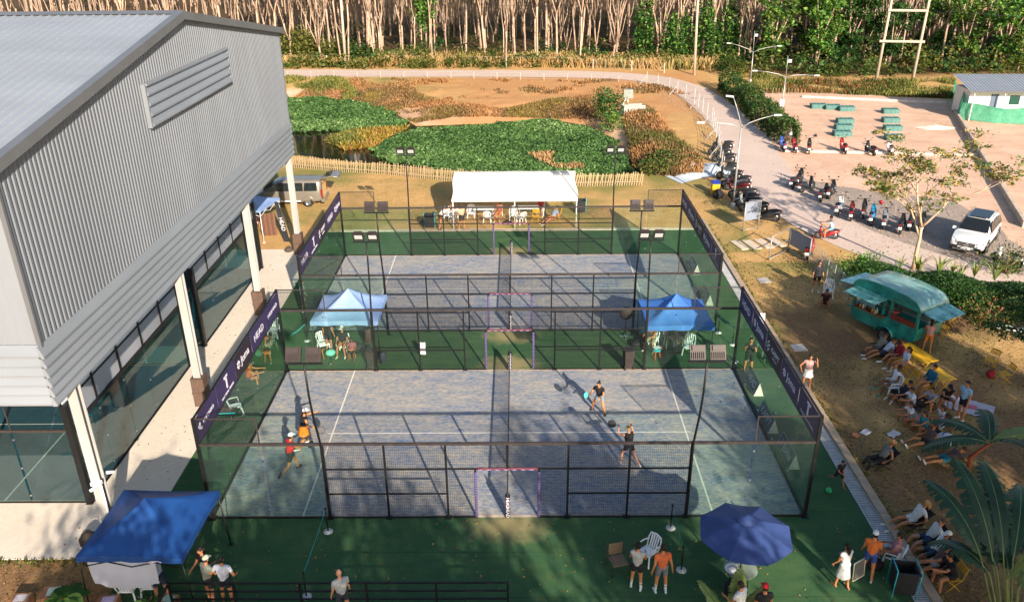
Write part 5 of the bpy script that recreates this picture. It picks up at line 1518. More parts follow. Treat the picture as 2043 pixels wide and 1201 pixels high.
PC = plastic_chair(); FC = folding_chair(YEL, 'yellow_chair', 'yellow folding chair', 'yellow folding chairs'); LC = low_chair('low dark camp chair')
first = {}
def place(proto, pos, rz, label, z=0):
    if proto.name not in first:
        first[proto.name] = 1; proto.location = (pos[0], pos[1], z); proto.rotation_euler = (0, 0, R(rz)); proto['label'] = label; return proto
    return dup(proto, (pos[0], pos[1], z), R(rz), label)
for q, a, lab in (((-8.73, 11.87, 0), -150, 'white plastic chair at the left edge of the pale blue canopy'), ((-11.46, 13.33, 0), 175, 'white plastic chair behind the near court left glass, farther one'), ((8.25, 11.38, 0), 160, 'white plastic chair under the right edge of the brighter blue canopy'), ((-11.19, 6.47, 0), -60, 'white plastic chair tipped against the near court left glass'),
                  ((-11.25, -3.58, 0), 0, 'left white plastic chair under the royal blue canopy'), ((-10.63, -3.46, 0), 0, 'right white plastic chair under the royal blue canopy'), ((16.82, 17.59, 0), 160, 'empty white plastic chair behind the seated person in maroon'), ((4.42, -2.09, 0), 130, 'white plastic chair in front of the man in the grey vest'), ((16.09, 7.77, 0), 92, 'white plastic chair under the person in the white vest'), ((11.92, -2.34, 0), 55, 'white plastic chair on the kerb under the person in pink'),
                  ((-4.31, 30.13, 0), 180, 'white plastic chair at the left end under the marquee'), ((-2.75, 30.51, 0), 180, 'white plastic chair behind the beige shirted person at the marquee'), ((-1.64, 29.68, 0), 0, 'white plastic chair in front of the left marquee table'), ((-0.95, 30.47, 0), 150, 'white plastic chair under the seated person at the marquee'), ((0.1, 30.04, 0), 180, 'white plastic chair at the middle post of the marquee'), ((0.63, 29.43, 0), 30, 'white plastic chair with a towel in front of the right marquee table'), ((-3.89, 29.82, 0), 150, 'white plastic chair beside the left marquee post'), ((-7.77, 11.66, 0), 175, 'white plastic chair under the person in the white cap'), ((6.65, 11.99, 0), 150, 'white plastic chair under the person in camouflage shorts'), ((7.49, 12.48, 0), 185, 'white plastic chair at the back of the brighter blue canopy'), ((8.13, 12.37, 0), 170, 'white plastic chair in the middle under the brighter blue canopy'), ((1.94, 31.24, 0), 170, 'white plastic chair under the person in the red top')):
    place(PC, q, a, lab)
for q, a, lab in (((17.3, 10.16, 0), 95, 'yellow folding chair under the person in the red jacket'), ((17.31, 9.44, 0), 85, 'yellow folding chair under the person beside the red jacket'), ((16.9, 8.09, 0), 100, 'yellow folding chair between the two yellow tables'), ((17.56, 7.76, 0), 100, 'yellow folding chair under the person in the teal jacket'), ((20.8, 13.15, 0), 200, 'yellow folding chair beside the trailer rear flap'), ((21.32, 9.89, 0), 120, 'pale yellow folding chair farthest right on the lawn'), ((21.31, 8.71, 0), 95, 'yellow folding chair next to the red bag'), ((13.28, -3.28, 0), 95, 'yellow folding chair under the man in black'), ((1.56, 29.51, 0), 170, 'yellow folding chair beside the right marquee table'), ((2.98, 29.99, 0), 100, 'orange yellow folding chair at the right end of the marquee')):
    place(FC, q, a, lab)
for q, a, lab in (((16.85, 11.19, 0), 95, 'low dark camp chair under the man in the grey shirt'), ((17.02, 10.81, 0), 80, 'low dark camp chair under the reclining person in white'), ((13.58, 2.75, 0), 95, 'low dark camp chair under the person in black trousers'), ((13.29, -0.59, 0), 95, 'low dark camp chair under the woman in white shorts'), ((13.39, -1.5, 0), 90, 'low dark camp chair under the man in the white tee'), ((13.27, -2.09, 0), 90, 'low dark camp chair under the man in the white cap'), ((13.06, -2.65, 0), 90, 'low dark camp chair under the woman in the brown top')):
    place(LC, q, a, lab)
def yellow_table(q, a, lab, L_=1.15, W_=.72):
    root = thing('folding_table', lab, 'table', q, R(a), 'yellow folding tables')
    mb = MB(); mb.bx(-L_ / 2, L_ / 2, -W_ / 2, W_ / 2, .70, .73); mb.build('table_top', YEL, root)
    for sx in (-1, 1):
        for s in (-1, 1):
            mb = MB(); mb.tube([(sx * L_ * .36, s * W_ * .42, 0), (sx * L_ * .36, -s * W_ * .42, .69)], .014, 6); mb.build('leg', YEL, root)
yellow_table((18.06, 10.06, 0), 108, 'larger bright yellow folding table in front of the trailer', 1.75, .85)
yellow_table((18.23, 8.2, 0), 105, 'smaller dull yellow folding table behind the teal jacket', 1.1, .75)
yellow_table((21.57, 14.1, 0), 60, 'small yellow folding table at the trailer rear flap', .9, .6)
def white_table(q, a, lab):
    root = thing('folding_table', lab, 'table', q, R(a), 'white trestle tables')
    mb = MB(); mb.bx(-.7, .7, -.35, .35, .70, .74); mb.build('table_top', WHITEPL, root)
    for sx in (-1, 1):
        for s in (-1, 1):
            mb = MB(); mb.tube([(sx * .58, s * .3, 0), (sx * .58, s * .3, .7)], .016, 6); mb.build('leg', GREYST, root)
white_table((-1.87, 30.49, 0), 0, 'left white trestle table under the marquee')
white_table((1.11, 30.63, 0), 0, 'right white trestle table under the marquee')
# white sheet hung from the front of the royal blue canopy
SHEET = mat('white_sheet', hx('#b9bac4'), .75, 0, .05, 2, .2, 3)
mb = MB(); rows = []
for i in range(11):
    t = i / 10; rows.append([(-.98 + 1.95 * j / 24 * (1 - .05 * t) + .06 * t, -.07 * math.sin(math.pi * j / 24) * math.sin(math.pi * t) - .035 * math.sin(j * .9 + i * .35) * t, 1.9 - .92 * t - .1 * math.sin(math.pi * j / 24) * t + .05 * t * math.cos(math.pi * j / 12)) for j in range(25)])
mb.grid(rows); o = mb.build('hanging_sheet', SHEET, None, (-10.95, -4.08, 0)); tag(o, 'white sheet hanging under the front edge of the royal blue canopy', 'sheet')
# round glass table under the parasol
root = thing('round_table', 'round glass table around the parasol pole', 'table', (6.98, -3.2, 0))
mb = MB(); mb.lathe([(.001, .715), (.48, .715), (.5, .722), (.48, .73), (.001, .73)], 28); mb.build('table_top', mat('frosted_glass', hx('#7e8a7c'), .2, 0, .05, 3, spec=.6), root)
for k in range(4):
    a = k * 1.571 + .6; mb = MB(); mb.tube([(math.cos(a) * .36, math.sin(a) * .36, 0), (math.cos(a) * .3, math.sin(a) * .3, .71)], .016, 6); mb.build('leg', BLACK, root)
mb = MB(); mb.ell((0, 0, .03), (.14, .13, .05), 12, 6); mb.lathe([(.13, .0), (.24, -.005)], 14, (.02, .05, .02)); o = mb.build('cap', WHITEPL, None, (6.72, -3.3, .74)); tag(o, 'white cap lying on the round glass table', 'cap')
# armchair
root = thing('sling_armchair', 'brown sling armchair on the dark turf before the near fence', 'chair', (3.43, -2.52, 0), R(195))
mb = MB(); mb.bx(-.24, .24, -.22, .24, .40, .43); mb.build('seat', BRFAB, root)
mb = MB(); mb.box((0, -.27, .66), (.46, .03, .48), (R(-8), 0, 0)); mb.build('backrest', BRFAB, root)
for sx in (-1, 1):
    mb = MB(); mb.tube([(sx * .28, .26, 0), (sx * .28, .26, .62), (sx * .28, -.26, .64), (sx * .28, -.32, .92)], .018, 6); mb.build('arm_frame', BRSTEEL, root)
    mb = MB(); mb.tube([(sx * .28, -.3, 0), (sx * .28, -.24, .62)], .018, 6); mb.build('leg', BRSTEEL, root)
# stools
def stool(q, lab, top=None):
    root = thing('wooden_stool', lab, 'stool', q, R(20), 'orange wooden stools')
    mb = MB(); mb.lathe([(.001, .44), (.17, .44), (.18, .46), (.17, .48), (.001, .48)], 16); mb.build('seat', top or WOODO, root)
    for k in range(4):
        a = k * 1.571 + .78; mb = MB(); mb.tube([(math.cos(a) * .2, math.sin(a) * .2, 0), (math.cos(a) * .13, math.sin(a) * .13, .44)], .022, 6); mb.build('leg', mat('orange_leg', hx('#cc5a22'), .5, 0, .1, 4) if top else WOODO, root)
stool((6.7, 10.92, 0), 'cyan topped orange stool with papers in front of the brighter blue canopy', CYAN)
stool((6.39, 12.8, 0), 'cyan topped orange stool at the left leg of the brighter blue canopy', CYAN)
stool((-8.73, 11.09, 0), 'orange wooden stool behind the left floodlight of the near court')
stool((17.76, 6.66, 0), 'low wooden stool under the crouching man in the black vest')
stool((-7.29, 11.22, 0), 'low wooden stool under the child in maroon')
stool((-11.12, 10.93, 0), 'orange wooden stool nearest the near court left glass'); stool((-11.5, 12.4, 0), 'orange wooden stool farther back behind the left glass')
# bins
def cart_bin(q, a, lab):
    root = thing('trolley_bin', lab, 'bin', q, R(a), 'black bins on cyan trolleys')
    mb = MB()
    for x0, x1, y0, y1 in ((-.3, .3, -.26, -.22), (-.3, .3, .22, .26), (-.3, -.26, -.22, .22), (.26, .3, -.22, .22)): mb.bx(x0, x1, y0, y1, .18, .9)
    mb.bx(-.3, .3, -.26, .26, .15, .19); mb.build('tub', BLACKPL, root)
    mb = MB(); mb.bx(-.34, .34, -.3, -.25, .88, .94); mb.bx(-.34, .34, .25, .3, .88, .94); mb.bx(-.34, -.29, -.25, .25, .88, .94); mb.bx(.29, .34, -.25, .25, .88, .94); mb.build('rim', BLACKPL, root)['kind'] = 'stuff'
    for sx in (-.34, .34):
        mb = MB(); mb.tube([(sx, -.3, .02), (sx, -.32, 1.05), (sx, .3, 1.05), (sx, .3, .02)], .016, 6); mb.build('trolley_frame', CYAN, root)
cart_bin((11.79, -3.43, 0), -8, 'black bin on a cyan trolley at the bottom right kerb')
cart_bin((-5.35, 28.68, 0), 0, 'black bin on a cyan trolley left of the marquee'); cart_bin((4.7, 31.5, 0), 0, 'black bin on a cyan trolley at the right marquee post')
def wheelie(q, a, lab):
    root = thing('wheelie_bin', lab, 'bin', q, R(a), 'dark wheelie bins')
    mb = MB(); mb.box((0, 0, .46), (.36, .4, .8), None, 0, 1.18); mb.build('tub', BRSTEEL, root)
    mb = MB(); mb.box((0, 0, .9), (.46, .5, .07)); mb.build('lid', BRSTEEL, root)
    for sx in (-.2, .2):
        mb = MB(); mb.lathe([(.001, -.03), (.1, -.03), (.1, .03), (.001, .03)], 12, (sx, -.2, .1), 0, 'X'); mb.build('wheel', RUBBER, root)
wheelie((5.3, 10.15, 0), 10, 'dark wheelie bin inside the gap fence on the right'); wheelie((-6.18, 10.23, 0), 0, 'dark wheelie bin inside the gap fence on the left')
# stanchions with cyan tape
def stanchion(q, lab):
    root = thing('stanchion', lab, 'stanchion', q, 0, 'queue stanchions with pale bases')
    mb = MB(); mb.lathe([(.001, 0), (.16, 0), (.16, .02), (.05, .05), (.001, .05)], 18); mb.build('base', mat('pale_base', hx('#b9b9b4'), .5), root)
    mb = MB(); mb.tube([(0, 0, .04), (0, 0, .92)], .025, 8); mb.tube([(0, 0, .9), (0, 0, .98)], .035, 8); mb.build('post', BLACK, root)
def tape(a, b_, lab):
    a = Vector((*a[:2], .93)); b_ = Vector((*b_[:2], .93)); mb = MB(); r1 = []; r2 = []
    for j in range(9):
        q = a.lerp(b_, j / 8); s = .05 * math.sin(math.pi * j / 8); r1.append((q.x, q.y, q.z - s)); r2.append((q.x, q.y, q.z - s - .05))
    mb.grid([r1, r2]); o = mb.build('barrier_tape', CYAN); tag(o, lab, 'tape')
ST = [((-5.94, -0.68, 0), 'stanchion at the near fence left post'), ((-5.99, -3.56, 0), 'stanchion behind the black railing'), ((5.4, -0.57, 0), 'stanchion near the right fence post on the turf'), ((5.4, -2.51, 0), 'stanchion beside the man in the orange tee'), ((-9.77, 12.89, 0), 'stanchion beside the pale blue canopy left leg'), ((10.5, 12.24, 0), 'stanchion at the far right corner of the near court'), ((10.11, 13.49, 0), 'stanchion right of the brighter blue canopy'), ((10.22, 10.6, 0), 'stanchion just outside the near court right corner')]
for q, lab in ST: stanchion(q, lab)
tape(ST[0][0], ST[1][0], 'cyan barrier tape on the left foreground turf'); tape(ST[2][0], ST[3][0], 'cyan barrier tape behind the man in the orange tee'); tape(ST[5][0], ST[6][0], 'cyan barrier tape right of the brighter blue canopy'); tape(ST[4][0], (-10.15, 11.78, 0), 'cyan barrier tape left of the pale blue canopy')
# fan
root = thing('pedestal_fan', 'black pedestal fan left of the brighter blue canopy', 'fan', (5.54, 13.12, 0))
mb = MB(); mb.tube([(0, 0, .1), (0, 0, 1.1)], .025, 8); mb.build('post', BLACK, root)
for a in (0, 1.571):
    mb = MB(); mb.beam((-.3 * math.cos(a), -.3 * math.sin(a), .04), (.3 * math.cos(a), .3 * math.sin(a), .04 if a else .05), .04, .03); mb.build('foot', CHROME, root)
mb = MB(); mb.lathe([(.001, -.1), (.2, -.1), (.34, -.02), (.34, .04), (.2, .1), (.001, .1)], 20, (0, -.06, 1.3), 0, 'Y'); mb.build('cage', mat('fan_dark', hx('#2d2624'), .6), root)
# bags
def bag(q, r, c, lab, cat='bag', rz=20, z=0):
    mb = MB(); n = 12; rows = []
    for i in range(7):
        t = i / 6; s_ = math.sin(math.pi * min(.97, .12 + t * .85)) ** .5; rows.append([(r[0] * s_ * math.cos(6.283 * k / n) * (1 + .12 * mnoise.noise((k * .9, i, r[0] * 9))), r[1] * s_ * math.sin(6.283 * k / n), r[2] * 2 * t * (1 + .06 * mnoise.noise((k, i * .7, 3)))) for k in range(n)])
    root = thing('bag', lab, cat, (q[0], q[1], z), R(rz)); mb.grid(rows, close=True); mb.f.append(tuple(range(len(mb.v) - n, len(mb.v)))); mb.m.append(0); mb.sm.append(True)
    mb.build('body', mat('bag_' + c, hx(c), .75, 0, .2, 4, .3, 10), root, recalc=True)
    mb = MB(); mb.tube([(-r[0] * .5, 0, r[2] * 1.7), (-r[0] * .3, 0, r[2] * 2.3), (r[0] * .3, 0, r[2] * 2.3), (r[0] * .5, 0, r[2] * 1.7)], .014, 5); mb.build('strap', DKFAB, root)
for q, r, c, lab in (((16.38, 7.77, 0), (.3, .22, .2), '#23262b', 'black backpack with grey stripes beside the white plastic chair'), ((16.93, 6.82, 0), (.34, .22, .2), '#1f1d1e', 'black bag on the lawn behind the seated group'), ((16.61, 4.12, 0), (.42, .32, .24), '#c9cbd2', 'large white bag at the end of the seated group'), ((21, 9.14, 0), (.2, .18, .18), '#9c2226', 'red bag beside the yellow chair on the right'), ((11.41, -2.43, 0), (.3, .2, .16), '#3a1f22', 'dark red bag on the turf by the kerb'), ((-7.11, 11.75, 0), (.4, .2, .22), '#1d1f22', 'long black racket bag in front of the pale blue canopy'), ((-6.75, 12.75, 0), (.28, .24, .4), '#3b2d26', 'brown upright bag under the pale blue canopy right edge'), ((-5.79, 10.78, 0), (.18, .14, .26), '#27303a', 'dark backpack on the turf beside the wheelie bin'), ((7.03, 11.39, 0), (.22, .16, .2), '#4a3030', 'patterned bag beside the cyan topped stool'), ((7.78, 11.48, 0), (.42, .18, .16), '#1c1e22', 'long black racket bag under the brighter blue canopy'), ((5.97, 12.19, 0), (.3, .22, .14), '#201f22', 'black bag on the turf left of the brighter blue canopy'), ((6.73, -3.51, 0), (.26, .24, .3), '#24211f', 'dark bag below the round glass table'), ((14.76, 34.49, 0), (.42, .36, .34), '#1c1c1e', 'pile of black rubbish bags by the yellow bin'), ((16.6, 6.44, 0), (.2, .16, .1), '#2c2c30', 'small dark pouch beside the seated group'), ((-0.3, 29.35, 0), (.26, .2, .12), '#26221f', 'dark bag on the grass before the marquee'), ((-8.34, 11.47, 0), (.24, .2, .14), '#6fc2ac', 'mint green bag in front of the pale blue canopy'), ((-13.5, -1.36, 0), (.3, .26, .3), '#2c2521', 'dark bag behind the royal blue canopy'), ((-5.85, 29.36, 0), (.22, .2, .16), '#2a2a2c', 'black bag left of the trolley bin by the marquee'), ((-13.57, 24.54, 0), (.26, .2, .17), '#4b4038', 'brown basket at the foot of the far hall column')):
    bag(q, r, c, lab)
# yellow bin and tarpaulin by the road
root = thing('yellow_bin', 'yellow bin with a blue lid beside the wire fence', 'bin', (14.75, 35.44, 0)); mb = MB(); mb.box((0, 0, .45), (.5, .5, .85), None, 0, 1.1); mb.build('tub', YEL, root); mb = MB(); mb.box((0, 0, .92), (.6, .6, .08), (R(8), 0, 0)); mb.build('lid', mat('blue_lid', hx('#2b3f8f'), .5), root)
mb = MB(); rows = []
for i in range(16):
    r_ = []
    for j in range(18):
        u, v_ = i / 15, j / 17; x = -2.0 + 4.4 * v_; y = -1.1 + 2.4 * u
        r_.append((x, y + .4 * math.sin(v_ * 3), .03 + .5 * max(0, mnoise.noise((x * 1.1, y * 1.1, 4)) + .35) * math.sin(math.pi * u) * math.sin(math.pi * v_)))
    rows.append(r_)
mb.grid(rows); tp_ = (14.59, 40.6, -0); o = mb.build('tarpaulin', mat('pale_tarpaulin', hx('#b9c4cc'), .55, 0, .1, 1, .2, 4), None, (tp_[0], tp_[1], 0), R(25)); o.scale = (1.35, 1.45, 1.5); tag(o, 'crumpled pale blue and white tarpaulin by the road bend', 'tarpaulin')
# ladder lying by the hedge
root = thing('ladder', 'white aluminium ladder with a red end lying by the hedge', 'ladder', (23.31, 13.81, 0), R(-24))
for y in (0, .42):
    mb = MB(); mb.bx(0, 3.2, y - .03, y + .03, .08, .14); mb.build('stile', WHITE, root)
for i in range(9):
    mb = MB(); mb.bx(.3 + i * .33, .34 + i * .33, .03, .39, .09, .13); mb.build('rung', WHITE, root)
mb = MB(); mb.bx(.0, .25, .03, .39, .07, .15); mb.build('end_cap', mat('red_cap', hx('#a8252c'), .5), root)
# blanket and litter on the lawn
mb = MB(); rows = [[(-.9 + 1.8 * j / 12, -.6 + 1.2 * i / 8, .025 + .03 * abs(mnoise.noise((j * .5, i * .6, 2)))) for j in range(13)] for i in range(9)]
mb.grid(rows); q = (18.86, 6.72, 0); o = mb.build('blanket', mat('pale_blanket', hx('#b3aeb8'), .85, 0, .1, 2, .2), None, (q[0], q[1], 0), R(-35)); tag(o, 'pale patterned picnic blanket behind the man in light blue', 'blanket')
mb = MB(); mb.box((0, 0, .062), (.6, .3, .012)); mb.build('print', mat('blanket_pink', hx('#a85a68'), .8), o)
for q, c, s_, lab in (((13.94, 4.88, 0), '#cfcac6', .2, 'crumpled white cloth on the lawn nearer the court'), ((14.96, 4.74, 0), '#c9c4c0', .24, 'crumpled white cloth on the lawn nearer the seated group'), ((13.5, 4.68, 0), '#b5764a', .16, 'brown paper scrap beside the crumpled cloth')):
    mb = MB(); mb.grid([[((j / 5 - .5) * s_ * 2, (i / 5 - .5) * s_ * 1.4, .03 + s_ * .6 * abs(mnoise.noise((i * .7, j * .7, q[0])))) for j in range(6)] for i in range(6)]); o = mb.build('cloth', mat('cloth_' + c, hx(c), .8), None, (q[0], q[1], 0), .6); tag(o, lab, 'cloth')
for q, lab in (((13.51, 11.91, 0), 'pale square access cover on the lawn beside the near court'), ((14.04, 19.76, 0), 'pale square access cover on the lawn beside the far court')):
    mb = MB(); mb.bx(-.32, .32, -.32, .32, 0, .03); mb.bx(-.26, .26, -.26, .26, .03, .04); o = mb.build('access_cover', mat('cover_grey', hx('#b0aaa4'), .7), None, (q[0], q[1], 0), .1); tag(o, lab, 'access cover')
# cardboard boxes bottom left
CARD = mat('cardboard', hx('#96674a'), .85, 0, .12, 3, .1)
for i, (q, s_, rz, lab) in enumerate((((-14.43, -4.02, 0), (.55, .4, .35), 5, 'cardboard box at the very left of the bottom edge'), ((-13.42, -3.96, 0), (.62, .5, .55), 12, 'tall cardboard box second from the left corner'), ((-11.77, -4.16, 0), (.6, .42, .4), 8, 'cardboard box with purple print beside the tall one'), ((-10.04, -4.05, 0), (.5, .4, .35), -14, 'cardboard box with a pale green lid right of the plant'))):
    root = thing('cardboard_box', lab, 'box', (q[0] + .1, q[1] + .1, 0), R(rz), 'cardboard boxes')
    mb = MB(); mb.box((0, 0, s_[2] / 2), s_); mb.build('carton', CARD, root)
    mb = MB(); mb.box((.02, 0, s_[2] + .004), (s_[0] * .6, s_[1] * .66, .006)); mb.build('sticker', mat('sticker_' + str(i), hx(['#c9c4c8', '#b7c7b5', '#bba9c9', '#9fc1ab'][i]), .6), root)
    mb = MB(); mb.box((s_[0] * .4, 0, s_[2] + .004), (.06, s_[1], .005)); mb.build('tape', mat('packing_tape', hx('#a98a5e'), .4), root)
# menu board by the trailer
root = thing('menu_board', 'tilted menu board on a dark stand at the trailer wheel', 'menu board', (18.6, 12.05, 0), R(-30)); mb = MB(); mb.box((0, 0, .95), (.62, .44, .03), (R(38), 0, 0)); mb.build('board', mat('menu_print', hx('#b39a80'), .6, 0, .3, 9, 0, 30, hx('#6d5a48')), root); mb = MB(); mb.box((0, .05, .45), (.4, .05, .9)); mb.build('stand', mat('stand_brown', hx('#4d3a30'), .7), root)
# stall goods at the far canopy
root = thing('display_board', 'brown striped display board at the small pale blue stall', 'display board', (-15.49, 27.46, 0), R(8)); mb = MB()
for k in range(6):
    m_ = MB(); m_.box((-.35 + k * .14, 0, .75), (.13, .03, 1.5)); m_.build('plank', mat('stall_brown' + str(k % 2), hx(['#5b3d30', '#6d4a3a'][k % 2]), .7), root)
for i, c in enumerate(('#b8286a', '#d2622a', '#c23a2c', '#d8d4cc')):
    mb = MB(); mb.ell((0, 0, 0), (.16, .13, .2), 10, 7); q = [(-16.88, 28.9, 0), (-16.71, 28.89, 0), (-16.54, 28.89, 0), (-16.38, 28.89, 0)][i]; o = mb.build('soft_toy_bag', mat('goods_' + c, hx(c), .7), None, (q[0] - .2, q[1], 1.3 - i * .3)); tag(o, ['pink bag hanging at the far stall', 'orange bag hanging at the far stall', 'red bag hanging at the far stall', 'white bag hanging at the far stall'][i], 'bag', 'goods at the far stall')
# benches behind the left glass, ball, towels
root = thing('bench', 'brown wooden bench with cyan tape behind the near court left glass', 'bench', (-11.77, 6.02, 0), R(4))
for k in range(3):
    mb = MB(); mb.bx(-.75, .75, -.2 + k * .14, -.08 + k * .14, .42, .46); mb.build('seat_slat', mat('bench_wood', hx('#5d4534'), .7, 0, .2, 4), root)
for sx in (-.6, .6):
    mb = MB(); mb.bx(sx - .03, sx + .03, -.18, .2, 0, .42); mb.build('leg', BLACK, root)
mb = MB(); mb.tube([(-.7, -.3, .5), (.8, -.3, .5)], .03, 8); mb.build('cyan_bar', CYAN, root)
mb = MB(); mb.ell((0, 0, .11), (.11, .11, .11), 14, 9); o = mb.build('ball', mat('green_ball', hx('#2aa765'), .5, 0, .5, 9), None, (11.22, 1.23, 0)); tag(o, 'bright green ball in front of the child in black', 'ball')
for q, z, lab in (((-3.98, 11.09, 0), .35, 'white towel hung on the gap fence'), ((11.7, 12.13, 0), 1.2, 'white towel hung above the person in black on the right')):
    mb = MB(); mb.grid([[(-.12 + .24 * j / 4, .02 * math.sin(j * 2 + i), z + .5 - .62 * i / 6) for j in range(5)] for i in range(7)]); o = mb.build('towel', WHITEPL, None, (q[0], q[1] - (.05 if z < 1 else 0), 0)); tag(o, lab, 'towel')
mb = MB()
PAPER = mat('paper_white', hx('#d5d5d2'), .7)
for q, z, lab in (((6.73, 11.11, 0), .49, 'white papers lying on the cyan topped stool'),):
    mb = MB(); mb.box((0, 0, .008), (.34, .24, .012), (0, 0, .4)); o = mb.build('papers', PAPER, None, (q[0], q[1], z)); tag(o, lab, 'papers')
# folded chair held by the man in orange is a thing of its own
root = thing('folded_chair', 'cream framed folded chair held beside the woman in white', 'chair', (10.67, -3.02, 0), R(25)); mb = MB(); mb.tube([(-.25, 0, .12), (.25, .05, .12), (.25, .12, .75), (-.25, .06, .75), (-.25, 0, .12)], .022, 6); mb.build('frame', mat('cream_frame', hx('#cfc4ae'), .5), root); mb = MB(); mb.box((0, .05, .44), (.44, .02, .56), (R(-9), 0, R(8))); mb.build('sling', mat('grey_sling', hx('#6a6862'), .8), root)

# ================================================================== PEOPLE
SKIN = {'tan': mat('skin_tan', hx('#a8704e'), .6, 0, .08, 6), 'fair': mat('skin_fair', hx('#c98f70'), .6, 0, .08, 6), 'dark': mat('skin_dark', hx('#6b4330'), .6, 0, .08, 6), 'sun': mat('skin_golden', hx('#b87a4e'), .6, 0, .08, 6)}  # four skin tones, the last a warm golden one
def clo(c): return mat('cloth_' + c, hx(c), .85, 0, .2, 9, .7, 16)
def dirv(sx, flex, abd):
    return Vector((sx * math.sin(abd), math.sin(flex) * math.cos(abd), -math.cos(flex) * math.cos(abd)))
POSES = {  # lean, legs (hipflex, abd, knee) L/R, arms (flex, abd, elbow) L/R, seat height or None
 'stand': (2, (3, 4, 3), (-2, 4, 4), (4, 8, 14), (2, 8, 12), None),
 'stand_b': (4, (8, 6, 4), (-8, 4, 6), (6, 8, 25), (14, 8, 52), None),
 'phone': (6, (4, 5, 4), (-3, 6, 4), (14, 10, 72), (18, 10, 66), None),
 'armsup': (2, (3, 5, 4), (-4, 5, 4), (48, 8, 92), (48, 8, 92), None),
 'hipshand': (2, (2, 5, 4), (-2, 5, 3), (-20, 35, 75), (-20, 35, 75), None),
 'behind': (3, (2, 5, 4), (-2, 5, 3), (-22, 12, 25), (-22, 12, 25), None),
 'stride': (10, (32, 6, 22), (-24, 6, 34), (-25, 12, 40), (30, 12, 55), None),
 'lunge': (16, (26, 20, 40), (10, 24, 30), (35, 20, 45), (40, 14, 50), None),
 'strike': (12, (24, 14, 28), (-14, 14, 36), (50, 30, 40), (-10, 55, 60), None),
 'lean': (22, (4, 6, 6), (-6, 6, 10), (55, 10, 35), (60, 14, 30), None),
 'bend': (48, (8, 6, 10), (-6, 6, 12), (62, 8, 20), (55, 10, 25), None),
 'sit': (-6, (84, 8, 84), (80, 8, 78), (22, 10, 55), (20, 12, 60), .46),
 'sitcross': (-14, (82, 10, 62), (98, -10, 50), (24, 12, 70), (18, 14, 60), .46),
 'sitfwd': (18, (84, 12, 88), (80, 12, 84), (50, 8, 40), (46, 10, 45), .46),
 'recline': (-30, (72, 6, 40), (80, 8, 56), (10, 14, 60), (8, 14, 55), .30),
 'lounge': (-34, (78, 6, 22), (84, 4, 34), (6, 16, 70), (4, 16, 70), .30),
 'ground': (12, (118, 14, 118), (112, 16, 112), (56, 8, 30), (52, 10, 36), .11),
 'ground_b': (-22, (104, 10, 78), (98, 8, 62), (-26, 18, 12), (-24, 18, 12), .11),
 'ground_l': (-14, (92, 6, 16), (98, 12, 40), (-20, 18, 14), (30, 12, 70), .11),
 'lie': (-66, (92, 5, 8), (90, 8, 14), (-10, 30, 40), (10, 20, 60), .11),
 'squat': (24, (104, 18, 124), (98, 18, 120), (60, 6, 40), (58, 8, 40), .32),
 'ride': (10, (74, 8, 78), (74, 8, 78), (56, 12, 18), (56, 12, 18), .62),
}
TEMP = []
PEOPLE = {}
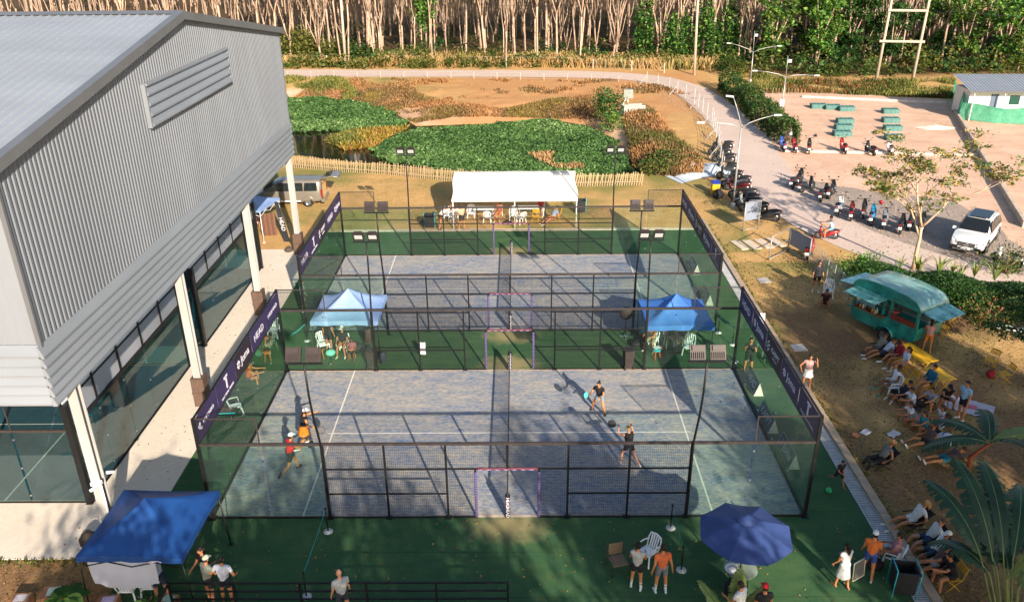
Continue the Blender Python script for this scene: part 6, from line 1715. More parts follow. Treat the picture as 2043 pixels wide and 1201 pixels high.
def person(label, pos, rz, pose, shirt='#d8d8d6', shorts='#26282c', skin='tan', hair='#241a14', hairs='short', shoe='#d0d0cc', sleeve=.55, short_len=.55, h=1.74, cap=None, skirt=None, sock=None, seat=None, head=(0, 0), group=None, pants=False, arms=None, legs=None):
    k = h / 1.69
    lean, lL, lR, aL, aR, sz = POSES[pose]
    if arms: aL, aR = arms
    if legs: lL, lR = legs
    if seat is not None: sz = seat
    ln = R(lean)
    caps = []   # (a, b, ra, rb, tag)
    up_ = Vector((0, math.sin(ln), math.cos(ln))); fw = Vector((0, math.cos(ln), -math.sin(ln)))
    pel = Vector((0, 0, 0)); chest = pel + up_ * .36 * k; neck = pel + up_ * .53 * k; hc = neck + (up_ * .8 + Vector((0, 0, .25)) + fw * .12).normalized() * .155 * k
    caps += [(pel + Vector((-.07 * k, 0, 0)), pel + Vector((.07 * k, 0, 0)), .115 * k, .115 * k, 'pelvis'), (pel + up_ * .05, chest, .118 * k, .132 * k, 'torso'), (pel + up_ * .12 + Vector((-.055 * k, 0, 0)), chest + Vector((-.075 * k, 0, 0)), .09 * k, .11 * k, 'torso'), (pel + up_ * .12 + Vector((.055 * k, 0, 0)), chest + Vector((.075 * k, 0, 0)), .09 * k, .11 * k, 'torso')]
    caps += [(chest + up_ * .05 + Vector((-.13 * k, 0, 0)), chest + up_ * .05 + Vector((.13 * k, 0, 0)), .085 * k, .085 * k, 'torso'), (chest + up_ * .08, neck + up_ * .05 * k, .06 * k, .05 * k, 'neck')]
    feet = []; hands = []
    for sx, (f, ab, kn) in ((-1, lL), (1, lR)):
        hp = pel + Vector((sx * .09 * k, 0, -.03 * k)); d1 = dirv(sx, R(f), R(ab)); kp = hp + d1 * .42 * k
        d2 = dirv(sx, R(f - kn), R(ab * .6)); an = kp + d2 * .41 * k
        caps += [(hp, kp, .088 * k, .058 * k, 'thigh'), (kp, an, .056 * k, .036 * k, 'shin'), (kp + d2 * .1 * k - Vector((0, .012, 0)), kp + d2 * .2 * k, .055 * k, .05 * k, 'shin')]
        ff = Vector((sx * .12, 1, 0)).normalized() if abs(d2.z) > .55 else (Vector((0, 0, 1)) * .75 + Vector((0, .45, 0))).normalized()
        hl = an + d2 * .04 * k
        caps += [(hl - ff * .045 * k, hl + ff * .15 * k, .043 * k, .034 * k, 'foot')]
        feet.append(hl)
    for sx, (f, ab, el) in ((-1, aL), (1, aR)):
        sp = chest + up_ * .075 * k + Vector((sx * .185 * k, 0, 0)); f2 = f + lean * .6; d1 = dirv(sx, R(f2), R(ab)); ep = sp + d1 * .28 * k
        d2 = dirv(sx, R(f2 + el), R(-8 if el > 25 else ab)); wp = ep + d2 * .25 * k
        caps += [(sp, ep, .055 * k, .041 * k, 'uarm'), (ep, wp, .041 * k, .028 * k, 'farm'), (wp, wp + d2 * .085 * k, .03 * k, .03 * k, 'hand')]
        hands.append((wp + d2 * .09 * k, d2, sx))
    zmin = min(min(a.z - ra, b_.z - rb) for a, b_, ra, rb, t in caps if t == 'foot') if sz is None else None
    dz = (-zmin if sz is None else sz + .10 * k)
    root = thing('person', label, 'person', pos, R(rz), group)
    mb = MB()
    for a, b_, ra, rb, t in caps:
        if t == 'foot': ra, rb = ra, rb
        n = 5; pts = [a.lerp(b_, i / n) for i in range(n + 1)]; d = (b_ - a).normalized()
        pp = [a - d * ra * .9, a - d * ra * .6] + pts + [b_ + d * rb * .6, b_ + d * rb * .9]
        rr = [ra * .35, ra * .78] + [ra + (rb - ra) * i / n for i in range(n + 1)] + [rb * .78, rb * .35]
        mb.tube(pp, rr, 10)
    turn = R(head[0]); hq = Matrix.Rotation(turn, 3, 'Z')
    mb.ell(hc, (.075 * k, .092 * k, .112 * k), 12, 9); mb.ell(hc + hq @ Vector((0, .03, -.06)) * k, (.052 * k, .058 * k, .055 * k), 10, 7); mb.ell(hc + hq @ Vector((0, .095, -.012)) * k, (.018 * k, .024 * k, .026 * k), 8, 6)
    for sx in (-1, 1): mb.ell(hc + hq @ Vector((sx * .078, -.005, -.01)) * k, (.014, .022, .03), 8, 6)
    o = bpy.data.objects.new('body', mb.mesh('body', [])); COL.objects.link(o)
    md = o.modifiers.new('rm', 'REMESH'); md.mode = 'VOXEL'; md.voxel_size = .017; md.use_smooth_shade = True
    sm_ = o.modifiers.new('sm', 'SMOOTH'); sm_.iterations = 3; sm_.factor = .5
    mats = [SKIN[skin], clo(shirt), clo(shorts), clo(shoe), clo(sock) if sock else SKIN[skin]]
    TEMP.append((o, root, caps, hands, mats, dz, dict(sleeve=sleeve, short_len=short_len, pants=pants, sock=bool(sock), hc=hc, k=k)))
    # hair, cap, skirt are children
    hz = Vector((0, 0, dz))
    hm = mat('hair_' + hair, hx(hair), .7, 0, .3, 12, .3, 60)
    if hairs != 'bald':
        mb = MB(); vs = []; fs = []
        n, m_ = 14, 7
        for i in range(m_ + 1):
            t = math.pi * .62 * i / m_
            for j in range(n):
                a = 6.283 * j / n; fr = math.cos(a - 1.5708)      # 1 at the face
                tt = t * (1 - .42 * max(0, fr)) * (1.16 if fr < -.2 else 1)
                q = Vector((.083 * math.sin(tt) * math.cos(a), .1 * math.sin(tt) * math.sin(a) - .006, .122 * math.cos(tt))) * k
                vs.append(hc + hq @ q + hz)
        for i in range(m_):
            for j in range(n): fs.append((i * n + j, (i + 1) * n + j, (i + 1) * n + (j + 1) % n, i * n + (j + 1) % n))
        mb.add(vs, fs, 0, True)
        if hairs == 'bun': mb.ell(hc + hz + hq @ Vector((0, -.08, .1)) * k, (.045, .045, .045), 8, 6)
        if hairs == 'long':
            pts = [hc + hz + hq @ Vector((0, -.07, .02)), hc + hz + hq @ Vector((0, -.105, -.1)), hc + hz + hq @ Vector((0, -.11, -.24))]; mb.tube(pts, [.07, .065, .03], 8)
        if hairs == 'tail':
            pts = [hc + hz + hq @ Vector((0, -.09, .05)), hc + hz + hq @ Vector((0, -.14, -.02)), hc + hz + hq @ Vector((0, -.13, -.18))]; mb.tube(pts, [.03, .035, .012], 7)
        mb.build('hair', hm, root)
    if cap:
        mb = MB(); vs = []
        rows = [[hc + hz + hq @ Vector((.09 * math.sin(t) * math.cos(a), .107 * math.sin(t) * math.sin(a), .035 + .1 * math.cos(t))) * k for a in np.linspace(0, 6.283, 15)[:-1]] for t in np.linspace(.01, 1.6, 6)]
        mb.grid(rows, close=True)
        mb.grid([[hc + hz + hq @ Vector((x, .085 - abs(x) * .2 + d, .03 - d * .25)) * k for x in (-.075, -.03, .03, .075)] for d in (0, .05, .085)])
        mb.build('cap', clo(cap), root)
    if skirt:
        c, L_ = skirt; mb = MB(); rows = []
        for i in range(6):
            t = i / 5; rows.append([pel + hz + Vector((0, 0, .08 * k)) + Vector((math.cos(a) * (.135 + .09 * t + .018 * math.sin(a * 5) * t) * k, math.sin(a) * (.125 + .09 * t + .018 * math.cos(a * 6) * t) * k, -L_ * t)) for a in np.linspace(0, 6.283, 23)[:-1]])
        mb.grid(rows, close=True); mb.build('skirt', clo(c), root)
    mb = MB()
    for sx in (-1, 1): mb.ell(hc + hz + hq @ Vector((sx * .03, .083, .012)) * k, (.011, .008, .007), 6, 4)
    mb.box(hc + hz + hq @ Vector((0, .087, -.058)) * k, (.035, .008, .008), (0, 0, turn)); fo_ = mb.build('eyes_and_mouth', mat('face_dark', hx('#3a2019'), .6), root); fo_['kind'] = 'stuff'
    PEOPLE[label] = (root, [(Matrix.Rotation(R(rz), 3, 'Z') @ (q + hz) + Vector((pos[0], pos[1], 0)), Matrix.Rotation(R(rz), 3, 'Z') @ d, s) for q, d, s in hands])
    return root

def finish_people():
    dg = bpy.context.evaluated_depsgraph_get()
    for o, root, caps, hands, mats, dz, kw in TEMP:
        me = bpy.data.meshes.new_from_object(o.evaluated_get(dg))
        n = len(me.polygons); cen = np.empty(n * 3, 'f4'); me.polygons.foreach_get('center', cen); cen = cen.reshape(-1, 3)
        best = np.full(n, 1e9); lab = np.zeros(n, int)
        for a, b_, ra, rb, t in caps:
            A = np.array(a); D = np.array(b_) - A; u = np.clip(((cen - A) @ D) / (D @ D + 1e-9), 0, 1)
            dist = np.linalg.norm(cen - A - u[:, None] * D, axis=1) - (ra + (rb - ra) * u)
            if t == 'torso': l = np.full(n, 1)
            elif t == 'pelvis': l = np.full(n, 2)
            elif t == 'thigh': l = np.where(kw['pants'] | (u < kw['short_len']), 2, 0)
            elif t == 'shin': l = np.where(kw['pants'], 2, np.where(u > .62, 4, 0))
            elif t == 'foot': l = np.full(n, 3)
            elif t == 'uarm': l = np.where(u < kw['sleeve'], 1, 0)
            elif t == 'farm': l = np.where(kw['sleeve'] > 1, np.where(u < kw['sleeve'] - 1, 1, 0), 0)
            else: l = np.zeros(n, int)
            if t == 'neck': dist = dist + np.where(u < .3, .02, 0)
            up_ = dist < best; best = np.where(up_, dist, best); lab = np.where(up_, l, lab)
        hd = np.linalg.norm((cen - np.array(kw['hc'])) / (np.array([.085, .1, .13]) * kw['k']), axis=1); lab[hd < 1.15] = 0
        # clothes stand a little off the skin
        nv = len(me.vertices); off = np.zeros(nv)
        for i, p_ in enumerate(me.polygons):
            pass
        me.materials.clear()
        for m in mats: me.materials.append(m)
        me.polygons.foreach_set('material_index', lab.astype('i4')); me.polygons.foreach_set('use_smooth', [True] * n)
        bm = bmesh.new(); bm.from_mesh(me)
        for v in bm.verts:
            ls = [f.material_index for f in v.link_faces]
            if ls and all(l in (1, 2) for l in ls): v.co += v.normal * .008
        # five fingers on each hand
        fing = MB(); k = kw['k']
        for q, d, sx in hands:
            d = Vector(d).normalized(); s = d.cross(Vector((sx * 1.0, .2, 0))).normalized(); c = d.cross(s)
            for j in range(4):
                b0 = q + s * (-.027 + .018 * j) * k - d * .01; L_ = (.07, .082, .078, .06)[j] * k
                fing.tube([b0, b0 + d * L_ * .5 + c * .006, b0 + d * L_ + c * .022], [.0095, .0088, .006], 5)
            b0 = q - d * .06 * k + s * -.03 * k; fing.tube([b0, b0 + s * -.028 * k + d * .025 * k, b0 + s * -.034 * k + d * .058 * k], [.011, .010, .007], 5)
        fm = fing.mesh('f', [mats[0]]); bm.from_mesh(fm); bm.to_mesh(me); bm.free(); bpy.data.meshes.remove(fm)
        bpy.data.objects.remove(o)
        me.name = 'body'; put('body', me, root, (0, 0, dz))

def racket(hand, d, c, lab, rz=0):
    q = Vector(hand); d = Vector(d).normalized(); root = thing('padel_racket', lab, 'racket', q)
    s = d.cross(Vector((.2, -1, .5))).normalized(); nrm = d.cross(s); m = mat('racket_' + c, hx(c), .4, 0, .1, 6)
    mb = MB(); mb.tube([d * -.06, d * .1], .014, 8); mb.build('grip', BLACKPL, root)
    mb = MB(); n = 18; ring = [d * .24 + d * math.cos(6.283 * j / n) * .14 + s * math.sin(6.283 * j / n) * .125 for j in range(n)]
    mb.add([p_ + nrm * .018 for p_ in ring] + [p_ - nrm * .018 for p_ in ring], [tuple(range(n)), tuple(range(2 * n - 1, n - 1, -1))] + [(j, j + n, (j + 1) % n + n, (j + 1) % n) for j in range(n)]); mb.build('face', m, root)
    mb = MB(); mb.tube([p_ for p_ in ring] + [ring[0]], .02, 6, 0, False); mb.build('frame', BLACKPL, root)

# --- players
person('player in red vest and black shorts on the near court', (-7.9, 2.48, 0), -50, 'stride', '#cc2028', '#222326', 'tan', '#1d1816', 'short', '#26282c', .35, .6, cap='#d5dad8')
person('player in black top and orange skirt with a racket on the near court', (-7.8, 4.11, 0), -60, 'strike', '#1f2024', '#d0701c', 'sun', '#2a1d16', 'tail', '#dcdcd8', .1, .5, 1.72, cap='#dcdcd8', skirt=('#d8781e', .36))
person('player in black tee with wide stance at the net side of the near court', (3.69, 6.45, 0), 150, 'lunge', '#1d1d20', '#6b7d88', 'sun', '#1a1412', 'bun', '#24262a', .5, .45, 1.62)
person('blonde player in black crop top seen from behind on the near court', (4.43, 2.94, 0), 20, 'strike', '#1c1c20', '#1a1a1e', 'fair', '#c79a5c', 'bun', '#d8d6d2', 0, .5, 1.64, arms=((62, 24, 85), (52, 28, 90)))
pl = PEOPLE['player in black top and orange skirt with a racket on the near court'][1]; racket(pl[1][0], (.8, .1, -.5), '#2a2a2e', 'dark padel racket of the player in the orange skirt')
pl = PEOPLE['player in black tee with wide stance at the net side of the near court'][1]; racket(pl[1][0], (-.5, -.5, .3), '#56c7bd', 'turquoise padel racket of the player at the net side')
pl = PEOPLE['blonde player in black crop top seen from behind on the near court'][1]; racket(pl[0][0], (-.8, .2, .1), '#1e1e22', 'black padel racket of the blonde player')
pl = PEOPLE['player in red vest and black shorts on the near court'][1]; racket(pl[1][0], (.3, .6, -.4), '#1e2024', 'black padel racket of the player in the red vest')

# --- foreground turf
person('man in grey vest and black shorts with a black cap on the turf', (3.89, -3.24, 0), -15, 'phone', '#a3a29e', '#1e1f22', 'sun', '#1c1614', 'short', '#dadad6', .12, .5, 1.63, cap='#1c1d20', sock='#d8d8d4')
person('man in orange tee with hands behind his back on the turf', (4.6, -3.4, 0), 8, 'behind', '#c9663c', '#6d7276', 'sun', '#1c1512', 'short', '#c9d2d8', .5, .62, 1.74, sock='#d8d8d4')
person('woman in white dress seen from behind near the kerb', (10.07, -3.22, 0), 20, 'stand_b', '#d2d0cc', '#d2d0cc', 'sun', '#1a1310', 'long', '#a06a48', .2, .6, 1.58, skirt=('#d2d0cc', .5))
person('man in orange vest and blue shorts with a white cap by the kerb', (10.98, -2.85, 0), -25, 'stand_b', '#c4662c', '#2f4a86', 'sun', '#1c1512', 'short', '#a8a8a4', .25, .55, 1.72, cap='#d0d4da')
person('person in pink shirt seated on the white chair at the kerb', (11.92, -2.39, 0), 55, 'sit', '#a8727a', '#6a6058', 'tan', '#2a1a14', 'short', '#cfcfcb', .55, .6)
person('man in white shirt cut off by the bottom edge', (6.54, -4.9, 0), 40, 'phone', '#d2d2d0', '#3a3d44', 'tan', '#2a1c16', 'short', '#c8c8c4')
person('man in black tee and red cap at the bottom edge', (7.14, -4.98, 0), 10, 'stand', '#1d1d20', '#26272b', 'tan', '#2a1c16', 'short', '#c8c8c4', cap='#b3202a')
person('bald man in grey bib behind the black railing', (-4.69, -4.38, 0), 30, 'stand', '#a7a8a6', '#33363c', 'fair', '#2a1c16', 'bald', '#55585c')
person('woman with long dark hair in black beside the blue canopy', (-8.98, -3.26, 0), 150, 'stand_b', '#1f1a19', '#1f1d1e', 'tan', '#1d120f', 'long', '#35322f', .6, .6, 1.66)
person('person in khaki tee and cap beside the blue canopy', (-8.74, -3.79, 0), -30, 'phone', '#8d9080', '#2a2826', 'tan', '#2a1c16', 'short', '#44413c', .6, .6, 1.7, cap='#9a9c8c')
person('man in white tee with hand on hip beside the blue canopy', (-8.23, -3.83, 0), -5, 'hipshand', '#cfcfd6', '#252a36', 'sun', '#17110f', 'short', '#4a4844', .55, .55, 1.74)
person('man in pale tee bending by the white sheet under the canopy', (-10.19, -3.74, 0), 40, 'bend', '#b5b8be', '#222a3c', 'tan', '#1c1512', 'short', '#b0b0ac', .6, .6)
person('child in black kicking the green ball', (11.68, 1.64, 0), 195, 'stride', '#1c1c1f', '#1c1c1f', 'tan', '#17110f', 'short', '#9a6748', .6, .8, 1.16)
# --- right lawn
person('man in black tee and shorts with a backpack by the wire fence', (16.35, 18.18, 0), 175, 'stand', '#24262a', '#1f2023', 'tan', '#1c1512', 'short', '#dcdcd8', .9, .62, 1.8, sock='#c8c8c4')
person('person in maroon sitting on the grass before the white chair', (16.31, 16.48, 0), 150, 'ground', '#4a2226', '#2a2830', 'tan', '#1c1512', 'short', '#dcdcd8', .6, .5)
person('person in black holding a phone outside the near court glass', (10.53, 9.6, 0), 165, 'armsup', '#22282a', '#1c2422', 'sun', '#1a1412', 'short', '#7d4f38', .5, .7, 1.74)
person('woman in pink top and white skirt walking on the lawn', (12.66, 8.21, 0), 165, 'armsup', '#b08a86', '#d0c6c6', 'tan', '#1a1210', 'bun', '#8a5a42', .1, .5, 1.66, skirt=('#cfc5c6', .34), arms=((70, 25, 120), (5, 40, 60)))
person('man in red tee leaning at the trailer counter', (17.95, 12.76, 0), -40, 'lean', '#c0504a', '#7b7f84', 'dark', '#1c1512', 'short', '#5a4034', .6, .6, 1.78)
person('woman in orange shorts carrying a tray beside the trailer', (19.18, 11.35, 0), -20, 'phone', '#b98a7e', '#d0782a', 'sun', '#2a1a14', 'long', '#8a5a42', 0, .5, 1.68)
person('man in light blue shirt standing by the picnic blanket', (18.02, 5.77, 0), 110, 'stand', '#8fb2cc', '#20242e', 'sun', '#241812', 'short', '#e0e0dc', .6, .6, 1.78)
person('man in grey shirt lounging in the leftmost low chair', (16.85, 11.19, 0), 95, 'recline', '#7d766c', '#55554c', 'tan', '#2a1c16', 'short', '#dadad6', .5, .5, sock='#26262a')
person('person in white shirt reclining beside the grey shirted man', (17.02, 10.81, 0), 80, 'lounge', '#b9c2d2', '#3a3e46', 'sun', '#2a1c16', 'short', '#cfcfcb', .7, .6)
person('person in red jacket with crossed legs in front of the yellow table', (17.3, 10.16, 0), 95, 'sitcross', '#8c1f2a', '#3a3436', 'tan', '#3a2418', 'short', '#dcdcd8', 1.6, .45)
person('person in white shirt beside the red jacket', (17.31, 9.44, 0), 85, 'sit', '#bfc6d6', '#b08a62', 'sun', '#2a1c16', 'long', '#dcdcd8', .6, .3, sock='#d8d8d4')
person('person in white vest on the white plastic chair of the lawn', (16.16, 7.85, 0), 92, 'sitcross', '#d2d4d8', '#8c8c8e', 'dark', '#17110f', 'short', '#3f8c7a', .1, .5)
person('person in teal jacket on a yellow chair with bare legs', (17.64, 7.84, 0), 105, 'sitcross', '#1f5a74', '#1f2226', 'sun', '#17110f', 'short', '#2a2a2e', 1.6, .3)
person('person in dark clothes with white socks sitting on the grass', (16.3, 7.21, 0), 92, 'ground_b', '#232328', '#26262a', 'tan', '#17110f', 'short', '#dcdcda', .7, .7, sock='#d8d8d8')
person('person in white tee sitting on the grass next to the dark one', (16.5, 6.67, 0), 95, 'ground', '#cdd0da', '#5a4a44', 'tan', '#2a1c16', 'short', '#cfcfcb')
person('man in black vest crouching by the blanket', (17.76, 6.66, 0), 170, 'squat', '#1b1b1e', '#1b1b1e', 'tan', '#17110f', 'short', '#8a5a42', .3, .5, cap='#1e1e22', seat=.42)
person('person in white tee with knees up at the front of the group', (15.98, 5.57, 0), 92, 'ground', '#d0cfcc', '#8a6a5a', 'tan', '#3a2418', 'short', '#8f7a6c')
person('woman in teal top in the seated group', (16.21, 4.93, 0), 100, 'ground', '#2f7f86', '#4a3a38', 'tan', '#3a2418', 'long', '#b58a88', .2, .4)
person('woman in white strap top in the seated group', (16.65, 4.79, 0), 80, 'ground_b', '#b9b4b2', '#3a3232', 'dark', '#2a1812', 'long', '#8a6a5a', .1, .4)
person('person with legs stretched in black shorts and white shoes', (15.93, 4.06, 0), 95, 'ground_l', '#5a4a48', '#20222a', 'sun', '#3a2418', 'long', '#dcdcd8', .3, .5)
person('person in grey tee with bare legs and teal shoes by the black bag', (17.31, 6.74, 0), 120, 'ground', '#8f9298', '#3a3d44', 'sun', '#2a1c16', 'short', '#2f8c8a')
person('woman in cream top at the back of the seated group', (17.11, 5.34, -0), 95, 'ground', '#cfc4b4', '#4a4440', 'tan', '#3a2418', 'long', '#d4d4d0', .3, .4)
person('child in white tee tucked into the seated group', (16.13, 5.28, 0), 90, 'ground', '#d4d6da', '#4a5a70', 'tan', '#2a1c16', 'short', '#d4d4d0', .6, .5, 1.35)
person('person in striped top and black trousers in the low chair by the kerb', (13.62, 2.75, 0), 95, 'recline', '#6d6a68', '#1b1b1e', 'tan', '#a5784c', 'tail', '#7d4f38', .15, 1, pants=True)
person('person lying on the grass in teal shorts under the palm leaves', (16.13, 2.97, 0), 95, 'lie', '#5a4a48', '#1f6a7a', 'sun', '#3a2418', 'short', '#d4d4d0')
person('woman in white top and shorts reclining with crossed legs', (13.31, -0.59, 0), 92, 'lounge', '#d4d2cc', '#d0cec8', 'sun', '#b58a58', 'long', '#dcdcda', .6, .4, 1.7)
person('man in white tee and sunglasses in a low chair', (13.42, -1.5, 0), 88, 'recline', '#cbc9c4', '#2f4560', 'fair', '#5a4030', 'short', '#cfcfcb', .6, .55)
person('man in white tee and white cap in a low chair', (13.3, -2.09, 0), 86, 'recline', '#d4d4d2', '#33475c', 'tan', '#2a1c16', 'short', '#8a5a42', .6, .6, cap='#dcdcda')
person('woman with long dark hair in brown top in a low chair', (13.09, -2.65, 0), 90, 'recline', '#5c4644', '#a89a98', 'tan', '#1d1310', 'long', '#a06a50', .1, .3, 1.66)
person('man in black tee seated on the yellow chair by the palm', (13.28, -3.28, 0), 92, 'sitfwd', '#18181b', '#1c1c1f', 'tan', '#17110f', 'short', '#1c1c1f', .55, .5, 1.78)
# --- between the courts and beyond
person('woman in black standing under the pale blue canopy', (-8.45, 11.76, 0), -10, 'stand', '#1f2022', '#1f2022', 'tan', '#1c1512', 'tail', '#2a2a2c', .2, .55, 1.72)
person('person in black tee and white cap seated under the pale blue canopy', (-7.77, 11.66, 0), 175, 'sit', '#1b1c1f', '#8f5a30', 'tan', '#2a1c16', 'short', '#cfcfcb', .6, .4, cap='#dad8d4')
person('child in maroon and white tee seated in front of the canopy', (-7.26, 11.17, 0), 180, 'sit', '#8a4a56', '#26262a', 'dark', '#17110f', 'short', '#dcdcd8', .6, .6, 1.4, seat=.3)
person('person in camouflage shorts seated at the brighter blue canopy', (6.65, 11.99, 0), 150, 'sitfwd', '#8a5a44', '#8a8060', 'sun', '#2a1c16', 'short', '#d4d4d0', .3, .9)
person('person with white socks seated under the brighter blue canopy', (7.49, 12.48, 0), 185, 'sit', '#2a2c30', '#33363c', 'tan', '#2a1c16', 'short', '#dcdcd8', .6, .6, sock='#dcdcd8')
person('person seated beside the white chair under the brighter canopy', (8.13, 12.37, 0), 170, 'sit', '#34363c', '#26282c', 'sun', '#2a1c16', 'short', '#dcdcd8', .6, .5)
person('person sitting on the turf behind the near court left glass', (-11.44, 9.04, 0), -80, 'ground', '#c25e26', '#3a3a3e', 'sun', '#4a2e1c', 'short', '#dcdcd8', .2, .4)
person('person in mint tee standing behind the far court left glass', (-10.65, 16.12, 0), -80, 'stand', '#8fb5a2', '#3a4a40', 'fair', '#3a2418', 'short', '#cfcfcb')
person('person in white shirt bending left of the marquee', (-4.64, 28.37, 0), -60, 'bend', '#d4d0cc', '#6a4a3c', 'sun', '#2a1c16', 'short', '#3a2a24', .6, .4)
person('person in beige shirt standing before the marquee', (-3.22, 28.16, 0), 30, 'stand_b', '#c0ab88', '#3a332e', 'sun', '#3a2a20', 'short', '#cfcfcb', .6, .6)
person('person in orange seated under the marquee', (-0.84, 30.06, 0), 160, 'sit', '#8a5236', '#b5682c', 'tan', '#2a1c16', 'long', '#cfcfcb', .3, .5)
person('person in red top seated at the right marquee table', (1.94, 31.24, 0), 170, 'sit', '#a82830', '#44403e', 'tan', '#2a1c16', 'short', '#cfcfcb')
person('person in blue shirt reclining at the right end of the marquee', (2.7, 29.59, 0), 120, 'lounge', '#7d8aa4', '#b9764a', 'tan', '#2a1c16', 'short', '#cfcfcb', .6, .4)
person('person in dark shirt standing at the far stall', (-16.29, 28.22, 0), -20, 'stand_b', '#2a2422', '#3a3634', 'tan', '#1c1512', 'short', '#4a4440')
# rider of the red scooter
person('man in white shirt riding the small red scooter', (RIDE[0] + .25 * math.cos(RHD + math.pi), RIDE[1] + .25 * math.sin(RHD + math.pi)), math.degrees(RHD) - 90, 'ride', '#d6d6d8', '#6f9ab8', 'sun', '#2a1c16', 'short', '#7d4f38', .6, .5, 1.72, seat=.66)
finish_people()

# ================================================================== VEGETATION
nr = np.random.default_rng(21)
def leaf_mesh(name, C, size, mats, up=.35, aspect=.55, dirs=None, jitter=.4, mi=None):
    """N rhombic leaves at centres C; up pulls the leaf normals towards +Z"""
    C = np.asarray(C, float); N = len(C)
    n = nr.normal(size=(N, 3)); n[:, 2] = np.abs(n[:, 2]) + up * 2; n /= np.linalg.norm(n, axis=1)[:, None]
    t = dirs if dirs is not None else nr.normal(size=(N, 3))
    t = t - n * (t * n).sum(1)[:, None]; t /= np.linalg.norm(t, axis=1)[:, None] + 1e-9
    b_ = np.cross(n, t)
    s_ = (np.asarray(size) * (1 + jitter * (nr.random(N) - .5) * 2))[:, None]
    v = np.empty((N, 4, 3))
    v[:, 0] = C - t * s_ * .5; v[:, 2] = C + t * s_ * .5 - n * s_ * .10
    v[:, 1] = C + b_ * s_ * .5 * aspect + n * s_ * .06; v[:, 3] = C - b_ * s_ * .5 * aspect + n * s_ * .06
    me = bpy.data.meshes.new(name)
    me.vertices.add(N * 4); me.vertices.foreach_set('co', v.astype('f4').ravel())
    me.loops.add(N * 4); me.loops.foreach_set('vertex_index', np.arange(N * 4, dtype='i4'))
    me.polygons.add(N); me.polygons.foreach_set('loop_start', np.arange(0, N * 4, 4, dtype='i4'))
    me.polygons.foreach_set('loop_total', np.full(N, 4, 'i4'))
    for m in mats: me.materials.append(m)
    me.polygons.foreach_set('material_index', (nr.integers(0, len(mats), N) if mi is None else mi).astype('i4'))
    me.update(calc_edges=True)
    return me
def leafm(name, c, c2=None, tr=.35):
    return mat(name, hx(c), .55, 0, .3, 1.5, 0, 30, hx(c2) if c2 else None, (1, 1, 1), .3, tr)
LG = [leafm('leaf_green_deep', '#2c5222', '#3d692f'), leafm('leaf_green_mid', '#45762e', '#618f3c'), leafm('leaf_green_light', '#6d973e', '#97b454')]
LD = [leafm('leaf_dark_a', '#1c3818', '#284a22'), leafm('leaf_dark_b', '#2a4d22', '#3b602c'), leafm('leaf_dark_c', '#44632f', '#5b7436')]
LO = [leafm('leaf_olive_a', '#5a5f2a', '#757638'), leafm('leaf_olive_b', '#7a7a3c', '#98904a'), leafm('leaf_olive_c', '#3f4f22', '#596428')]
LY = [leafm('leaf_yellow_a', '#a08434', '#c0a04c'), leafm('leaf_yellow_b', '#b8934a', '#d6b468'), leafm('leaf_yellow_c', '#8c7a38', '#a8924a')]
LB = [leafm('weed_brown_a', '#7a5236', '#96683f', .2), leafm('weed_brown_b', '#9a7048', '#b88a58', .2), leafm('weed_brown_c', '#5c4a30', '#7a6440', .2)]
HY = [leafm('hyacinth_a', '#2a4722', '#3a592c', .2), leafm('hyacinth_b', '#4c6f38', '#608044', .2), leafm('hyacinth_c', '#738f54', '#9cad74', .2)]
BARK = mat('rubber_bark', hx('#927562'), .85, 0, .2, 2.2, .5, 12, hx('#cfb49c'), (1, 1, .35))
def bark_vary(m):
    nt = m.node_tree; N = nt.nodes; L = nt.links; b = N['Principled BSDF']; src = b.inputs['Base Color'].links[0].from_socket
    oi = N.new('ShaderNodeObjectInfo'); mr = N.new('ShaderNodeMapRange'); mr.inputs['To Min'].default_value = .7; mr.inputs['To Max'].default_value = 1.2; L.new(oi.outputs['Random'], mr.inputs[0])
    x = N.new('ShaderNodeMix'); x.data_type = 'RGBA'; x.blend_type = 'MULTIPLY'; x.inputs[0].default_value = 1; L.new(src, x.inputs[6]); L.new(mr.outputs[0], x.inputs[7]); L.new(x.outputs[2], b.inputs['Base Color'])
bark_vary(BARK)
BARK2 = mat('brown_bark', hx('#6b5542'), .9, 0, .2, 3, .5, 12, hx('#8f755b'), (1, 1, .3))

def clump(N, r, k=14, c=(0, 0, 0), shell=.55):
    """leaf centres gathered in k clumps inside an ellipsoid r"""
    cc = nr.normal(size=(k, 3)); cc /= np.linalg.norm(cc, axis=1)[:, None]
    cc *= (shell + (1 - shell) * nr.random((k, 1)))
    idx = nr.integers(0, k, N)
    d = nr.normal(size=(N, 3)) * .26
    q = (cc[idx] + d)
    return q * np.array(r) + np.array(c)

